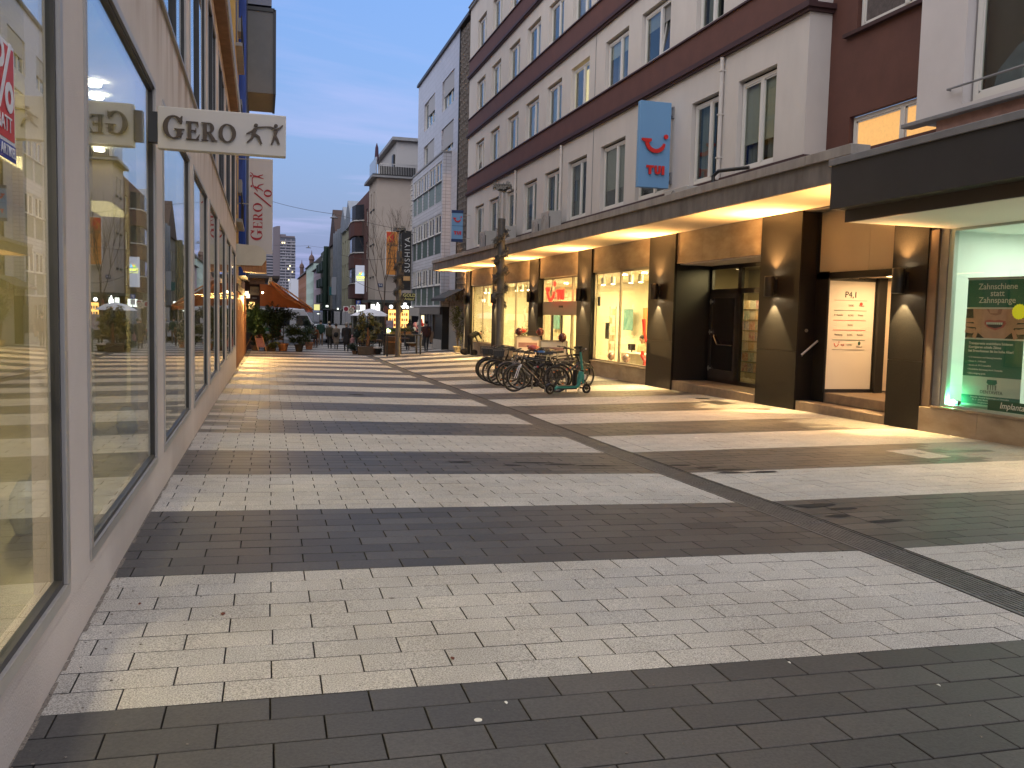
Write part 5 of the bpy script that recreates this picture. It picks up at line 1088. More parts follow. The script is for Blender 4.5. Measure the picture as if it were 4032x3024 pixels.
mb = MB(); mb.cbox((.18, 0, .98), (.16, .07, .05)); mb.cyl((.18, 0, .90), (.18, 0, .98), .014, n=6); SB(mb, 'phone_holder', BLACKM); mb = MB(); mb.box(.12, .22, -.05, .05, .21, .62); SB(mb, 'battery', BLACKM, bevel=.02)
mb = MB(); mb.tube([(.36, .05, .16), (.38, .12, .02), (.42, .14, .0)], .008, 5); mb.tube([(.36, .05, .16), (.33, .12, .02), (.31, .14, .0)], .008, 5); SB(mb, 'kickstand', STEEL); mb = MB(); mb.cbox((.46, 0, .42), (.03, .05, .12)); SB(mb, 'headlamp', WHITEM)

# ------------------------------------------------------------------ left building
LX = -0.837
lshop = thing('shoe_shop_building', 'pale plaster shop building with tall reflecting display windows along the near wall', 'building', (LX, 15, gz(LX, 15)))
LW = [(-5.95,-2.95),(-2.35,.65),(1.22,4.33),(4.86,7.88),(8.46,11.50),(12.10,15.14),(15.80,18.50),(19.20,22.35),(23.2,26.3),(27.0,30.9)]
UW = [(-6,-2.95),(-2.35,.65),(1.2,4.3),(4.85,7.8),(8.46,11.0),(11.62,14.72),(15.35,18.0),(19.0,21.9),(22.9,26.0),(26.8,30.6)]
holes = [(a, b, .30, 3.39) for a, b in LW]+[(a, b, 4.20, 6.66) for a, b in UW]
mb = MB(); mb.wall(LX, -8, 31.98, -1.2, 7.5, holes, .14, -1)
# base splay and end wall
for i in range(80):
    y0, y1 = -8+.5*i, -7.5+.5*i
    mb.quad((LX+.002, y0, .24), (LX+.002, y1, .24), (LX+.004, y1, gz(LX, y1)-.03), (LX+.004, y0, gz(LX, y0)-.03))
mb.quad((LX, 31.98, -1.2), (-6, 31.98, -1.2), (-6, 31.98, 7.5), (LX, 31.98, 7.5)); mb.quad((LX,-8,7.5),(LX,31.98,7.5),(-8,31.98,7.5),(-8,-8,7.5)); mb.quad((LX,-8,-1),(-8,-8,-1),(-8,-8,7.5),(LX,-8,7.5)); mb.quad((-8,-8,-1),(-8,31.98,-1),(-8,31.98,7.5),(-8,-8,7.5))
lm = LWALL.copy(); lm.name = 'left_plaster_rust'
n, l = lm.node_tree.nodes, lm.node_tree.links; pb = n['Principled BSDF']
tc = n.new('ShaderNodeTexCoord'); sx_ = n.new('ShaderNodeSeparateXYZ'); l.new(tc.outputs['Object'], sx_.inputs[0])
mpz = n.new('ShaderNodeMapping'); mpz.inputs['Scale'].default_value = (1, 1.6, .35); l.new(tc.outputs['Object'], mpz.inputs[0])
nz = n.new('ShaderNodeTexNoise'); nz.inputs['Scale'].default_value = 1.5; nz.inputs['Detail'].default_value = 5; l.new(mpz.outputs[0], nz.inputs['Vector'])
rr_ = n.new('ShaderNodeValToRGB'); rr_.color_ramp.elements[0].position = .44; rr_.color_ramp.elements[1].position = .64; l.new(nz.outputs['Fac'], rr_.inputs[0])
z0_ = wloc(lshop)[2]
ma = n.new('ShaderNodeMapRange'); ma.inputs['From Min'].default_value = 3.45-z0_; ma.inputs['From Max'].default_value = 4.2-z0_; ma.inputs['To Min'].default_value = .12; ma.inputs['To Max'].default_value = 1.0; l.new(sx_.outputs['Z'], ma.inputs['Value'])
mb_ = n.new('ShaderNodeMath'); mb_.operation = 'GREATER_THAN'; mb_.inputs[1].default_value = 3.40-z0_; l.new(sx_.outputs['Z'], mb_.inputs[0])
m1 = n.new('ShaderNodeMath'); m1.operation = 'MULTIPLY'; l.new(rr_.outputs[0], m1.inputs[0]); l.new(ma.outputs[0], m1.inputs[1])
m2 = n.new('ShaderNodeMath'); m2.operation = 'MULTIPLY'; l.new(m1.outputs[0], m2.inputs[0]); l.new(mb_.outputs[0], m2.inputs[1])
mg = n.new('ShaderNodeMapRange'); mg.inputs['From Min'].default_value = .16-z0_; mg.inputs['From Max'].default_value = -.35-z0_; mg.inputs['To Min'].default_value = 0; mg.inputs['To Max'].default_value = .8; l.new(sx_.outputs['Z'], mg.inputs['Value']); mh = n.new('ShaderNodeMath'); mh.operation = 'MULTIPLY'; l.new(mg.outputs[0], mh.inputs[0]); l.new(nz.outputs['Fac'], mh.inputs[1]); mj = n.new('ShaderNodeMath'); mj.operation = 'MAXIMUM'; l.new(m2.outputs[0], mj.inputs[0]); l.new(mh.outputs[0], mj.inputs[1])
m3 = n.new('ShaderNodeMath'); m3.operation = 'MULTIPLY'; m3.inputs[1].default_value = .75; l.new(mj.outputs[0], m3.inputs[0])
mixr = n.new('ShaderNodeMixRGB'); mixr.inputs[2].default_value = (.30, .17, .08, 1); old = pb.inputs['Base Color'].links[0].from_socket
l.new(m3.outputs[0], mixr.inputs[0]); l.new(old, mixr.inputs[1]); l.new(mixr.outputs[0], pb.inputs['Base Color'])
mb.build('wall', lm, lshop, fixn=False)
FRL = mat('frame_silver_beige', (.46, .43, .39), .42, metal=.35, var=.06)
def lwin(a, b, c, d, split=(), grp=None):
    fr = MB(); x0, x1 = LX-.06, LX+.012; t = .055
    fr.box(x0, x1, a, b, c, c+t); fr.box(x0, x1, a, b, d-t, d); fr.box(x0, x1, a, a+t, c+t, d-t); fr.box(x0, x1, b-t, b, c+t, d-t)
    W = fr.build('window_frame', FRL, lshop, bevel=.004)
    ir = MB(); x0, x1 = LX-.042, LX-.006; i = t; u = .028
    ir.box(x0, x1, a+i, b-i, c+i, c+i+u); ir.box(x0, x1, a+i, b-i, d-i-u, d-i); ir.box(x0, x1, a+i, a+i+u, c+i+u, d-i-u); ir.box(x0, x1, b-i-u, b-i, c+i+u, d-i-u)
    es = [a+i+u]
    for s_ in split: y = a+(b-a)*s_; ir.box(LX-.06, LX+.012, y-.04, y+.04, c+i, d-i); es += [y-.04, y+.04]
    es.append(b-i-u); ir.build('inner_frame', DARKM, W)
    for k in range(0, len(es), 2):
        g = MB(); g.box(LX-.030, LX-.023, es[k], es[k+1], c+i+u, d-i-u); g.build('pane', LEFTGLASS, W)
for a, b in LW: lwin(a, b, .30, 3.39)
for a, b in UW: lwin(a, b, 4.20, 6.66, (.5,))
mb = MB(); mb.box(LX-.02, LX+.03, -8, 31.98, 4.165, 4.195); mb.build('drip_edge', BRONZE, lshop)
mb = MB(); mb.box(-9, LX-.55, -8, 31.9, 7.5, 13.6); mb.build('set_back_storeys', LWALL, lshop)
mb = MB(); mb.box(LX-.1, LX+.20, -8, 31.9, 7.02, 7.14); mb.build('cornice', mat('cornice_brown', (.16, .085, .05), .8, var=.3, vscale=3), lshop); mb = MB(); mb.box(LX-.1, LX+.23, -8, 31.95, 7.14, 7.55); mb.build('gutter', GREYM, lshop)
# interior: showroom and dark upper rooms
WALLY = mat('showroom_wall', (.74, .70, .50), .85, var=.05); 
mb = MB(); X0, X1 = LX-.15, -4.6
mb.quad((X1,-6,.28),(X1,31.5,.28),(X1,31.5,3.5),(X1,-6,3.5)); mb.quad((X0,31.5,.28),(X1,31.5,.28),(X1,31.5,3.5),(X0,31.5,3.5)); mb.quad((X0,-6,.28),(X1,-6,.28),(X1,-6,3.5),(X0,-6,3.5)); mb.quad((X0,-6,3.5),(X1,-6,3.5),(X1,31.5,3.5),(X0,31.5,3.5)); mb.build('showroom_walls', WALLY, lshop, fixn=False)
mb = MB(); mb.quad((X0,-6,.285),(X1,-6,.285),(X1,31.5,.285),(X0,31.5,.285)); mb.build('showroom_floor', mat('showroom_floor', (.22, .19, .13), .3), lshop, fixn=False)
for a, b in ((-.3, 1.9), (5.2, 6.6), (9.0, 10.3), (13.0, 14.4)):
    mb = MB(); mb.box(-1.75, -1.70, a, b, .29, 3.49); mb.build('display_partition', WALLY, lshop)
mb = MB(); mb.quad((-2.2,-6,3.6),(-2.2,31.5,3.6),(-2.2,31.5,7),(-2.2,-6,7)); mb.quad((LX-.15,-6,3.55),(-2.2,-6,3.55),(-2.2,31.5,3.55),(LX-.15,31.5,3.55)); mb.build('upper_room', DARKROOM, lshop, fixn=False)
LW_C = (1.0, .78, .34)
for y in (2.6, 6.2, 9.9, 13.5): area('showroom_light', (-2.9, y, 3.44), (-2.9, y, 0), 20, LW_C, .6, 1.6, lshop)
for y in (19, 26): area('showroom_light', (-2.9, y, 3.44), (-2.9, y, 0), 9, LW_C, .6, 3.0, lshop)
spot('window_spot', (-2.3, 2.2, 3.35), (.2, 4.3, -.02), 75, (1.0, .82, .58), 66, .7, .07, lshop); spot('window_spot', (-2.3, 5.6, 3.35), (.2, 6.6, 0), 50, (1.0, .82, .58), 64, .7, .07, lshop); spot('window_spot', (-2.3, 9.2, 3.35), (.1, 10.2, 0), 50, (1.0, .82, .58), 64, .7, .07, lshop); spot('window_spot', (-2.3, .4, 3.35), (.3, 2.4, 0), 60, (1.0, .82, .55), 64, .7, .07, lshop)
for i, (lx_, y) in enumerate(((-1.38, 8.49), (-1.44, 8.99), (-1.9, 12.0), (-1.9, 16.0), (-1.9, 2.5))):
    mb = MB(); mb.lathe([(.0001, 0), (.055, 0), (.055, .03), (.0001, .03)], 14, (lx_, y, 3.46)); one('ceiling_lamp', mb, emat('lamp_cool_glow', (1, .93, .75), 22), ['bright ceiling lamp seen in the second left window, the upper of two', 'bright ceiling lamp seen in the second left window, the lower of two', 'round ceiling lamp inside the third left window', 'round ceiling lamp inside the fourth left window', 'round ceiling lamp inside the nearest left window'][i], 'ceiling light', (lx_, y, 3.47), 'lamps inside the near shop windows')
# dry twig decoration in the window
t = thing('twig_garland', 'glittering dry twig garland hanging inside the nearest left window', 'decoration', (-1.2, 3.4, .3)); mb = MB(); random.seed(4)
for k, (y0, z0, y1, z1) in enumerate(((2.2, 1.62, 4.0, 1.60), (2.0, 1.15, 3.9, 1.48), (2.6, 1.2, 3.5, .75))):
    pts = [(-1.15+.05*sin(i), y0+(y1-y0)*i/12, z0+(z1-z0)*i/12+.05*sin(i*.7)) for i in range(13)]; mb.tube(pts, .008, 5)
    for i in range(40):
        f = rnd(); p = Vector((-1.15, y0+(y1-y0)*f, z0+(z1-z0)*f)); mb.tube([p, p+Vector((rnd()-.5, rnd()-.5, rnd()-.6))*.13], [.004, .002], 3)
mb.build('twigs', mat('twig_dry', (.09, .07, .05), .5), t, fixn=False)
for i, (y, z, r) in enumerate(((6.4,.36,.12),(6.0,.36,.1),(5.6,.36,.09),(9.6,.36,.1))):
    mb = MB(); mb.lathe([(.0001, 0), (r*.6, 0), (r, .10), (r*.9, .22), (r*.4, .30), (.0001, .30)], 14, (-1.3, y, .29)); one('glass_vase', mb, mat('vase_glass', (.5, .5, .4), .08, spec=.9), ['largest of three clear vases in the second left window', 'middle clear vase in the second left window', 'smallest and nearest clear vase in the second left window', 'clear vase alone in the third left window'][i], 'vase', (-1.3, y, .29), 'vases in the shop display')
# sale sticker on the near pane
t = thing('sale_sticker', 'red sale sticker with white percent sign and blue foot strip on the nearest pane', 'sticker', (LX-.02, 3.4, 2.3))
SRED = mat('sticker_red', (.60, .03, .035), .45); SBL = mat('sticker_blue', (.02, .04, .30), .45); SWH = mat('sticker_white', (.78, .76, .76), .5)
Xs = LX-.018
plate([[(-.7,.0),(.0,.0),(.0,.345),(-.7,.345)]], SWH, t, (Xs, 3.63, 2.155), (0, 1, 0), U_, .002, 'sticker_border'); plate([[(-.7,.012),(-.014,.012),(-.014,.331),(-.7,.331)]], SRED, t, (Xs, 3.63, 2.155), (0, 1, 0), U_, .004, 'sticker_field'); plate([[(-.7,-.058),(.004,-.058),(.004,-.002),(-.7,-.002)]], SBL, t, (Xs, 3.63, 2.155), (0, 1, 0), U_, .003, 'sticker_strip')
text('%', .34, SWH, t, (Xs+.006, 3.608, 2.365), (0, 1, 0), U_, .002, bold=.002, align='RIGHT'); text('RABATT', .075, SWH, t, (Xs+.006, 3.575, 2.215), (0, 1, 0), U_, .002, align='RIGHT'); text('AUF VIELE ARTIKEL', .052, SWH, t, (Xs+.006, 3.625, 2.125), (0, 1, 0), U_, .002, align='RIGHT')
t = thing('round_sticker', 'faint round white sticker on the third display window', 'sticker', (LX-.04, 9.3, 2.86)); plate([disc((0, 0), .20, 24, .28)], mat('sticker_pale', (.58, .56, .58), .5), t, (LX-.05, 9.3, 2.86), (0, 1, 0), U_, .002, 'disc'); text('20', .2, mat('sticker_pink', (.5, .34, .36), .5), t, (LX-.045, 9.3, 2.86), (0, 1, 0), U_, .002)

# serif letters
def ring(w, h, tx, ty, a0=0, a1=360, n=28):
    out = []
    for i in range(n):
        p, q = radians(a0+(a1-a0)*i/n), radians(a0+(a1-a0)*(i+1)/n)
        O = lambda a: (w/2*cos(a), h/2+h/2*sin(a)*1.02); I = lambda a: ((w/2-tx)*cos(a), h/2+(h/2-ty)*sin(a))
        out.append([O(p), O(q), I(q), I(p)])
    return out
def R4p(x0, x1, y0, y1): return [(x0, y0), (x1, y0), (x1, y1), (x0, y1)]
def gG(h):
    w = .86*h; t = .20*h; s_ = .045*h; P = ring(w, h, t, s_, 32, 332)
    P += [R4p(w/2-.30*h, w/2-.11*h, .06*h, .44*h), R4p(w/2-.40*h, w/2-.0*h, .40*h, .44*h), [(w/2-.15*h, .66*h), (w/2-.10*h, .66*h), (w/2-.07*h, 1.0*h), (w/2-.11*h, 1.0*h), (w/2-.2*h, .88*h)]]
    return P, w
def gE(h):
    w = .70*h; P = [R4p(-w/2, w/2-.04*h, 0, .045*h), R4p(-w/2, w/2-.08*h, .955*h, h), R4p(-w/2+.09*h, -w/2+.28*h, .045*h, .955*h), R4p(-w/2+.28*h, w/2-.20*h, .48*h, .53*h), [(w/2-.08*h, .045*h), (w/2, .30*h), (w/2-.03*h, .30*h), (w/2-.20*h, .045*h)], [(w/2-.2*h, .955*h), (w/2-.08*h, .74*h), (w/2-.05*h, .74*h), (w/2-.08*h, .955*h)], [(w/2-.22*h, .38*h), (w/2-.18*h, .38*h), (w/2-.18*h, .63*h), (w/2-.22*h, .63*h)]]
    return P, w
def gR(h):
    w = .80*h; P = [R4p(-w/2, -w/2+.36*h, 0, .045*h), R4p(-w/2+.09*h, -w/2+.28*h, .045*h, .955*h), R4p(-w/2, 0, .955*h, h), R4p(-w/2+.28*h, 0, .45*h, .495*h)]
    c = (.0, .725*h)
    for i in range(12):
        p, q = radians(-90+15*i), radians(-75+15*i); O = lambda a: (c[0]+.25*h*cos(a), c[1]+.275*h*sin(a)); I = lambda a: (c[0]+.07*h*cos(a), c[1]+.23*h*sin(a)); P.append([O(p), O(q), I(q), I(p)])
    P += [[(-.10*h, .46*h), (.08*h, .46*h), (.34*h, .045*h), (.14*h, .045*h)], R4p(.12*h, .42*h, 0, .045*h)]
    return P, w
def gO(h): return ring(.90*h, h, .20*h, .045*h), .90*h
def gero(parent, pos, right, up, H, m_, d=.03, wx=1.0):
    x = 0
    for g, h in ((gG, H), (gE, H*.80), (gR, H*.80), (gO, H*.80)):
        P, w = g(h); plate([[((a+x+w/2)*wx, b_) for a, b_ in p] for p in P], m_, parent, pos, right, up, d, 'letter'); x += w+.06*H
    return x
def dancer(k):
    if k == 0: return stroke([(-.20,.02),(-.10,.14),(-.06,.28),(-.02,.40)], [.03,.05,.07,.09])+stroke([(-.06,.28),(.06,.20),(.13,.0)], [.08,.06,.03])+stroke([(-.03,.42),(.06,.47),(.24,.50)], [.05,.04,.03])+stroke([(-.03,.42),(-.10,.34),(-.22,.26)], [.05,.04,.03])+[disc((-.0,.53), .045)]
    return stroke([(.36,.0),(.40,.14),(.44,.28),(.46,.42)], [.03,.05,.07,.10])+stroke([(.44,.26),(.50,.14),(.54,.02)], [.07,.05,.03])+stroke([(.45,.44),(.34,.50),(.24,.50)], [.05,.04,.03])+stroke([(.46,.44),(.56,.50),(.62,.58)], [.05,.04,.03])+[disc((.46,.555), .045)]
SIGNF = mat('sign_cream', (.66, .62, .57), .5, var=.02); BRL = mat('letter_bronze', (.085, .060, .040), .45, metal=.3); CRIM = mat('letter_crimson', (.33, .012, .020), .5)
t = thing('projecting_sign', 'wide pale projecting sign with bronze GERO letters and two dancers above the near windows', 'sign', (-.3, 7.5, 2.8))
mb = MB(); mb.box(-.775, .185, 7.5, 7.60, 2.815, 3.135); mb.build('panel', SIGNF, t, bevel=.004); mb = MB(); mb.box(-.84, -.775, 7.5, 7.59, 2.86, 3.09); mb.build('bracket', BLACKM, t)
gero(t, (-.735, 7.496, 2.895), R_, U_, .172, BRL, .02, 1.06); plate([[(a*.33, b_*.27) for a, b_ in p] for k in (0, 1) for p in dancer(k)], BRL, t, (-.045, 7.496, 2.90), R_, U_, .015, 'dancing_figures')
t = thing('hanging_banner', 'tall pale vertical banner with crimson GERO% lettering and two dancers', 'banner', (0, 33.5, 3.6))
mb = MB(); mb.box(-.445, .375, 33.5, 33.54, 3.55, 6.90); mb.build('cloth', mat('banner_cloth', (.50, .48, .47), .8, var=.03), t)
for z in (6.85, 5.3, 3.6): mb = MB(); mb.cyl((LX, 33.52, z), (-.44, 33.52, z), .022, n=6); mb.build('arm', GREYM, t)
up = (-1, 0, 0); rt = (0, 0, 1)
gero(t, (.02, 33.495, 4.02), rt, up, .40, CRIM, .006, 1.12)
plate(stroke([(-.12, -.30), (.34, .28)], .05)+[[(a+.34, b_-.32) for a, b_ in p] for p in ring(.27, .27, .07, .025)], CRIM, t, (.02, 33.495, 5.36), rt, up, .006, 'percent_sign')
plate([[(a*.78, b_*.78) for a, b_ in p] for k in (0, 1) for p in dancer(k)], CRIM, t, (.06, 33.495, 5.92), rt, up, .006, 'dancing_figures')
# retracted awning box beside the end of the shop
t = thing('awning_box', 'cream cloth covered awning box with wooden underside at the end of the left shop', 'awning', (-.3, 32.1, 2.9))
mb = MB(); mb.prism([(LX, 3.78), (-.15, 3.74), (.02, 3.66), (.15, 3.50), (.15, 3.28), (.0, 3.06), (LX, 3.06)], 'y', 32.05, 33.3); mb.build('cloth', mat('awning_cream', (.52, .49, .40), .85, var=.08, vscale=2), t); mb = MB(); mb.prism([(-.70, 3.058), (.0, 3.058), (.155, 3.28), (.16, 2.83), (-.60, 2.85)], 'y', 32.1, 33.2); mb.build('wooden_underside', WOOD, t)
# glowing timber shop front beyond
bar = thing('timber_front_shop', 'low shop with warm lit timber front beyond the left shop', 'building', (LX, 42, gz(LX, 42)))
mb = MB(); mb.box(-6, LX-.06, 32.0, 52.0, -1.2, 3.0); mb.build('wall', mat('bar_wall', (.35, .22, .12), .8), bar)
for i in range(26):
    y0 = 32.2+i*.76; mb = MB(); mb.box(LX-.06, LX-.01+.03*(i % 2), y0, y0+.70, gz(LX, y0+.7)-.05, 2.2); mb.build('timber_panel', WOOD, bar)
mb = MB(); mb.box(LX-.05, LX+.06, 32.0, 52, 2.2, 2.45); mb.build('head_beam', WOODD, bar)
for y in (35, 39.5, 44, 49): area('front_lamp', (LX+.22, y, 2.15), (LX+.05, y, 0), 22, (1.0, .52, .14), .1, 2.6, bar)
spot('floodlight', (-.5, 45.2, 2.1), (.6, 40.5, -.7), 620, (1.0, .60, .20), 105, .9, .08, bar); spot('floodlight', (-.5, 50.4, 2.1), (-.3, 53.6, -.1), 70, (1.0, .72, .32), 62, .8, .08, bar)
for y, z in ((45.5, 2.2), (50.5, 2.15)):
    mb = MB(); mb.box(LX+.02, LX+.22, y, y+.25, z, z+.22); one('flood_lamp', mb, mat('lamp_cream', (.6, .5, .4), .5, emit=(1, .7, .4), estr=.8), 'cream box lamp on the timber front, %s' % ('the nearer one' if y < 50 else 'the farther one'), 'lamp', (LX+.1, y, z))
# taller buildings behind the left shop
ylw = thing('yellow_house', 'ochre yellow house with cluttered balconies beyond the left shop', 'building', (-.9, 34, 3.8)); YEL = mat('ochre_wall', (.42, .28, .085), .85, var=.1)
mb = MB(); mb.box(-8, LX-.05, 32.2, 37.5, 3.0, 21); mb.build('wall', YEL, ylw)
for k in range(6):
    z = 4.6+3*k; mb = MB(); mb.box(LX-.05, LX+.18, 33.0, 37.0, z, z+.12); mb.build('balcony_slab', GREYM, ylw); mb = MB(); [mb.cyl((LX+.15, 33+.25*i, z+.1), (LX+.15, 33+.25*i, z+1.0), .012, n=4) for i in range(17)]; mb.cyl((LX+.15, 33, z+1.0), (LX+.15, 37, z+1.0), .02, n=5); mb.build('balcony_railing', BLACKM, ylw)
    mb = MB(); mb.box(LX-.06, LX-.03, 33.5, 34.6, z+.4, z+2.2); mb.build('window', DARKM, ylw); mb = MB(); mb.box(LX-.05, LX+.10, 36.2, 37.2, z+1.4, z+1.9); mb.build('shutter_box', GREYM, ylw)
blu = thing('wrapped_facade', 'deep blue wrapped strip of facade between the ochre house and the grey oriel', 'building', (-.85, 38.5, 3)); mb = MB(); mb.box(-8, -.62, 37.6, 39.3, 2.9, 22)
mb.build('blue_sheeting', mat('sheeting_blue', (.01, .05, .30), .4, var=.3, vscale=3, bump=.5, bscale=3, stretch=(3, 3, .4)), blu)
ori = thing('grey_oriel_house', 'tall dark house with a big grey box oriel jutting over the street', 'building', (-.8, 41, 3)); mb = MB(); mb.box(-8, -.58, 39.35, 45.5, 2.9, 22); mb.build('wall', mat('wall_slate', (.05, .05, .06), .7), ori)
mb = MB(); mb.box(-.6, .46, 39.8, 43.6, 10.62, 13.95); mb.build('oriel', mat('oriel_grey', (.17, .165, .15), .8, var=.06), ori); mb = MB(); mb.box(.46, .56, 39.75, 43.7, 10.60, 14.05); mb.box(-.6, .5, 39.75, 43.7, 13.95, 14.10); mb.build('oriel_frame', BLACKM, ori)
mb = MB(); mb.box(-.6, .38, 39.8, 43.6, 14.2, 22); mb.build('upper_oriel', mat('oriel_zinc', (.20, .21, .25), .5, var=.1), ori); mb = MB(); mb.box(-.30, .30, 39.76, 39.79, 14.5, 22); mb.build('window', DARKM, ori)

# ------------------------------------------------------------------ white tiled block
def tilemat(name, col, grout, w, h, rough=.4):
    m = bpy.data.materials.new(name); m.use_nodes = True; n, l = m.node_tree.nodes, m.node_tree.links; b = n['Principled BSDF']; b.inputs['Roughness'].default_value = rough
    g = n.new('ShaderNodeNewGeometry'); s = n.new('ShaderNodeSeparateXYZ'); l.new(g.outputs['Position'], s.inputs[0]); a = n.new('ShaderNodeMath'); l.new(s.outputs['X'], a.inputs[0]); l.new(s.outputs['Y'], a.inputs[1])
    c = n.new('ShaderNodeCombineXYZ'); l.new(a.outputs[0], c.inputs[0]); l.new(s.outputs['Z'], c.inputs[1])
    t = n.new('ShaderNodeTexBrick'); t.offset = 0; t.inputs['Scale'].default_value = 1; t.inputs['Brick Width'].default_value = w; t.inputs['Row Height'].default_value = h; t.inputs['Mortar Size'].default_value = .012
    t.inputs['Color1'].default_value = (*col, 1); t.inputs['Color2'].default_value = (*[v*.88 for v in col], 1); t.inputs['Mortar'].default_value = (*grout, 1); l.new(c.outputs[0], t.inputs['Vector']); l.new(t.outputs[0], b.inputs['Base Color'])
    bp = n.new('ShaderNodeBump'); bp.inputs['Distance'].default_value = .01; bp.inputs['Strength'].default_value = .4; bp.invert = True; l.new(t.outputs['Fac'], bp.inputs['Height']); l.new(bp.outputs[0], b.inputs['Normal'])
    return m
TILE = tilemat('white_tiles', (.52, .52, .55), (.24, .24, .25), 1.25, .195); TILE2 = tilemat('pale_small_tiles', (.50, .50, .54), (.34, .34, .36), .3, .3)
GREENP = mat('green_panel', (.06, .095, .085), .35, var=.15, vscale=3); GREENM = mat('green_mosaic', (.10, .17, .155), .5, col2=(.25, .28, .28), vscale=7)
DARKG = mat('window_dark_glass', (.030, .034, .042), .07, spec=.8, var=.2)
tb = thing('white_tiled_block', 'tall white tiled block with dark concrete lattice and green panelled bay', 'building', (FX, 55, gz(FX, 55)))
mb = MB(); mb.wall(FX, 49.2, 62.8, 2.3, 17.2, [(50.7,54.2,13.6,15.4),(56.6,60.4,13.6,15.4),(50.7,54.2,11.0,12.6),(56.6,60.4,11.0,12.6)], .2); mb.quad((FX,62.8,2.3),(18,62.8,2.3),(18,62.8,17.2),(FX,62.8,17.2)); mb.quad((FX,49.2,17.2),(18,49.2,17.2),(18,62.8,17.2),(FX,62.8,17.2)); mb.quad((FX,49.2,2.3),(11.2,49.2,2.3),(11.2,49.2,17.2),(FX,49.2,17.2)); mb.build('tiled_wall', TILE2, tb, fixn=False)
mb = MB(); mb.box(FX-.08, 18, 46.8, 62.9, 17.2, 17.34); mb.box(FX-.12, FX+.1, 46.8, 62.95, 17.1, 17.25); mb.build('roof_edge', DARKM, tb)
for a, b_, c, d in ((50.7,54.2,13.6,15.4),(56.6,60.4,13.6,15.4),(50.7,54.2,11.0,12.6),(56.6,60.4,11.0,12.6)):
    W = casement(tb, FX+.12, a, b_, c, d, split=(.33, .66), back=CURTAIN, deep=.4)
    mb = MB(); mb.box(FX+.05, FX+.09, a+.05, a+(b_-a)*(.66 if a > 56 else .9), c+(.8 if c > 13 else .35), d-.02); mb.build('roller_blind', mat('blind_grey', (.35, .35, .36), .7), W)
mb = MB(); mb.box(FX+.35, 18, 46.85, 49.19, 2.3, 17.1); mb.build('stair_core', DARKROOM, tb)
LAT = mat('lattice_concrete', (.19, .165, .14), .9, var=.3, vscale=3); mb = MB(); random.seed(2)
for j in range(46):
    z = 2.6+.31*j
    for i in range(8):
        y = 46.86+.29*i; k = (i+j) % 2
        mb.box(FX-.01, FX+.16, y, y+.05, z, z+.31); mb.box(FX-.012+(.03 if k else 0), FX+.14, y+.05, y+.29, z, z+.05)
        if k: mb.box(FX-.005, FX+.14, y+.05, y+.17, z+.05, z+.17)
g = mb.build('lattice', LAT, tb, fixn=False); g['kind'] = 'stuff'
mb = MB(); mb.box(FX-.04, FX+.2, 49.16, 49.28, 2.3, 17.1); mb.build('edge_post', DARKM, tb)
BX = 9.97; WY = [(51.45,53.35),(53.65,55.5),(55.8,57.6),(57.9,59.7),(60.0,61.4)]; holes = []
for z in (9.2, 6.2, 3.2):
    for a, b_ in WY: holes += [(a, b_, z, z+1.15), (a, b_, z-1.15, z-.06)]
mb = MB(); mb.wall(BX, 51.1, 61.8, 1.95, 10.75, holes, .12); mb.quad((BX,51.1,1.95),(FX,51.1,1.95),(FX,51.1,10.75),(BX,51.1,10.75)); mb.quad((BX,61.8,1.95),(FX,61.8,1.95),(FX,61.8,10.75),(BX,61.8,10.75)); mb.quad((BX,51.1,10.75),(FX,51.1,10.75),(FX,61.8,10.75),(BX,61.8,10.75)); mb.quad((BX,51.1,1.95),(FX,51.1,1.95),(FX,61.8,1.95),(BX,61.8,1.95)); mb.build('bay', TILE, tb, fixn=False)
mb = MB(); mb.box(BX-.05, FX, 51.05, 61.9, 10.75, 10.85); mb.build('bay_coping', GREYM, tb)
for z in (9.2, 6.2, 3.2):
    for i, (a, b_) in enumerate(WY):
        casement(tb, BX+.05, a, b_, z, z+1.15, split=(.5,), back=CURTAIN, room=False, pm=DARKG)
        mb = MB(); mb.box(BX+.03, BX+.08, a, b_, z-1.15, z-.06); mb.build('green_panel', GREENM if (z > 9) else GREENP, tb)
    mb = MB(); mb.box(BX-.04, BX+.05, 51.4, 61.5, z-.055, z-.01); mb.build('sill', BLACKM, tb)
mb = MB()
for j in range(19):
    z = 4.2+.34*j
    mb.box(BX-.05, BX+.02, 61.85, 62.5, z, z+.05); [mb.add([(BX, 61.9+.22*i, z), (BX, 61.98+.22*i, z), (BX, 62.05+.22*i, z+.34), (BX, 61.97+.22*i, z+.34), (BX+.1, 61.9+.22*i, z), (BX+.1, 61.98+.22*i, z), (BX+.1, 62.05+.22*i, z+.34), (BX+.1, 61.97+.22*i, z+.34)], [(0,1,2,3),(4,5,6,7),(0,1,5,4),(2,3,7,6)]) for i in range(3)]
g = mb.build('corner_trellis', WHITEM, tb); g['kind'] = 'stuff'
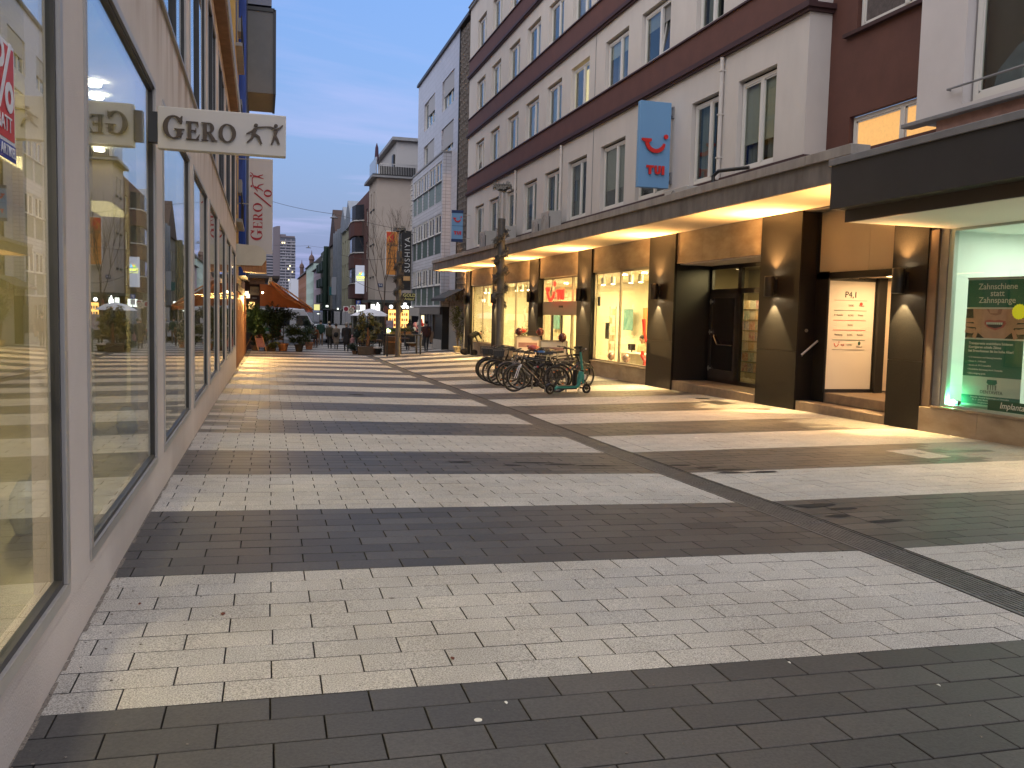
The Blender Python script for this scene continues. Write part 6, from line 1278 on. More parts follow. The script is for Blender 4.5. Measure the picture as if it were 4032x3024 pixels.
# ground floor
PALEW = mat('wall_pale_stone', (.34, .32, .29), .7, var=.08)
mb = MB(); mb.box(10.5, 11.4, 47.0, 51.2, -.8, 2.33); mb.build('ground_wall', PALEW, tb); mb = MB(); mb.box(10.1, 11.4, 51.2, 51.45, -.8, 2.3); mb.build('pier', BLACKM, tb)
mb = MB(); mb.box(10.75, 12, 51.45, 62.6, -1.2, 2.0); mb.build('shop_back', mat('shop_dark', (.05, .05, .055), .6), tb); mb = MB(); mb.box(9.99, 10.76, 51.45, 62.6, 1.5, 1.94); mb.build('shop_fascia', mat('fascia_taupe', (.13, .12, .11), .7), tb)
mb = MB(); mb.box(10.2, 10.76, 51.5, 54.6, -1.1, .0); mb.build('shop_plinth', PALEW, tb); mb = MB(); mb.box(10.25, 10.30, 51.8, 54.3, 0.0, 1.5); mb.build('dark_shutter', BLACKM, tb); mb = MB(); mb.box(10.2, 10.25, 54.7, 57.6, -.35, 1.5); mb.build('show_window', DARKG, tb); mb = MB(); mb.box(10.18, 10.76, 54.7, 57.6, -1.1, -.36); mb.build('shop_plinth', PALEW, tb)
mb = MB(); [mb.box(10.16, 10.2, y, y+.06, -.35, 1.5) for y in (54.7, 55.7, 56.6, 57.5)]; mb.build('show_window_bars', GREYM, tb)
t = thing('shop_awning', 'small dark sloping awning with slatted valance beside the far pillar', 'awning', (10, 49, 2.5)); AWN = mat('awning_black', (.045, .045, .045), .8)
mb = MB(); mb.prism([(10.5, 2.95), (9.45, 2.40), (9.45, 2.36), (10.5, 2.90)], 'y', 47.1, 51.4); mb.build('cloth', AWN, t); mb = MB(); [mb.box(9.52+.16*i, 9.56+.16*i, 47.1, 47.13, 2.22, 2.45+.08*i) for i in range(6)]; mb.box(9.44, 9.50, 47.1, 51.4, 2.26, 2.40); mb.build('valance', BLACKM, t)
# lit kiosk window and posters
LITK = emat('kiosk_light', (1.0, .85, .52), .5)
kk = thing('lit_display_case', 'small brightly lit display window with red flowers under the tiled bay', 'display case', (10.15, 61, -.9)); mb = MB(); mb.box(9.95, 10.1, 58.3, 62.5, -1.1, .12); mb.box(9.95, 10.1, 58.3, 62.5, 1.35, 1.9); mb.box(9.95, 10.1, 58.3, 58.5, .12, 1.35); mb.box(9.95, 10.1, 62.3, 62.5, .12, 1.35); mb.build('case', PALEW, kk); mb = MB(); mb.quad((10.7,58.4,.1),(10.7,62.4,.1),(10.7,62.4,1.4),(10.7,58.4,1.4)); mb.build('lit_back', LITK, kk)
random.seed(8)
for i in range(14): mb = MB(); mb.ball((10.3, 58.8+3.2*rnd(), .3+.8*rnd()), .10+.08*rnd(), 7, 5); mb.build('flower', [RED, mat('flower_pink', (.7,.3,.3), .6), DISP, DARKM][i % 4], kk)

# ------------------------------------------------------------------ generic street-front house
def house(nm, lab, X, y0, y1, z1, wallm, rows, cols, wz, wh, ww=.55, framem=UPVC, base=-1.4, depth=8, roof=None, side=True, lit=(), cat='building', shop=True):
    t = thing(nm, lab, cat, (X, (y0+y1)/2, gz(X, (y0+y1)/2)))
    pitch = (y1-y0)/cols; H = []
    for r in range(rows):
        for c in range(cols):
            yc = y0+(c+.5)*pitch; H.append((yc-pitch*ww/2, yc+pitch*ww/2, wz+r*wh, wz+r*wh+wh*.52))
    mb = MB(); mb.wall(X, y0, y1, base, z1, H, .15); mb.quad((X,y0,base),(X+depth,y0,base),(X+depth,y0,z1),(X,y0,z1)); mb.quad((X,y1,base),(X+depth,y1,base),(X+depth,y1,z1),(X,y1,z1)); mb.quad((X,y0,z1),(X+depth,y0,z1),(X+depth,y1,z1),(X,y1,z1)); mb.build('wall', wallm, t, fixn=False)
    for i, (a, b_, c, d) in enumerate(H):
        f = MB(); f.box(X+.08, X+.12, a, b_, c, c+.07); f.box(X+.08, X+.12, a, b_, d-.07, d); f.box(X+.08, X+.12, a, a+.08, c, d); f.box(X+.08, X+.12, b_-.08, b_, c, d); f.box(X+.08, X+.12, (a+b_)/2-.05, (a+b_)/2+.05, c, d); W = f.build('window', framem, t)
        g = MB(); g.quad((X+.13, a, c), (X+.13, b_, c), (X+.13, b_, d), (X+.13, a, d)); g.build('pane', LITROOM if i in lit else DARKG, W, fixn=False)
    if roof:
        k, hgt, m_ = roof
        mb = MB()
        if k == 'slope': mb.prism([(X-.35, z1), (X-.35, z1+.12), (X+3.5, z1+hgt), (X+depth, z1+hgt), (X+depth, z1)], 'y', y0, y1)
        elif k == 'gable': mb.prism([(y0, z1), ((y0+y1)/2, z1+hgt), (y1, z1)], 'x', X-.2, X+depth)
        mb.build('roof', m_, t)
    if shop:
        mb = MB(); mb.box(X-.02, X+.05, y0+.3, y1-.3, gz(X, y0)+.3, 1.5); mb.build('shop_window', DARKG, t); mb = MB(); mb.box(X-.9, X, y0+.2, y1-.2, 1.62, 1.74); mb.build('shop_canopy', DARKM, t)
    return t
BEIW = mat('beige_render', (.44, .375, .31), .88, var=.05, vscale=.8, bump=.2, bscale=80); ROOFD = mat('roof_dark', (.045, .042, .042), .7, var=.2); ROOFB = mat('roof_brown', (.045, .022, .016), .8, var=.3, vscale=5)
# beige corner house
bg_ = thing('beige_corner_house', 'beige corner house with roof terrace above lit ground floor shops', 'building', (8.5, 72, -1)); Hs = [(71.2,71.9,z,z+1.35) for z in (9.6,6.9,4.35)]+[(73.0,73.7,z,z+1.35) for z in (9.6,6.9,4.35)]
mb = MB(); mb.wall(8.5, 70, 75, 2.5, 11.85, Hs, .15); mb.quad((8.5,70,2.5),(18,70,2.5),(18,70,11.85),(8.5,70,11.85)); mb.build('wall', BEIW, bg_, fixn=False)
for a, b_, c, d in Hs: casement(bg_, 8.6, a, b_, c, d, split=(), back=None, room=False, pm=DARKG); mb = MB(); mb.box(8.42, 8.52, a-.1, b_+.1, c-.1, c); mb.build('sill', DARKM, bg_); mb = MB(); mb.box(8.55, 8.58, a+.02, b_-.02, c+.55, d); mb.build('roller_shutter', BEIW, bg_)
mb = MB(); mb.box(8.1, 18, 69.6, 75.2, 11.85, 12.0); mb.build('eave', GREYM, bg_); mb = MB(); mb.box(8.15, 18, 69.65, 75.2, 12.0, 12.1); mb.build('terrace_slab', BLACKM, bg_)
mb = MB(); mb.box(10.3, 18, 72, 84, 12.1, 15.1); mb.build('penthouse', mat('penthouse_wall', (.40, .385, .37), .85), bg_); mb = MB(); mb.box(9.9, 18, 71.6, 84, 15.1, 15.35); mb.build('penthouse_roof', GREYM, bg_); mb = MB(); mb.box(10.15, 10.32, 72.9, 73.8, 12.2, 14.2); mb.build('terrace_door', BLACKM, bg_)
mb = MB(); [mb.box(8.7+.13*i, 8.73+.13*i, 69.9, 69.93, 12.1, 12.9) for i in range(23)]; mb.box(8.7, 11.7, 69.89, 69.94, 12.9, 12.95); mb.build('terrace_railing', STEEL, bg_); mb = MB(); mb.box(8.75, 11.5, 69.96, 69.98, 12.12, 12.75); mb.build('railing_screen', BLACKM, bg_); mb = MB(); mb.box(8.4, 8.5, 69.9, 74, 12.1, 13.4); mb.build('glass_screen', mat('screen_glass', (.3, .33, .38), .2), bg_)
mb = MB(); mb.cyl((8.55, 70.6, 12.1), (8.55, 70.6, 14.2), .03, n=6); mb.lathe([(.04, 1.2), (.17, 1.5), (.12, 2.4), (.02, 2.75)], 8, (8.55, 70.6, 11.8)); one('closed_parasol', mb, mat('parasol_plum', (.05, .02, .04), .8), 'dark closed parasol standing on the roof terrace of the beige house', 'parasol', (8.55, 70.6, 12.1))
mb = MB(); mb.box(8.0, 18, 69.0, 75.2, 2.30, 2.48); mb.build('shop_canopy', mat('canopy_green', (.05, .06, .055), .6), bg_); mb = MB(); mb.box(9.0, 18, 70.0, 70.2, 1.9, 2.3); mb.build('shop_fascia', BLACKM, bg_)
mb = MB(); mb.box(8.9, 18, 70.3, 75, -1.3, 2.3); mb.build('shop_core', BLACKM, bg_); mb = MB(); mb.box(8.48, 8.62, 70.0, 70.15, -1.3, 2.3); mb.box(11.2, 11.4, 70.0, 70.2, -1.3, 2.3); mb.build('shop_post', BLACKM, bg_)
LITS = emat('shop_amber', (1.0, .52, .13), .7); LITWH = emat('shop_white_light', (.92, 1.0, .88), .55)
for a, b_ in ((9.55, 10.15), (10.5, 11.12)):
    mb = MB(); mb.box(a, b_, 69.98, 70.1, .35, 1.75); Wn = mb.build('lit_window', LITS, bg_)
    for i in range(9): mb = MB(); mb.box(a+.05+.18*(i % 3), a+.17+.18*(i % 3), 69.95, 69.97, .45+.42*(i//3), .68+.42*(i//3)); mb.build('window_goods', [WOOD, RED, DISP][(i*5) % 3], Wn)
mb = MB(); mb.box(8.2, 8.9, 70.3, 70.35, 1.55, 2.15); mb.box(7.6, 8.3, 75.2, 75.25, 1.5, 2.1); mb.build('lit_sign', LITWH, bg_)
t = thing('shop_globe_lights', 'row of glaring white lamp letters over the amber lit shop windows', 'sign', (10.3, 69.9, 1.9)); random.seed(6)
for x, z, r in ((9.72,1.98,.14),(10.42,1.98,.12),(10.68,1.98,.12),(10.80,2.22,.13),(10.98,1.98,.12),(11.36,1.98,.13)): mb = MB(); mb.ball((x, 69.85, z), r, 12, 8); mb.build('lamp_letter', emat('lamp_white', (1, 1, .95), 1.2), t, smooth=True)
t = thing('lantern', 'bright white lantern under the canopy corner of the beige house', 'lamp', (8.7, 69.8, 1.8)); mb = MB(); mb.lathe([(.10, 0), (.17, .05), (.17, .35), (.06, .45), (.05, .62), (.0001, .66)], 10, (8.65, 69.7, 1.62)); mb.build('glass', MATS['lamp_white'], t)
t = thing('red_round_banner', 'reddish oval hanging sign in the dark doorway of the beige house', 'sign', (9.3, 69.7, 1.7)); mb = MB(); mb.ball((9.28, 69.8, 1.75), .2, 12, 8, (.8, .2, 1.6)); mb.cyl((9.28, 69.8, .6), (9.28, 69.8, 1.5), .02, n=5); mb.build('panel', mat('sign_redbrown', (.30, .10, .07), .6), t)
mb = MB(); mb.box(8.84, 9.38, 66.0, 66.03, -.1, .95); t = one('poster_stand', mb, mat('poster_mix', (.45, .45, .48), .6, col2=(.25, .08, .12), vscale=3), 'pale printed poster stand left of the amber shop windows', 'poster', (9.1, 66, -.1))
# signs on these houses
t = thing('vertical_sign', 'tall orange and yellow vertical sign with red K emblem on the beige house', 'sign', (9.7, 69.5, 4.4)); mb = MB(); mb.box(9.17, 10.22, 69.45, 69.6, 4.38, 7.80); mb.build('frame', WHITEM, t); KO = mat('sign_orange', (.72, .30, .05), .5, col2=(.55, .20, .04), vscale=1.5); mb = MB(); mb.box(9.23, 10.16, 69.43, 69.45, 4.44, 7.74); mb.build('panel', KO, t)
KR = mat('sign_scarlet', (.62, .05, .02), .5); plate([[(0,0),(.56,0),(.56,.75),(0,.75)]], KR, t, (9.26, 69.42, 6.93), R_, U_, .008, 'emblem_field'); plate([[(.05,0),(.15,0),(.15,.3),(.5,0),(.56,.0),(.56,.06),(.2,.38),(.56,.7),(.56,.75),(.45,.75),(.12,.42),(.05,.36)]], KO, t, (9.26, 69.41, 6.93), R_, U_, .008, 'emblem')
text('Kodak', .30, INK, t, (9.69, 69.42, 6.72), R_, U_, .006, bold=.006)
for i, s_ in enumerate(('Digital', 'Foto', 'Express', 'Passbilder', 'Fotobuch', 'Drucke')): text(s_, .19, mat('ink_brown', (.25, .10, .03), .6), t, (9.69, 69.42, 6.3-.30*i), R_, U_, .005)
t = thing('vertical_sign', 'tall black vertical sign reading SUSHI in thin pale letters', 'sign', (9.5, 61.5, 3.1)); mb = MB(); mb.box(9.04, 9.87, 61.4, 61.6, 3.10, 7.12); mb.build('panel', BLACKM, t); text('SUSHIYA', .52, mat('letter_pale', (.6, .6, .58), .5), t, (9.62, 61.39, 5.5), (0, 0, 1), (-1, 0, 0), .01, spacing=1.25); mb = MB(); mb.box(9.35, 9.8, 61.38, 61.4, 3.75, 4.05); mb.build('amber_panel', mat('sign_amber', (.6, .36, .14), .5), t); mb = MB(); mb.cyl((9.87, 61.5, 6.9), (10.0, 61.5, 6.9), .03, n=6); mb.build('arm', BLACKM, t)
t = thing('gold_sign', 'small black sign with yellow GOLD Ankauf lettering above the lit shop', 'sign', (9.6, 60, 2.4)); mb = MB(); mb.box(9.08, 10.0, 60.0, 60.08, 2.36, 2.87); mb.build('panel', BLACKM, t); GOL = mat('letter_gold', (.62, .55, .20), .5); text('GOLD', .30, GOL, t, (9.56, 59.99, 2.72), R_, U_, .006, bold=.008); text('Ankauf', .23, GOL, t, (9.56, 59.99, 2.48), R_, U_, .006, bold=.006)
t = thing('lit_sign', 'tall white illuminated sign with a coloured flower emblem and yellow lettering', 'sign', (8.2, 78, 3.1)); mb = MB(); mb.box(7.75, 8.78, 77.9, 78.1, 3.08, 5.50); mb.build('panel', mat('sign_lit_white', (.6, .62, .66), .5, emit=(.72, .78, 1.0), estr=.09), t)
EY = emat('letter_lit_yellow', (.85, .9, .15), .5); text('EMIMI', .30, EY, t, (8.26, 77.88, 4.46), R_, U_, .01, bold=.006, spacing=1.15); text('Beauty & More', .13, EY, t, (8.26, 77.88, 4.24), R_, U_, .01)
for i, c in enumerate(((.4, .9, .05), (.85, .8, .1), (1, .45, .1), (.2, .7, .9), (.3, .6, 1))):
    a = radians(180-45*i); plate([[(0, 0), (.14*cos(a-.4), .14*sin(a-.4)+.01), (.30*cos(a), .30*sin(a)+.02), (.14*cos(a+.4), .14*sin(a+.4)+.01)]], emat('petal_%d' % i, c, .4), t, (8.24, 77.88, 4.68), R_, U_, .01, 'petal')
t = thing('house_number_plate', 'small dark blue number plate 94 on the corner of the beige house', 'sign', (8.87, 69.95, 3.6)); mb = MB(); mb.box(8.69, 9.05, 69.96, 69.99, 3.48, 3.76); mb.build('plate', NAVY, t); text('94', .26, WHITEM, t, (8.87, 69.95, 3.62), R_, U_, .005)
# red house with bay, then the row
REDB = tilemat('red_brick', (.12, .042, .034), (.08, .045, .04), .30, .09, .8); YELW = mat('pale_yellow_render', (.36, .35, .24), .85); GRYW = mat('grey_blue_cladding', (.22, .25, .29), .6, var=.1); 
rh = house('red_brick_house', 'red brick house with bulging bay behind the lit white sign', 8.5, 75.05, 86, 11.5, REDB, 3, 4, 3.2, 2.75, .45)
for z in (9.35, 6.6, 3.95):
    mb = MB(); mb.prism([(8.5, 78.5), (7.75, 79.3), (7.6, 81), (7.75, 84.6), (8.5, 85.4)], 'z', z-1.25, z); mb.build('bay_parapet', REDB, rh); mb = MB(); mb.prism([(8.5, 78.4), (7.7, 79.2), (7.55, 81), (7.7, 84.7), (8.5, 85.5)], 'z', z, z+.08); mb.build('bay_trim', WHITEM, rh); mb = MB(); mb.prism([(8.5, 78.7), (7.85, 79.5), (7.7, 81), (7.85, 84.4), (8.5, 85.2)], 'z', z+.08, z+1.42); mb.build('bay_glazing', DARKG, rh)
yh = house('yellow_gabled_house', 'pale yellow house with grey gabled dormers beyond the red brick house', 8.2, 86, 97, 9.6, YELW, 3, 4, 2.6, 2.4, .4)
for a in (86.2, 91.8): mb = MB(); mb.prism([(a, 9.6), (a, 10.7), (a+2.4, 12.2), (a+4.8, 10.7), (a+4.8, 9.6)], 'x', 8.0, 12); mb.build('dormer', GRYW, yh)
gh = house('grey_clad_house', 'grey blue clad house with vertical strips in the street row', 8.1, 97, 106, 10.4, GRYW, 4, 3, 1.9, 2.1, .5, lit=())
for y in (97.4, 100.2, 103.1): mb = MB(); mb.box(7.75, 8.1, y, y+.5, 1.6, 10.2); mb.build('fin', GRYW, gh)
mb = MB(); mb.box(7.3, 7.80, 99.0, 99.1, 3.3, 5.2); one('street_banner', mb, mat('banner_pale', (.42, .44, .48), .7), 'pale vertical banner on the grey clad house', 'banner', (7.5, 99, 3.3))
mb = MB(); mb.box(7.85, 8.5, 110, 110.1, 3.4, 4.4); one('teal_sign', mb, mat('sign_tealdark', (.02, .16, .17), .5), 'small teal sign hanging before the green house', 'sign', (8.2, 110, 3.4))
house('brown_roof_house', 'beige house with a very steep dark brown roof', 8.5, 106, 118, 9.6, mat('dull_beige', (.20, .19, .165), .85), 3, 4, 2.2, 2.4, .45, roof=('gable', 4.2, ROOFB))
gr = house('green_steel_house', 'dark green house with stacked box balconies', 8.3, 118, 134, 9.8, mat('green_render', (.06, .08, .062), .8), 4, 4, 1.9, 2.1, .5)
for j in range(3):
    for i in range(3): mb = MB(); mb.box(7.5, 8.3, 119+5*i, 121.6+5*i, 2.6+2.1*j, 3.7+2.1*j); mb.build('balcony', mat('green_deep', (.016, .040, .026), .6), gr)
mb = MB(); mb.cyl((7.9, 118.6, -1), (8.0, 118.6, 9.8), .3, n=10); mb.build('corner_column', MATS['green_deep'], gr)
house('pink_house', 'pale pink house with dark hipped roof far down the street', 8.4, 134.5, 154, 7.9, mat('pink_render', (.42, .34, .38), .85), 3, 6, 1.6, 2.1, .35, roof=('slope', 1.6, ROOFB))
house('mint_house', 'pale mint house with small bays far down the street', 8.4, 155, 180, 9.4, mat('mint_render', (.38, .48, .42), .85), 4, 6, 1.4, 2.0, .35, roof=('slope', 1.4, ROOFD), lit=(3,))
rs = house('sandstone_house', 'ornate red sandstone corner house with turrets at the far end of the row', 8.5, 181, 222, 8.8, mat('sandstone_red', (.26, .12, .07), .85, var=.2), 4, 9, 1.2, 2.0, .4, roof=('slope', 4.2, ROOFD))
for x, y in ((9.2, 220), (9.6, 184)): mb = MB(); mb.lathe([(.45, 0), (.45, 2.6), (.6, 2.8), (.45, 3.4), (.12, 3.8), (.03, 4.6)], 10, (x, y, 8.8)); mb.build('turret', mat('turret_copper', (.09, .05, .045), .7), rs)
house('white_modern_house', 'white flat-roofed modern house closing the far street end', 7.9, 260, 280, 10.2, mat('white_render', (.5, .52, .56), .8), 3, 3, 2.0, 2.8, .6, lit=(1,), shop=False)
lh = thing('low_left_house', 'low grey house row behind the timber shop roof on the left', 'building', (-3, 80, -1)); mb = MB(); mb.box(-14, .45, 80, 100, -1.4, 5.0); mb.build('wall', mat('grey_render', (.28, .28, .29), .85), lh)
for i in range(6): mb = MB(); mb.box(-2.6+.55*i, -2.25+.55*i, 79.96, 80.0, 3.2, 4.4); mb.build('window', DARKG, lh)
fr_ = thing('far_house_row', 'plain distant house front on the left side of the street', 'building', (2, 200, 0)); mb = MB(); mb.box(-30, 2.0, 190, 230, -1.8, 7); mb.build('wall', MATS['grey_render'], fr_)
for i, (ya, yb, h_, c) in enumerate(((63, 84, 15.5, (.34, .33, .31)), (84.5, 108, 17.5, (.42, .40, .35)), (108.5, 150, 16, (.28, .26, .26)))):
    t = thing('left_row_house', ['tall grey house', 'tall cream house', 'tall brown-grey house'][i]+' on the left side beyond the cafe, mirrored in the office windows', 'building', (-2.6, ya, -1)); mb = MB(); mb.box(-14, -2.6, ya, yb, -1.5, h_); mb.build('wall', mat('row_wall_%d' % i, c, .85, var=.1), t)
    for r in range(5):
        for k in range(int((yb-ya)/3)): mb = MB(); mb.box(-2.6, -2.56, ya+.8+3*k, ya+2.2+3*k, 2.2+2.8*r, 3.8+2.8*r); mb.build('window', DARKG, t)
# residential tower
tw = thing('residential_tower', 'tall concrete residential tower with stacked balconies far beyond the street', 'tower', (16, 800, 0)); TC = mat('tower_concrete', (.15, .13, .145), .85); TCL = mat('tower_slab', (.27, .26, .29), .85); TD = mat('tower_glass', (.07, .08, .11), .4)
mb = MB(); mb.box(9.3, 15.2, 800, 812, -4, 71); mb.prism([(9.3, 71), (15.2, 71), (15.2, 72.6), (12.5, 72.4), (9.3, 71.2)], 'y', 800, 812); mb.build('shaft', TC, tw); mb = MB(); mb.box(15.2, 28, 800, 815, -4, 63); mb.box(2.5, 9.3, 802, 815, -4, 52); mb.build('block', TD, tw); mb = MB(); mb.box(15.4, 20, 799, 812, 63, 65.6); mb.box(20, 27.5, 799, 812, 63, 64.4); mb.build('roof_house', TC, tw)
mb = MB(); mb2 = MB()
for j in range(26):
    z = -2+2.45*j
    mb.box(15.2, 28, 798.4, 800, z, z+.9); mb.box(19.5, 20.2, 798.8, 800, z, z+2.45); mb.box(24, 24.6, 798.8, 800, z, z+2.45)
    if j < 22: mb.box(2.5, 9.3, 800.4, 802, z, z+.9)
g = mb.build('balcony_bands', TCL, tw); g['kind'] = 'stuff'
TL = emat('tower_window_lit', (1, .8, .45), .7); random.seed(31)
for (x, j) in ((18.2, 24), (23, 16), (21.6, 15), (24.9, 14), (16.5, 24), (22, 11), (19, 4)): mb = MB(); mb.box(x, x+1.1, 798.9, 799, -2+2.45*j+1.0, -2+2.45*j+2.2); mb.build('lit_window', TL, tw)
mb2 = MB()
for k in range(70): x = 15.6+12*rnd(); j = int(rnd()*25); mb2.box(x, x+.8, 799.6, 799.9, -2+2.45*j+1.0, -2+2.45*j+2.1)
g = mb2.build('pale_windows', mat('tower_window_pale', (.35, .36, .38), .4), tw); g['kind'] = 'stuff'

# hanging street lamps
def hang(x, y, z, r, lab, x0, x1, z0, z1):
    t = thing('hanging_lamp', lab, 'street lamp', (x, y, z), 0, 'lamps hung on wires over the street')
    mb = MB(); mb.lathe([(.001, .22), (.05, .20), (.07, .10), (r, .0), (r*.95, -.03), (.001, -.04)], 20, (x, y, z)); mb.build('shade', mat('lamp_shade_grey', (.16, .155, .16), .4), t)
    mb = MB(); n = 14; mb.tube([(x0+(x-x0)*i/n, y, z0+(z+.24-z0)*i/n-.25*sin(pi*i/n)*(x-x0)/8) for i in range(n+1)], .012, 4); mb.tube([(x, y, z+.24), ((x+x1)/2, y, (z+.24+z1)/2-.06), (x1, y, z1)], .012, 4); mb.build('wire', BLACKM, t)
hang(4.54, 60, 7.62, .26, 'nearest hanging disc lamp over the street', -1.0, 10, 8.9, 6.9)
hang(5.36, 110, 8.95, .32, 'middle hanging disc lamp, smaller and lower in the view', -1.0, 8.6, 9.3, 9.0)
hang(5.9, 190, 9.3, .36, 'farthest and smallest hanging disc lamp beside the tower', -1, 8.5, 9.8, 9.4)
mb = MB(); mb.tube([(5.5+.35*i, 66, 5.6-.25*sin(pi*i/12)) for i in range(13)], .012, 4); one('street_wire', mb, BLACKM, 'thin wire crossing in front of the beige house', 'wire', (7, 66, 5.6))
mb = MB(); mb.tube([(9.2-.35*i, 52+.3*i, 3.35-.75*sin(pi*i/12)+.03*i) for i in range(13)], .012, 4); one('street_wire', mb, BLACKM, 'sagging dark wire under the tiled bay', 'wire', (8, 53, 3))
# traffic signs
t = thing('parking_sign', 'blue parking sign with a P above a small white plate', 'traffic sign', (7, 68, -1)); mb = MB(); mb.cyl((7.0, 68, -1.05), (7.0, 68, 2.4), .03, n=6); mb.build('post', GREYM, t); mb = MB(); mb.box(6.83, 7.15, 67.95, 67.97, 2.06, 2.38); mb.build('panel', mat('traffic_blue', (.015, .05, .28), .5), t); text('P', .32, WHITEM, t, (6.99, 67.94, 2.21), R_, U_, .004, bold=.006); mb = MB(); mb.box(6.84, 7.15, 67.95, 67.97, 1.66, 2.03); mb.build('extra_plate', WHITEM, t)
for x, y, z, lab in ((6.09, 68.3, 1.72, 'square white sign with a dark red disc, left of the zone sign'), (6.62, 68.4, 1.80, 'square white sign with a dark red disc, right of and behind the zone sign')):
    t = thing('red_disc_sign', lab, 'traffic sign', (x, y, -1)); mb = MB(); mb.cyl((x, y+.03, -1.05), (x, y+.03, z), .03, n=6); mb.build('post', GREYM, t); mb = MB(); mb.box(x-.20, x+.20, y, y+.015, z-.21, z+.21); mb.build('panel', WHITEM, t); plate([disc((0, 0), .165, 20)], mat('traffic_red', (.25, .01, .03), .5), t, (x+.02, y-.01, z), R_, U_, .005, 'disc')
t = thing('zone_sign', 'cream square zone sign with a dark ring and faint 30', 'traffic sign', (6.27, 66, -1)); mb = MB(); mb.cyl((6.27, 66.03, -1.05), (6.27, 66.03, 1.7), .03, n=6); mb.build('post', GREYM, t); mb = MB(); mb.box(6.06, 6.47, 66, 66.015, 1.41, 1.83); mb.build('panel', mat('traffic_cream', (.68, .60, .45), .5), t); plate(ring(.27, .27, .03, .03), INK, t, (6.27, 65.99, 1.52), R_, U_, .004, 'ring'); text('30', .15, INK, t, (6.27, 65.99, 1.655), R_, U_, .003); text('ZONE', .09, INK, t, (6.27, 65.99, 1.46), R_, U_, .003)
t = thing('lit_yellow_sign', 'square yellow lit sign on the right of the orange awning tip', 'sign', (5.2, 90, 1.5)); mb = MB(); mb.box(4.95, 5.5, 90, 90.1, 1.57, 2.14); mb.build('panel', emat('sign_lit_yellow', (.95, .9, .35), .22), t); mb = MB(); mb.cyl((5.5, 90.05, -1), (5.5, 90.05, 2.3), .04, n=6); mb.build('post', GREYM, t)
for x, y, z, w, h, lab in ((6.35, 92, 2.0, .25, .18, 'small glaring white lit sign left of the grey house'), (5.7, 95, 1.2, .3, .07, 'small lit white strip sign low in the street'), (7.1, 88, 1.75, .15, .16, 'small bright square light by the round signs')):
    mb = MB(); mb.box(x-w/2, x+w/2, y, y+.05, z-h/2, z+h/2); one('lit_shop_sign', mb, LITWH, lab, 'sign', (x, y, z))

# house with the orange awning, far left
oh = thing('awning_house', 'low dark house with flat roof carrying the orange awning', 'building', (-.5, 55, -.8)); mb = MB(); mb.box(-6, -.10, 55.5, 64, -1.4, 3.3); mb.build('wall', mat('wall_brown', (.075, .045, .038), .8), oh); mb = MB(); mb.box(-6, 1.0, 53.6, 64.3, 3.34, 3.50); mb.build('roof_slab', ROOFD, oh); mb = MB(); mb.box(-.7, .2, 54.0, 54.1, 3.0, 3.34); mb.build('roof_beam', WOODD, oh)
mb = MB(); mb.box(-.75, -.40, 55.42, 55.48, 1.55, 1.97); mb.build('lit_window', emat('window_amber', (1, .62, .2), .6), oh)
t = thing('square_sign', 'square cream sign with the letters NO on the brown wall', 'sign', (-.4, 55.4, 2.4)); mb = MB(); mb.box(-.66, -.15, 55.36, 55.44, 2.38, 2.89); mb.build('panel', mat('sign_cream_lit', (.5, .42, .26), .6), t); text('NO', .28, INKG, t, (-.38, 55.35, 2.62), R_, U_, .004); mb = MB(); mb.box(-.53, -.27, 55.44, 55.47, 2.20, 2.23); mb.build('strip', WHITEM, t)
ORG = mat('awning_orange', (.30, .095, .022), .8, var=.1); oa = thing('orange_awning', 'big orange fabric awning sloping down over the cafe plants', 'awning', (1.2, 50, 2.4))
mb = MB()
def orp(u, y): return (.43+2.05*u, y, 3.06-1.42*u-.10*sin(pi*u))
for i in range(8): mb.quad(orp(i/8, 46.5), orp((i+1)/8, 46.5), orp((i+1)/8, 55), orp(i/8, 55))
for i in range(16): mb.quad(orp(1, 46.5+.53*i), orp(1, 46.5+.53*(i+1)), (2.5, 46.5+.53*(i+1), 1.44+.05*(i % 2)), (2.5, 46.5+.53*i, 1.44+.05*(i % 2)))
mb.build('fabric', ORG, oa, fixn=False); mb = MB(); mb.tube([(.43, 46.45, 3.0), (1.4, 46.45, 2.42), (2.45, 46.45, 1.66)], .045, 6); mb.tube([(.43, 46.45, 2.85), (1.1, 46.6, 2.2), (2.3, 46.5, 1.66)], .02, 5); mb.build('front_arm', WOOD, oa); mb = MB(); mb.box(.36, .50, 46.3, 55, 2.95, 3.15); mb.build('cassette', mat('cassette_cream', (.5, .42, .30), .6), oa)
mb = MB(); mb.add([(-.1, 54, 1.75), (2.2, 54, 1.65), (2.3, 54, 1.72), (.43, 54, 3.0), (-.1, 54, 3.0)], [(0,1,2,3,4)]); mb.build('rear_curtain', ORG, oa, fixn=False)
area('awning_lamp', (.3, 50.5, 2.2), (1.2, 51.5, 2.5), 7, (1.0, .50, .16), .2, 3, oa)
t = thing('bulb', 'small glowing bulb hanging under the orange awning', 'lamp', (.05, 50, 2.5)); mb = MB(); mb.ball((.05, 50, 2.45), .05, 8, 6); mb.build('glass', emat('bulb_glow', (1, .75, .4), 12), t)

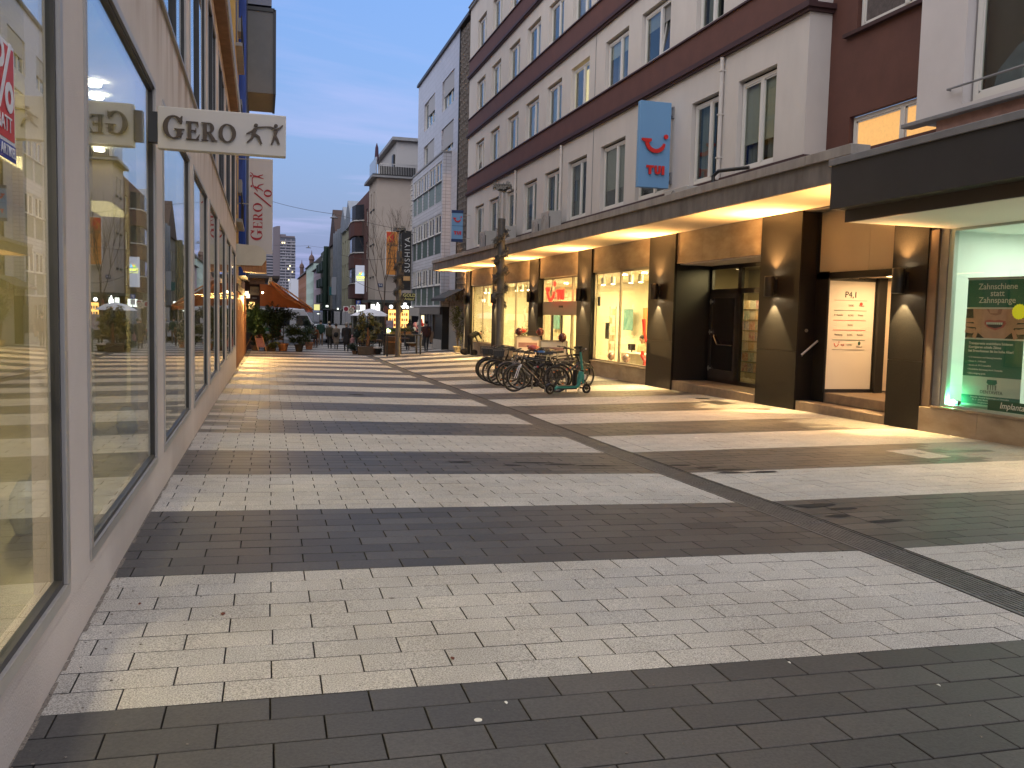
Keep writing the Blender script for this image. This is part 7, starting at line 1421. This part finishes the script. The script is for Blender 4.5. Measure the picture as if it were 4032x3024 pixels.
# ------------------------------------------------------------------ plants
def leafmat(name, c): return mat(name, c, .55, col2=tuple(v*2.0 for v in c), vscale=9)
LG1 = leafmat('leaf_green', (.030, .055, .018)); LG2 = leafmat('leaf_olive', (.055, .065, .018)); LG3 = leafmat('leaf_dark', (.014, .028, .016)); LG4 = leafmat('leaf_yellowish', (.10, .085, .018)); BARK = mat('bark', (.08, .055, .035), .9, var=.3, vscale=10)
def leaves(mb, c, R, n, s, up=.3, droop=0, clumps=9):
    cs = []
    for i in range(clumps):
        d = Vector((rnd()-.5, rnd()-.5, rnd()-.5)).normalized()*(.35+.6*rnd()); cs.append((Vector((c[0]+d.x*R[0], c[1]+d.y*R[1], c[2]+d.z*R[2])), .35+.3*rnd()))
    for i in range(n):
        cc, k = cs[i % clumps]; d = Vector((rnd()-.5, rnd()-.5, rnd()-.5)).normalized()*(rnd()**.5)
        p = cc+Vector((d.x*R[0]*k, d.y*R[1]*k, d.z*R[2]*k)); l = s*(.6+.8*rnd())
        a = Vector((d.x+rnd()-.5, d.y+rnd()-.5, up*(rnd()+.2)-droop)).normalized(); b_ = a.cross(Vector((rnd()-.5, rnd()-.5, 1))).normalized()*l*.22
        q = p+a*l; m_ = p+a*l*.45+Vector((0, 0, .04*l)); mb.add([p, m_+b_, q, m_-b_], [(0, 1, 2, 3)])
def pot(t, x, y, z, r, h, m_, nm='pot'):
    mb = MB(); mb.lathe([(r*.72, 0), (r*.95, h*.82), (r*1.06, h*.82), (r*1.06, h), (r*.92, h), (r*.90, h*.9), (.001, h*.88)], 20, (x, y, z)); mb.build(nm, m_, t)
def bush(nm, x, y, r, h, pr, ph, pm, lm, lab, n=900, s=.12, stem=.0, cat='plant', up=.5, droop=0, grp=None, Rz=None):
    z = gz(x, y); t = thing(nm, lab, cat, (x, y, z), 0, grp)
    if pr: pot(t, x, y, z, pr, ph, pm)
    mb = MB(); zb = z+ph*.85; mb.tube([(x, y, zb), (x+.03, y, zb+stem+.1), (x-.02, y, z+h*.75)], [.035, .025, .012], 6); [mb.tube([(x, y, zb+stem), (x+r*.5*cos(i*2.1), y+r*.5*sin(i*2.1), z+h*(.6+.05*i))], [.015, .006], 5) for i in range(5)]; mb.build('stem', BARK, t)
    mb = MB(); cz = (zb+stem+z+h)/2; leaves(mb, (x, y, cz), (r, r, Rz or (z+h-zb-stem)/2), n, s, up, droop); mb.build('foliage', lm, t, fixn=False); return t
random.seed(77)
bush('oleander', -.35, 53.4, .62, 2.75, .25, .3, WOODD, LG1, 'large leafy shrub lit warm beside the A-board under the cream sign', 2600, .20)
bush('tall_shrub', .55, 53.8, .75, 2.6, .3, .3, WOODD, LG3, 'tall dark shrub to the right of the warm lit shrub', 2400, .18)
bush('potted_tree', 1.21, 53.9, .7, 2.55, .31, .44, TERRA, LG3, 'slender potted tree in the big terracotta pot', 1500, .15, stem=1.1)
bush('potted_bush', 2.1, 53.3, .72, 1.55, .26, .42, mat('pot_dark', (.04, .035, .03), .8), LG1, 'feathery dark green bush in a dark pot between the terracotta pots', 2600, .15, droop=.2)
bush('potted_bush', 2.88, 57.6, .45, 1.9, .26, .45, TERRA, LG3, 'dark upright shrub in the smaller terracotta pot', 1300, .13, stem=.3)
bush('low_plant', .28, 53.2, .28, 1.05, .18, .25, WOODD, LG2, 'yellow-green bushy plant just behind the A-board', 700, .10)
bush('low_plant', .62, 53.0, .40, .55, .2, .15, WOODD, LG2, 'low spreading plant left of the big terracotta pot', 800, .09)
bush('bamboo', 10.2, 47.4, .42, 2.65, .22, .32, mat('pot_cream', (.40, .32, .18), .7), LG2, 'tall thin bamboo-like plant in a round cream pot by the far pillar', 1100, .13)
# square planter with yellowish tree
x, y = 5.75, 50.7; z = gz(x, y); t = thing('planter_tree', 'small tree with drooping yellow-green leaf tufts in a square brown planter', 'tree', (x, y, z)); mb = MB(); mb.box(x-.55, x+.5, y-.3, y+.3, z, z+.46); mb.build('planter', mat('planter_brown', (.11, .08, .055), .85, var=.2), t, bevel=.02)
mb = MB(); mb.tube([(x, y, z+.4), (x+.05, y, z+1.0), (x+.0, y, z+1.5)], [.10, .08, .06], 8); mb.build('trunk', mat('trunk_red', (.16, .08, .04), .9, var=.2), t)
mb = MB()
for i in range(13):
    a = i*2.4; rr = .35+.35*rnd(); c = (x+rr*cos(a)*1.1, y+rr*sin(a), z+1.15+1.15*rnd()-.5*(rr-.35)); leaves(mb, c, (.24, .24, .28), 90, .17, .1, .5, 3)
mb.build('foliage', LG4, t, fixn=False)
bush('low_plant', 5.05, 50.8, .38, .62, .16, .2, WOODD, LG3, 'small trailing plant at the left foot of the square planter', 700, .09)
bush('dark_shrub', 5.95, 56.0, .45, 2.0, .22, .3, WOODD, LG3, 'dark dense shrub behind the walking group, left of the planter tree', 1600, .12)
bush('dark_shrub', 6.35, 55.2, .35, 1.85, .2, .3, WOODD, LG3, 'narrow dark shrub between the walkers and the yellowish tree', 900, .12)
# bare branches beside the far lamp column
t = thing('bare_tree', 'leafless slender tree rising past the orange sign', 'tree', (8.3, 63.5, gz(8.3, 63.5))); mb = MB(); random.seed(15)
def branch(p, d, l, r, k):
    q = p+d*l; mb.tube([p, p+d*l*.5+Vector((rnd()-.5, 0, 0))*.06*l, q], [r, r*.8, r*.62], 4 if k else 6, cap=False)
    if k < 5:
        for i in range(3 if k < 3 else 2):
            dd = (d+Vector((rnd()-.5, rnd()-.5, rnd()*.35))*(1.0 if k else .6)).normalized(); branch(q, dd, l*(.62+.2*rnd()), r*.62, k+1)
for bx in (8.3, 9.3):
    branch(Vector((bx, 63.5, gz(8.3, 63.5))), Vector((.02, 0, 1)), 2.7 if bx < 9 else 3.3, .055, 0)
mb.build('branches', BARK, t, fixn=False)

# ------------------------------------------------------------------ cafe furniture
z = gz(.0, 52.6); t = thing('a_board', 'white framed A-board with dark red chalk panel on the warm lit paving', 'board', (-.35, 52.8, z)); mb = MB()
mb.tube([(-.95, 53.9, z), (-.45, 53.2, z+1.0)], .022, 5); mb.tube([(-.15, 52.5, z), (-.42, 53.15, z+1.0)], .022, 5); mb.tube([(.27, 52.3, z), (.0, 53.1, z+1.0)], .022, 5); mb.tube([(-.5, 53.8, z), (-.15, 53.2, z+.75)], .016, 5); mb.tube([(-.45, 53.15, z+1.0), (.0, 53.1, z+1.0)], .024, 5); mb.tube([(-.62, 53.5, z+.55), (-.32, 52.95, z+.55)], .012, 5); mb.build('frame', WOOD, t)
mb = MB(); mb.add([(-.21, 52.62, z+.22), (.18, 52.5, z+.22), (.0, 53.02, z+.93), (-.38, 53.08, z+.93), (-.21, 52.65, z+.22), (.18, 52.53, z+.22), (.0, 53.05, z+.93), (-.38, 53.11, z+.93)], [(0,1,2,3),(4,5,6,7),(0,1,5,4),(1,2,6,5),(2,3,7,6),(3,0,4,7)]); mb.build('panel', mat('chalk_red', (.11, .025, .03), .7, col2=(.18, .07, .07), vscale=9), t)
def chair(x, y, rz, m_, lab, grp=None):
    z = gz(x, y); t = thing('cafe_chair', lab, 'chair', (x, y, z), rz, grp)
    mb = MB(); mb.cbox((0, 0, .46), (.42, .42, .03)); mb.build('seat', m_, t, world=False); mb = MB(); mb.cbox((0, -.2, .72), (.40, .03, .28)); mb.tube([(-.19, -.2, .46), (-.19, -.22, .88)], .012, 5); mb.tube([(.19, -.2, .46), (.19, -.22, .88)], .012, 5); mb.build('backrest', m_, t, world=False)
    for a, b_ in ((-1, -1), (1, -1), (1, 1), (-1, 1)): mb = MB(); mb.cyl((a*.18, b_*.18, .45), (a*.21, b_*.21, 0), .012, n=5); mb.build('leg', BLACKM, t, world=False)
    return t
chair(1.0, 55.2, 2.6, WOOD, 'wooden cafe chair behind the big terracotta pot', 'cafe chairs'); chair(.45, 55.6, .4, BLACKM, 'dark cafe chair hidden behind the tall shrubs', 'cafe chairs'); chair(3.25, 59.8, 2.9, BLACKM, 'thin legged dark chair beside the orange coat at the edge of the cafe', 'cafe chairs')
def table(x0, x1, y0, y1, h, top, legs, lab, nm='cafe_table', grp=None):
    xc, yc = (x0+x1)/2, (y0+y1)/2; z = gz(xc, yc); t = thing(nm, lab, 'table', (xc, yc, z), 0, grp); mb = MB(); mb.box(x0, x1, y0, y1, z+h-.06, z+h); mb.build('tabletop', top, t)
    for a in (x0+.04, x1-.04):
        for b_ in (y0+.04, y1-.04): mb = MB(); mb.box(a-.04, a+.04, b_-.04, b_+.04, gz(a, b_), z+h-.06); mb.build('leg', legs, t)
    return t
table(6.35, 8.2, 47.2, 48.5, 1.12, BLACKM, BLACKM, 'high black bar table standing over the wooden crate and round stool')
x, y = 7.0, 49.4; z = gz(x, y); t = thing('wooden_cabinet', 'brown slatted wooden cabinet under the high black table', 'cabinet', (x, y, z)); mb = MB(); mb.box(x-.42, x+.42, y-.3, y+.3, z, z+.98); mb.build('body', WOODD, t)
for i in range(8): mb = MB(); mb.box(x-.43, x+.43, y-.33, y-.3, z+.03+.12*i, z+.13+.12*i); mb.build('slat', WOOD if i == 5 else WOODD, t)
x, y = 8.0, 48.9; z = gz(x, y); t = thing('round_table', 'low round pale table with splayed thin metal legs', 'table', (x, y, z)); mb = MB(); mb.lathe([(.001, .56), (.36, .56), (.36, .60), (.001, .60)], 20, (x, y, z)); mb.build('tabletop', mat('table_pale', (.33, .32, .28), .5), t); mb = MB(); mb.lathe([(.10, .36), (.28, .54), (.24, .55), (.08, .40)], 16, (x, y, z)); mb.build('basket', WOODD, t)
for i in range(4): a = pi/4+i*pi/2; mb = MB(); mb.tube([(x+.15*cos(a), y+.15*sin(a), z+.5), (x+.36*cos(a), y+.36*sin(a), z)], .010, 5); mb.build('leg', STEEL, t)
x, y = 6.27, 50.2; z = gz(x, y); t = thing('bucket_planter', 'small black tub with a white rim beside the square planter', 'planter', (x, y, z)); pot(t, x, y, z, .22, .36, BLACKM, 'tub'); mb = MB(); mb.lathe([(.20, .34), (.245, .34), (.245, .42), (.20, .42)], 16, (x, y, z)); mb.build('rim', WHITEM, t)
for i, (x, y, lm_, lab) in enumerate(((6.75, 47.7, LG3, 'dark plant box on the left of the high black table'), (7.15, 47.9, LG1, 'green plant box in the middle of the high black table'), (7.6, 47.9, LG2, 'grey-green plant tray right of the lamp column on the table'))):
    z = gz(7.2, 47.8)+1.12; t = thing('table_planter', lab, 'planter', (x, y, z)); mb = MB(); mb.box(x-.17, x+.17, y-.12, y+.12, z, z+.14); mb.build('box', WOODD, t); mb = MB(); leaves(mb, (x, y, z+.24), (.22, .16, .16), 260, .09); mb.build('foliage', lm_, t, fixn=False)
t = thing('lit_clover_sign', 'small green glowing clover sign on a white box on the high table', 'sign', (6.45, 47.5, .6)); z = gz(7.2, 47.8)+1.12; mb = MB(); mb.box(6.36, 6.56, 47.4, 47.5, z, z+.08); mb.build('base', WHITEM, t); mb = MB(); [mb.torus((6.44+.10*i, 47.45, z+.14+.09*j), .04, .013, 'y', 14, 5) for i, j in ((0, 0), (0, 1), (1, .3))]; mb.build('tube', emat('neon_green', (.55, 1, .25), 3.5), t)
t = thing('seated_statue', 'dark seated garden statue behind the high table', 'statue', (9.6, 60, -.4)); mb = MB(); mb.box(9.3, 9.95, 59.8, 60.3, gz(9.6, 60), .3); mb.build('pedestal', BLACKM, t); mb = MB(); mb.ball((9.62, 60, .42), .30, 12, 8, (1.1, .8, .55)); mb.ball((9.62, 60, .70), .19, 12, 8, (1, .8, 1.2)); mb.ball((9.62, 60, .98), .11, 12, 8); mb.ball((9.62, 60, 1.10), .05, 8, 6); mb.build('figure', BLACKC, t, smooth=True)
table(5.9, 6.9, 53.2, 54.2, .75, WOODD, BLACKM, 'dark low cafe table behind the yellowish tree, the left one', grp='low cafe tables'); table(7.6, 8.6, 53.6, 54.5, .75, WOODD, BLACKM, 'dark low cafe table behind the round pale table', grp='low cafe tables')
for x, y, r, lab in ((5.7, 54.6, .3, 'dark cafe chair left behind the planter tree'), (6.4, 55.1, 2.8, 'dark cafe chair behind the low table by the planter tree'), (7.1, 53.8, 1.4, 'dark cafe chair between the two low tables'), (8.1, 55.2, 3.0, 'dark cafe chair behind the right low table')): chair(x, y, r, WOODD, lab, 'cafe chairs')
t = thing('white_parasol', 'open white parasol over the cafe tables', 'parasol', (6.65, 58, gz(6.65, 58))); mb = MB(); mb.cyl((6.65, 58, gz(6.65, 58)), (6.65, 58, 1.7), .03, n=8); mb.build('pole', STEEL, t)
mb = MB(); n = 8; vs = [(6.65, 58, 1.72)]+[(6.65+.7*cos(2*pi*i/n+.2), 58+.7*sin(2*pi*i/n+.2), 1.58) for i in range(n)]+[(6.65+1.25*cos(2*pi*i/n+.2), 58+1.25*sin(2*pi*i/n+.2), 1.30) for i in range(n)]; mb.add(vs, [(0, 1+i, 1+(i+1) % n) for i in range(n)]+[(1+i, 1+n+i, 1+n+(i+1) % n, 1+(i+1) % n) for i in range(n)]); mb.build('canopy', mat('parasol_white', (.62, .63, .68), .8), t, fixn=False)
t = thing('white_parasol', 'second white parasol partly hidden by the yellowish tree', 'parasol', (7.2, 62, gz(7.2, 62))); mb = MB(); mb.cyl((7.2, 62, gz(7.2, 62)), (7.2, 62, 1.75), .03, n=8); mb.build('pole', STEEL, t); mb = MB(); vs2 = [(p[0]+.6, p[1]+4, p[2]+.06) for p in vs]; mb.add(vs2, [(0, 1+i, 1+(i+1) % n) for i in range(n)]+[(1+i, 1+n+i, 1+n+(i+1) % n, 1+(i+1) % n) for i in range(n)]); mb.build('canopy', MATS['parasol_white'], t, fixn=False)
for x, y, lab in ((.9, 56.5, 'red cloth seat cushion glimpsed behind the left shrubs'),): mb = MB(); mb.box(x-.3, x+.25, y, y+.1, gz(x, y)+.7, gz(x, y)+1.25); one('red_cushion', mb, mat('cushion_red', (.35, .02, .015), .8), lab, 'cushion', (x, y, gz(x, y)+.7))

# ------------------------------------------------------------------ vehicles
def vehicle(x, y, rz, L_, Wd, prof, body, lab, nm, cat, wins, wr=.32, axles=(.2, .8), stripes=(), grp=None):
    z = gz(x, y); t = thing(nm, lab, cat, (x, y, z), rz, grp)
    mb = MB(); mb.prism([(a*L_-L_/2, b_) for a, b_ in prof], 'y', -Wd/2, Wd/2); mb.build('body', body, t, world=False, bevel=.05)
    for s_ in (-1, 1):
        for w in wins: mb = MB(); k = len(w); mb.add([(a*L_-L_/2, s_*(Wd/2+.004), b_) for a, b_ in w], [tuple(range(k))]); mb.build('side_window', DARKG, t, world=False, fixn=False)
        for (a0, a1, b0, b1, m_) in stripes: mb = MB(); mb.box(a0*L_-L_/2, a1*L_-L_/2, s_*(Wd/2+.002), s_*(Wd/2+.007), b0, b1); mb.build('stripe', m_, t, world=False)
        for a in axles:
            mb = MB(); cx = a*L_-L_/2; mb.cyl((cx, s_*(Wd/2-.18), wr), (cx, s_*(Wd/2+.01), wr), wr, n=20); w_ = mb.build('wheel', RUBBER, t, world=False); mb = MB(); mb.cyl((cx, s_*(Wd/2+.01), wr), (cx, s_*(Wd/2+.02), wr), wr*.6, n=14); mb.build('rim', STEEL, w_, world=False)
    mb = MB(); mb.box(-L_/2+.05, -L_/2-.02, -Wd*.38, Wd*.38, .45, .6); mb.build('bumper', DARKM, t, world=False)
    for s_ in (-1, 1): mb = MB(); mb.cbox((-L_/2+.02, s_*Wd*.4, .75), (.06, .22, .14)); mb.build('rear_light', RED, t, world=False); mb = MB(); mb.cbox((L_/2-.04, s_*Wd*.38, .68), (.08, .28, .14)); mb.build('headlight', WHITEM, t, world=False)
    return t
VANW = mat('van_white', (.50, .51, .55), .4)
vehicle(1.2, 66.5, 0.06, 5.6, 2.0, [(0,.35),(0,2.35),(.05,2.55),(.80,2.55),(.90,1.65),(.98,1.25),(1,.9),(1,.35)], VANW, 'white high-roofed van parked across behind the cafe plants', 'delivery_van', 'van', [[(.70,1.35),(.70,2.1),(.84,2.1),(.89,1.4)],[(.42,1.35),(.42,2.1),(.62,2.1),(.62,1.35)]], stripes=((.05,.5,.95,1.2,mat('stripe_green',(.02,.16,.08),.5)),(.7,.97,.80,.95,mat('stripe_red',(.35,.02,.04),.5))))
CARS = [(.0,.3),(.0,.85),(.06,1.0),(.2,1.42),(.55,1.45),(.72,1.02),(.96,.85),(1.0,.6),(1,.3)]
for x, y, rz, c, lab in ((4.3, 72.5, .1, (.45, .47, .50), 'silver car beyond the walkers on the left'), (5.2, 78, 1.45, (.10, .13, .20), 'dark blue car with bright windscreen behind the walkers'), (5.9, 74, 1.5, (.06, .06, .065), 'black car with light roof rack just left of the black coat')):
    vehicle(x, y, rz, 4.2, 1.75, CARS, mat('car_paint_%d' % int(x*10), c, .25, coat=.5), lab, 'parked_car', 'car', [[(.12,1.0),(.22,1.38),(.40,1.40),(.40,1.0)],[(.42,1.0),(.42,1.40),(.54,1.40),(.68,1.0)]], wr=.3, grp='cars on the cross street')

# ------------------------------------------------------------------ people
def person(x, y, rz, lab, top, legs, hair, h=1.74, lean=0.0, arms=((.05, .05), (.05, .05)), stride=.12, coat=.0, shoes=BLACKM, hat=None, skin=SKIN, hunch=0.0, hood=None, sit=False, wide=1.0, z=None, reach=None, head_turn=0):
    """local frame: facing +Y; limbs are tapered capsules fused by a voxel remesh"""
    z = gz(x, y) if z is None else z; t = thing('person', lab, 'person', (x, y, z), rz); s = h/1.74
    V = lambda a, b_, c: Vector((a*s, b_*s, c*s))
    hipz = .92 if not sit else .50
    hip = V(0, 0, hipz); ang = lean
    tilt = Matrix.Rotation(-ang, 3, 'X')
    def T(a, b_, c): return hip+tilt @ V(a, b_, c)
    chest, neck, head = T(0, .0, .36), T(0, .03+hunch*.05, .55), T(0, .06+hunch*.12, .70-hunch*.03)
    segs = []      # (p0, r0, p1, r1, mat index) 0 top 1 legs 2 skin 3 shoes 4 hair
    def seg(a, ra, b_, rb, m_, sy=1): segs.append((a, ra*s, b_, rb*s, m_, sy))
    W = wide
    seg(T(-.07*W, 0, .05), .125*W, T(-.08*W, 0, .33), .115*W, 0); seg(T(.07*W, 0, .05), .125*W, T(.08*W, 0, .33), .115*W, 0); seg(T(0, 0, .0), .14*W, T(0, 0, .40), .13*W, 0)
    seg(T(-.17*W, 0, .44), .065, T(.17*W, 0, .44), .065, 0); seg(neck-(neck-chest)*.3, .06, neck+(head-neck)*.5, .055, 2)
    seg(head+V(0, -.01, .02), .092, head+V(0, .02, -.03), .078, 2)
    hands = []
    for i, sd in enumerate((-1, 1)):
        sh = T(sd*.19*W, 0, .43); af, ab = arms[i]
        if reach is not None: el = sh+V(*reach[i][0]); wr_ = el+V(*reach[i][1])
        else:
            el = sh+V(sd*.05, af*.28, -.28); wr_ = el+V(-sd*.02, ab*.5+.03, -.25)
        seg(sh, .058, el, .046, 0); seg(el, .045, wr_, .034, 0); d = (wr_-el).normalized(); hd = wr_+d*.07*s; seg(wr_, .026, hd, .030, 2); hands.append((hd, d, sd))
        hj = hip+V(sd*.09, 0, -.02)
        if sit: kn = hj+V(sd*.03, .42, .0); an = kn+V(0, .02, -.42)
        else:
            st = stride*sd; kn = hj+V(sd*.01, st*.55+(.05 if st < 0 else .02), -.44); an = hip+V(sd*.10, st*1.2, -.84+(.03 if st < 0 else 0))
        seg(hj, .092, kn, .058, 1); seg(kn, .058, an, .040, 1); seg(an+V(0, -.03, -.04), .040, an+V(0, .15, -.045), .032, 3)
    if coat: seg(hip+V(0, 0, -.02), .17*W, hip+V(0, 0, -coat), .19*W, 0)
    if hood: seg(neck+V(0, -.03, 0), .10, head+V(0, -.02, .0), .10, 0)
    mb = MB()
    for a, ra, b_, rb, m_, sy in segs:
        n = 6; pts = []; rs = []; d = (b_-a); L_ = d.length; d = d.normalized() if L_ > 1e-6 else Vector((0, 0, 1))
        for k in range(4): q = (1-cos(pi/2*(k+.35)/4.0)); th = pi/2*(k+.35)/4.0; pts.append(a-d*ra*cos(th)); rs.append(ra*sin(th))
        pts.append(a); rs.append(ra); pts.append(b_); rs.append(rb)
        for k in range(3, -1, -1): th = pi/2*(k+.35)/4.0; pts.append(b_+d*rb*cos(th)); rs.append(rb*sin(th))
        mb.tube(pts, rs, 12)
    me = mb.mesh('body', SKIN); o = bpy.data.objects.new('tmp', me); COL.objects.link(o); md = o.modifiers.new('r', 'REMESH'); md.mode = 'VOXEL'; md.voxel_size = .016*s
    ms = o.modifiers.new('s', 'SMOOTH'); ms.iterations = 3
    dg = bpy.context.evaluated_depsgraph_get(); dg.update(); bme = bpy.data.meshes.new_from_object(o.evaluated_get(dg)); COL.objects.unlink(o); bpy.data.objects.remove(o); bpy.data.meshes.remove(me)
    bme.name = 'person_body'; bme.materials.clear()
    for m_ in (top, legs, skin, shoes): bme.materials.append(m_)
    mi = []
    for p in bme.polygons:
        c = p.center; best = 9; bi = 0
        for a, ra, b_, rb, m_, sy in segs:
            ab = b_-a; u = max(0, min(1, (c-a).dot(ab)/max(1e-9, ab.length_squared))); dd = (c-(a+ab*u)).length-(ra+(rb-ra)*u)
            if dd < best: best = dd; bi = m_
        mi.append(bi)
    bme.polygons.foreach_set('material_index', mi); bme.polygons.foreach_set('use_smooth', [True]*len(mi))
    bo = bpy.data.objects.new('body', bme); COL.objects.link(bo); bo.parent = t
    # fingers, face, hair
    mb = MB()
    for hd, d, sd in hands:
        u = d.cross(Vector((0, 1, 0))).normalized() if abs(d.y) < .9 else Vector((1, 0, 0)); w = d.cross(u)
        for k in range(4): b0 = hd+w*(k-1.5)*.017*s+d*.02*s; b1 = b0+d*(.035+.006*(1.5-abs(k-1.5)))*s-u*sd*.004; b2 = b1+(d-u*sd*.7).normalized()*.028*s; mb.tube([b0, b1, b2], [.009*s, .008*s, .006*s], 6)
        b0 = hd-d*.02*s+w*-.025*s; mb.tube([b0, b0+(d-w*.8).normalized()*.03*s, b0+(d-w*.3).normalized()*.055*s], [.010*s, .009*s, .007*s], 6)
    mb.build('fingers', skin, t, world=False, smooth=True)
    fwd = Matrix.Rotation(head_turn, 3, 'Z') @ (tilt @ Vector((0, 1, 0))); upv = tilt @ Vector((0, 0, 1)); sd_ = fwd.cross(upv)
    mb = MB(); mb.ball(head+fwd*.105*s-upv*.02*s, .016*s, 6, 5, (1, 1, 1.5)); [mb.ball(head+sd_*k*.092*s-upv*.01*s, .022*s, 6, 5, (.5, 1, 1.4)) for k in (-1, 1)]; mb.build('nose_and_ears', skin, t, world=False, smooth=True)
    mb = MB(); [mb.ball(head+fwd*.088*s+sd_*k*.033*s+upv*.012*s, .009*s, 6, 4) for k in (-1, 1)]; mb.cbox(head+fwd*.092*s-upv*.055*s, (.04*s, .012*s, .008*s)); mb.build('eyes_and_mouth', BLACKM, t, world=False)
    mb = MB(); mb.ball(head-fwd*.022*s+upv*.035*s, .105*s, 14, 10, (1, 1.05, .98)); hb_ = mb.build('hair', hat or hair, t, world=False, smooth=True)
    return t
def cmat(n_, c): return mat('cloth_'+n_, c, .9, var=.12, vscale=6)
TAN = cmat('tan', (.17, .14, .11)); OLV = cmat('olive', (.045, .04, .022)); GRNJ = cmat('green', (.014, .045, .032)); KHA = cmat('khaki', (.17, .115, .075)); PINK = cmat('pink', (.36, .19, .19)); GREYC = cmat('grey', (.13, .125, .12)); JEAN = cmat('jeans', (.015, .017, .024)); MARO = cmat('maroon', (.035, .012, .014)); ORC = cmat('orange', (.16, .055, .018)); CHK = cmat('check', (.16, .13, .12))
person(4.95, 54.9, 0, 'person in a long black coat with grey hair walking away', BLACKC, BLACKC, HAIRG, 1.76, coat=.30, wide=1.12, stride=.06)
person(4.62, 58.4, .1, 'person in a knee-length tan coat with dark backpack walking away', TAN, GREYC, HAIRD, 1.66, coat=.42, stride=.10)
mb = MB(); mb.ball((4.60, 58.22, .05), .15, 10, 8, (1, .6, 1.2)); one('backpack', mb, BLACKC, 'small dark backpack on the tan coat', 'backpack', (4.60, 58.22, .05))
person(4.25, 58.9, 0, 'person in olive jacket and dark trousers beside the tan coat', OLV, BLACKC, HAIRD, 1.70, stride=.14)
person(4.08, 65.4, 0, 'tall person in a dark green padded jacket and khaki trousers', GRNJ, KHA, HAIRD, 1.84, wide=1.1, stride=.04)
person(4.75, 66.5, .2, 'fair-haired person in a pale coat seen past the tan coat', GREYC, GREYC, mat('hair_fair', (.40, .32, .20), .7), 1.72, stride=.08)
person(5.50, 57.0, 0, 'small child in a pink jacket walking beside the black coat', PINK, JEAN, PINK, .98, stride=.10, coat=.05)
person(5.60, 59.2, -.1, 'person with a light-banded woolly hat behind the black coat', GREYC, BLACKC, HAIRD, 1.74, hat=cmat('hat', (.10, .11, .08)), stride=.08)
person(3.45, 60.6, 2.9, 'person in an orange-brown coat leaning at the left edge of the cafe', ORC, ORC, HAIRD, 1.50, lean=.35, stride=.05)
person(5.95, 57.6, .3, 'heavily built person in black standing left of the yellowish tree', BLACKC, BLACKC, HAIRG, 1.72, wide=1.2, stride=.02)
w_ = person(8.97, 50.0, .05, 'person in dark waistcoat and checked sleeves with a bag, walking away by the tall table', MARO, JEAN, HAIRD, 1.76, stride=.16, hat=BLACKC, shoes=GREYC)
mb = MB(); mb.prism([(9.20, -.05), (9.32, -.10), (9.42, .48), (9.30, .58), (9.16, .50)], 'y', 50.05, 50.18); one('shopping_bag', mb, cmat('bag', (.20, .14, .10)), 'beige shopping bag on the walking person’s right side', 'bag', (9.28, 50.1, -.05))
mb = MB(); mb.tube([(8.72, 49.9, .50), (8.66, 49.8, -.1), (8.62, 49.7, gz(8.6, 49.7))], .012, 5); one('walking_stick', mb, WHITEM, 'thin pale walking stick on the left of the walking person', 'stick', (8.66, 49.8, .1))
person(10.02, 43.6, -1.25, 'stooping person in dark jacket and cap reaching down to the farthest lit window ledge', cmat('jacket_black', (.008, .009, .007)), BLACKC, HAIRD, 1.74, lean=1.15, stride=.05, hat=BLACKC, reach=(((-.02, .10, -.26), (0, .12, -.20)), ((.02, .16, -.24), (0, .16, -.20))), coat=.0, hunch=.4)
z = gz(9.9, 43.9); mb = MB(); mb.ball((9.86, 43.95, z+.17), .19, 12, 8, (1.3, .9, .9)); mb.ball((10.24, 43.55, z+.15), .16, 12, 8, (1.1, .9, .95)); one('duffel_bags', mb, BLACKC, 'black bags on the ground at the feet of the stooping person', 'bag', (9.9, 43.9, z))
person(12.75, 28.3, pi/2+.3, 'fair-haired person in a pale blouse seated behind the white desk', mat('cloth_cream', (.55, .45, .28), .9), BLACKC, MATS['hair_fair'], 1.66, sit=True, z=-.34, arms=((.5, .7), (.5, .7)))
person(13.6, 30.6, pi/2+.3, 'second person at the back of the shop, hair pinned up', mat('cloth_cream', (.55, .45, .28), .9), BLACKC, HAIRD, 1.70, sit=True, z=-.34)
# planter bush with blossoms inside the second window
bush('shop_plant', 11.4, 38.6, .42, 1.35, .16, .3, DISP, LG2, 'leafy plant with red ribbon inside the second shop window', 500, .14)
mb = MB(); mb.ball((11.2, 38.2, .9), .14, 8, 6, (1, 1.6, .7)); one('red_ribbon', mb, RED, 'red bow among the leaves in the second shop window', 'ribbon', (11.2, 35.6, .9))
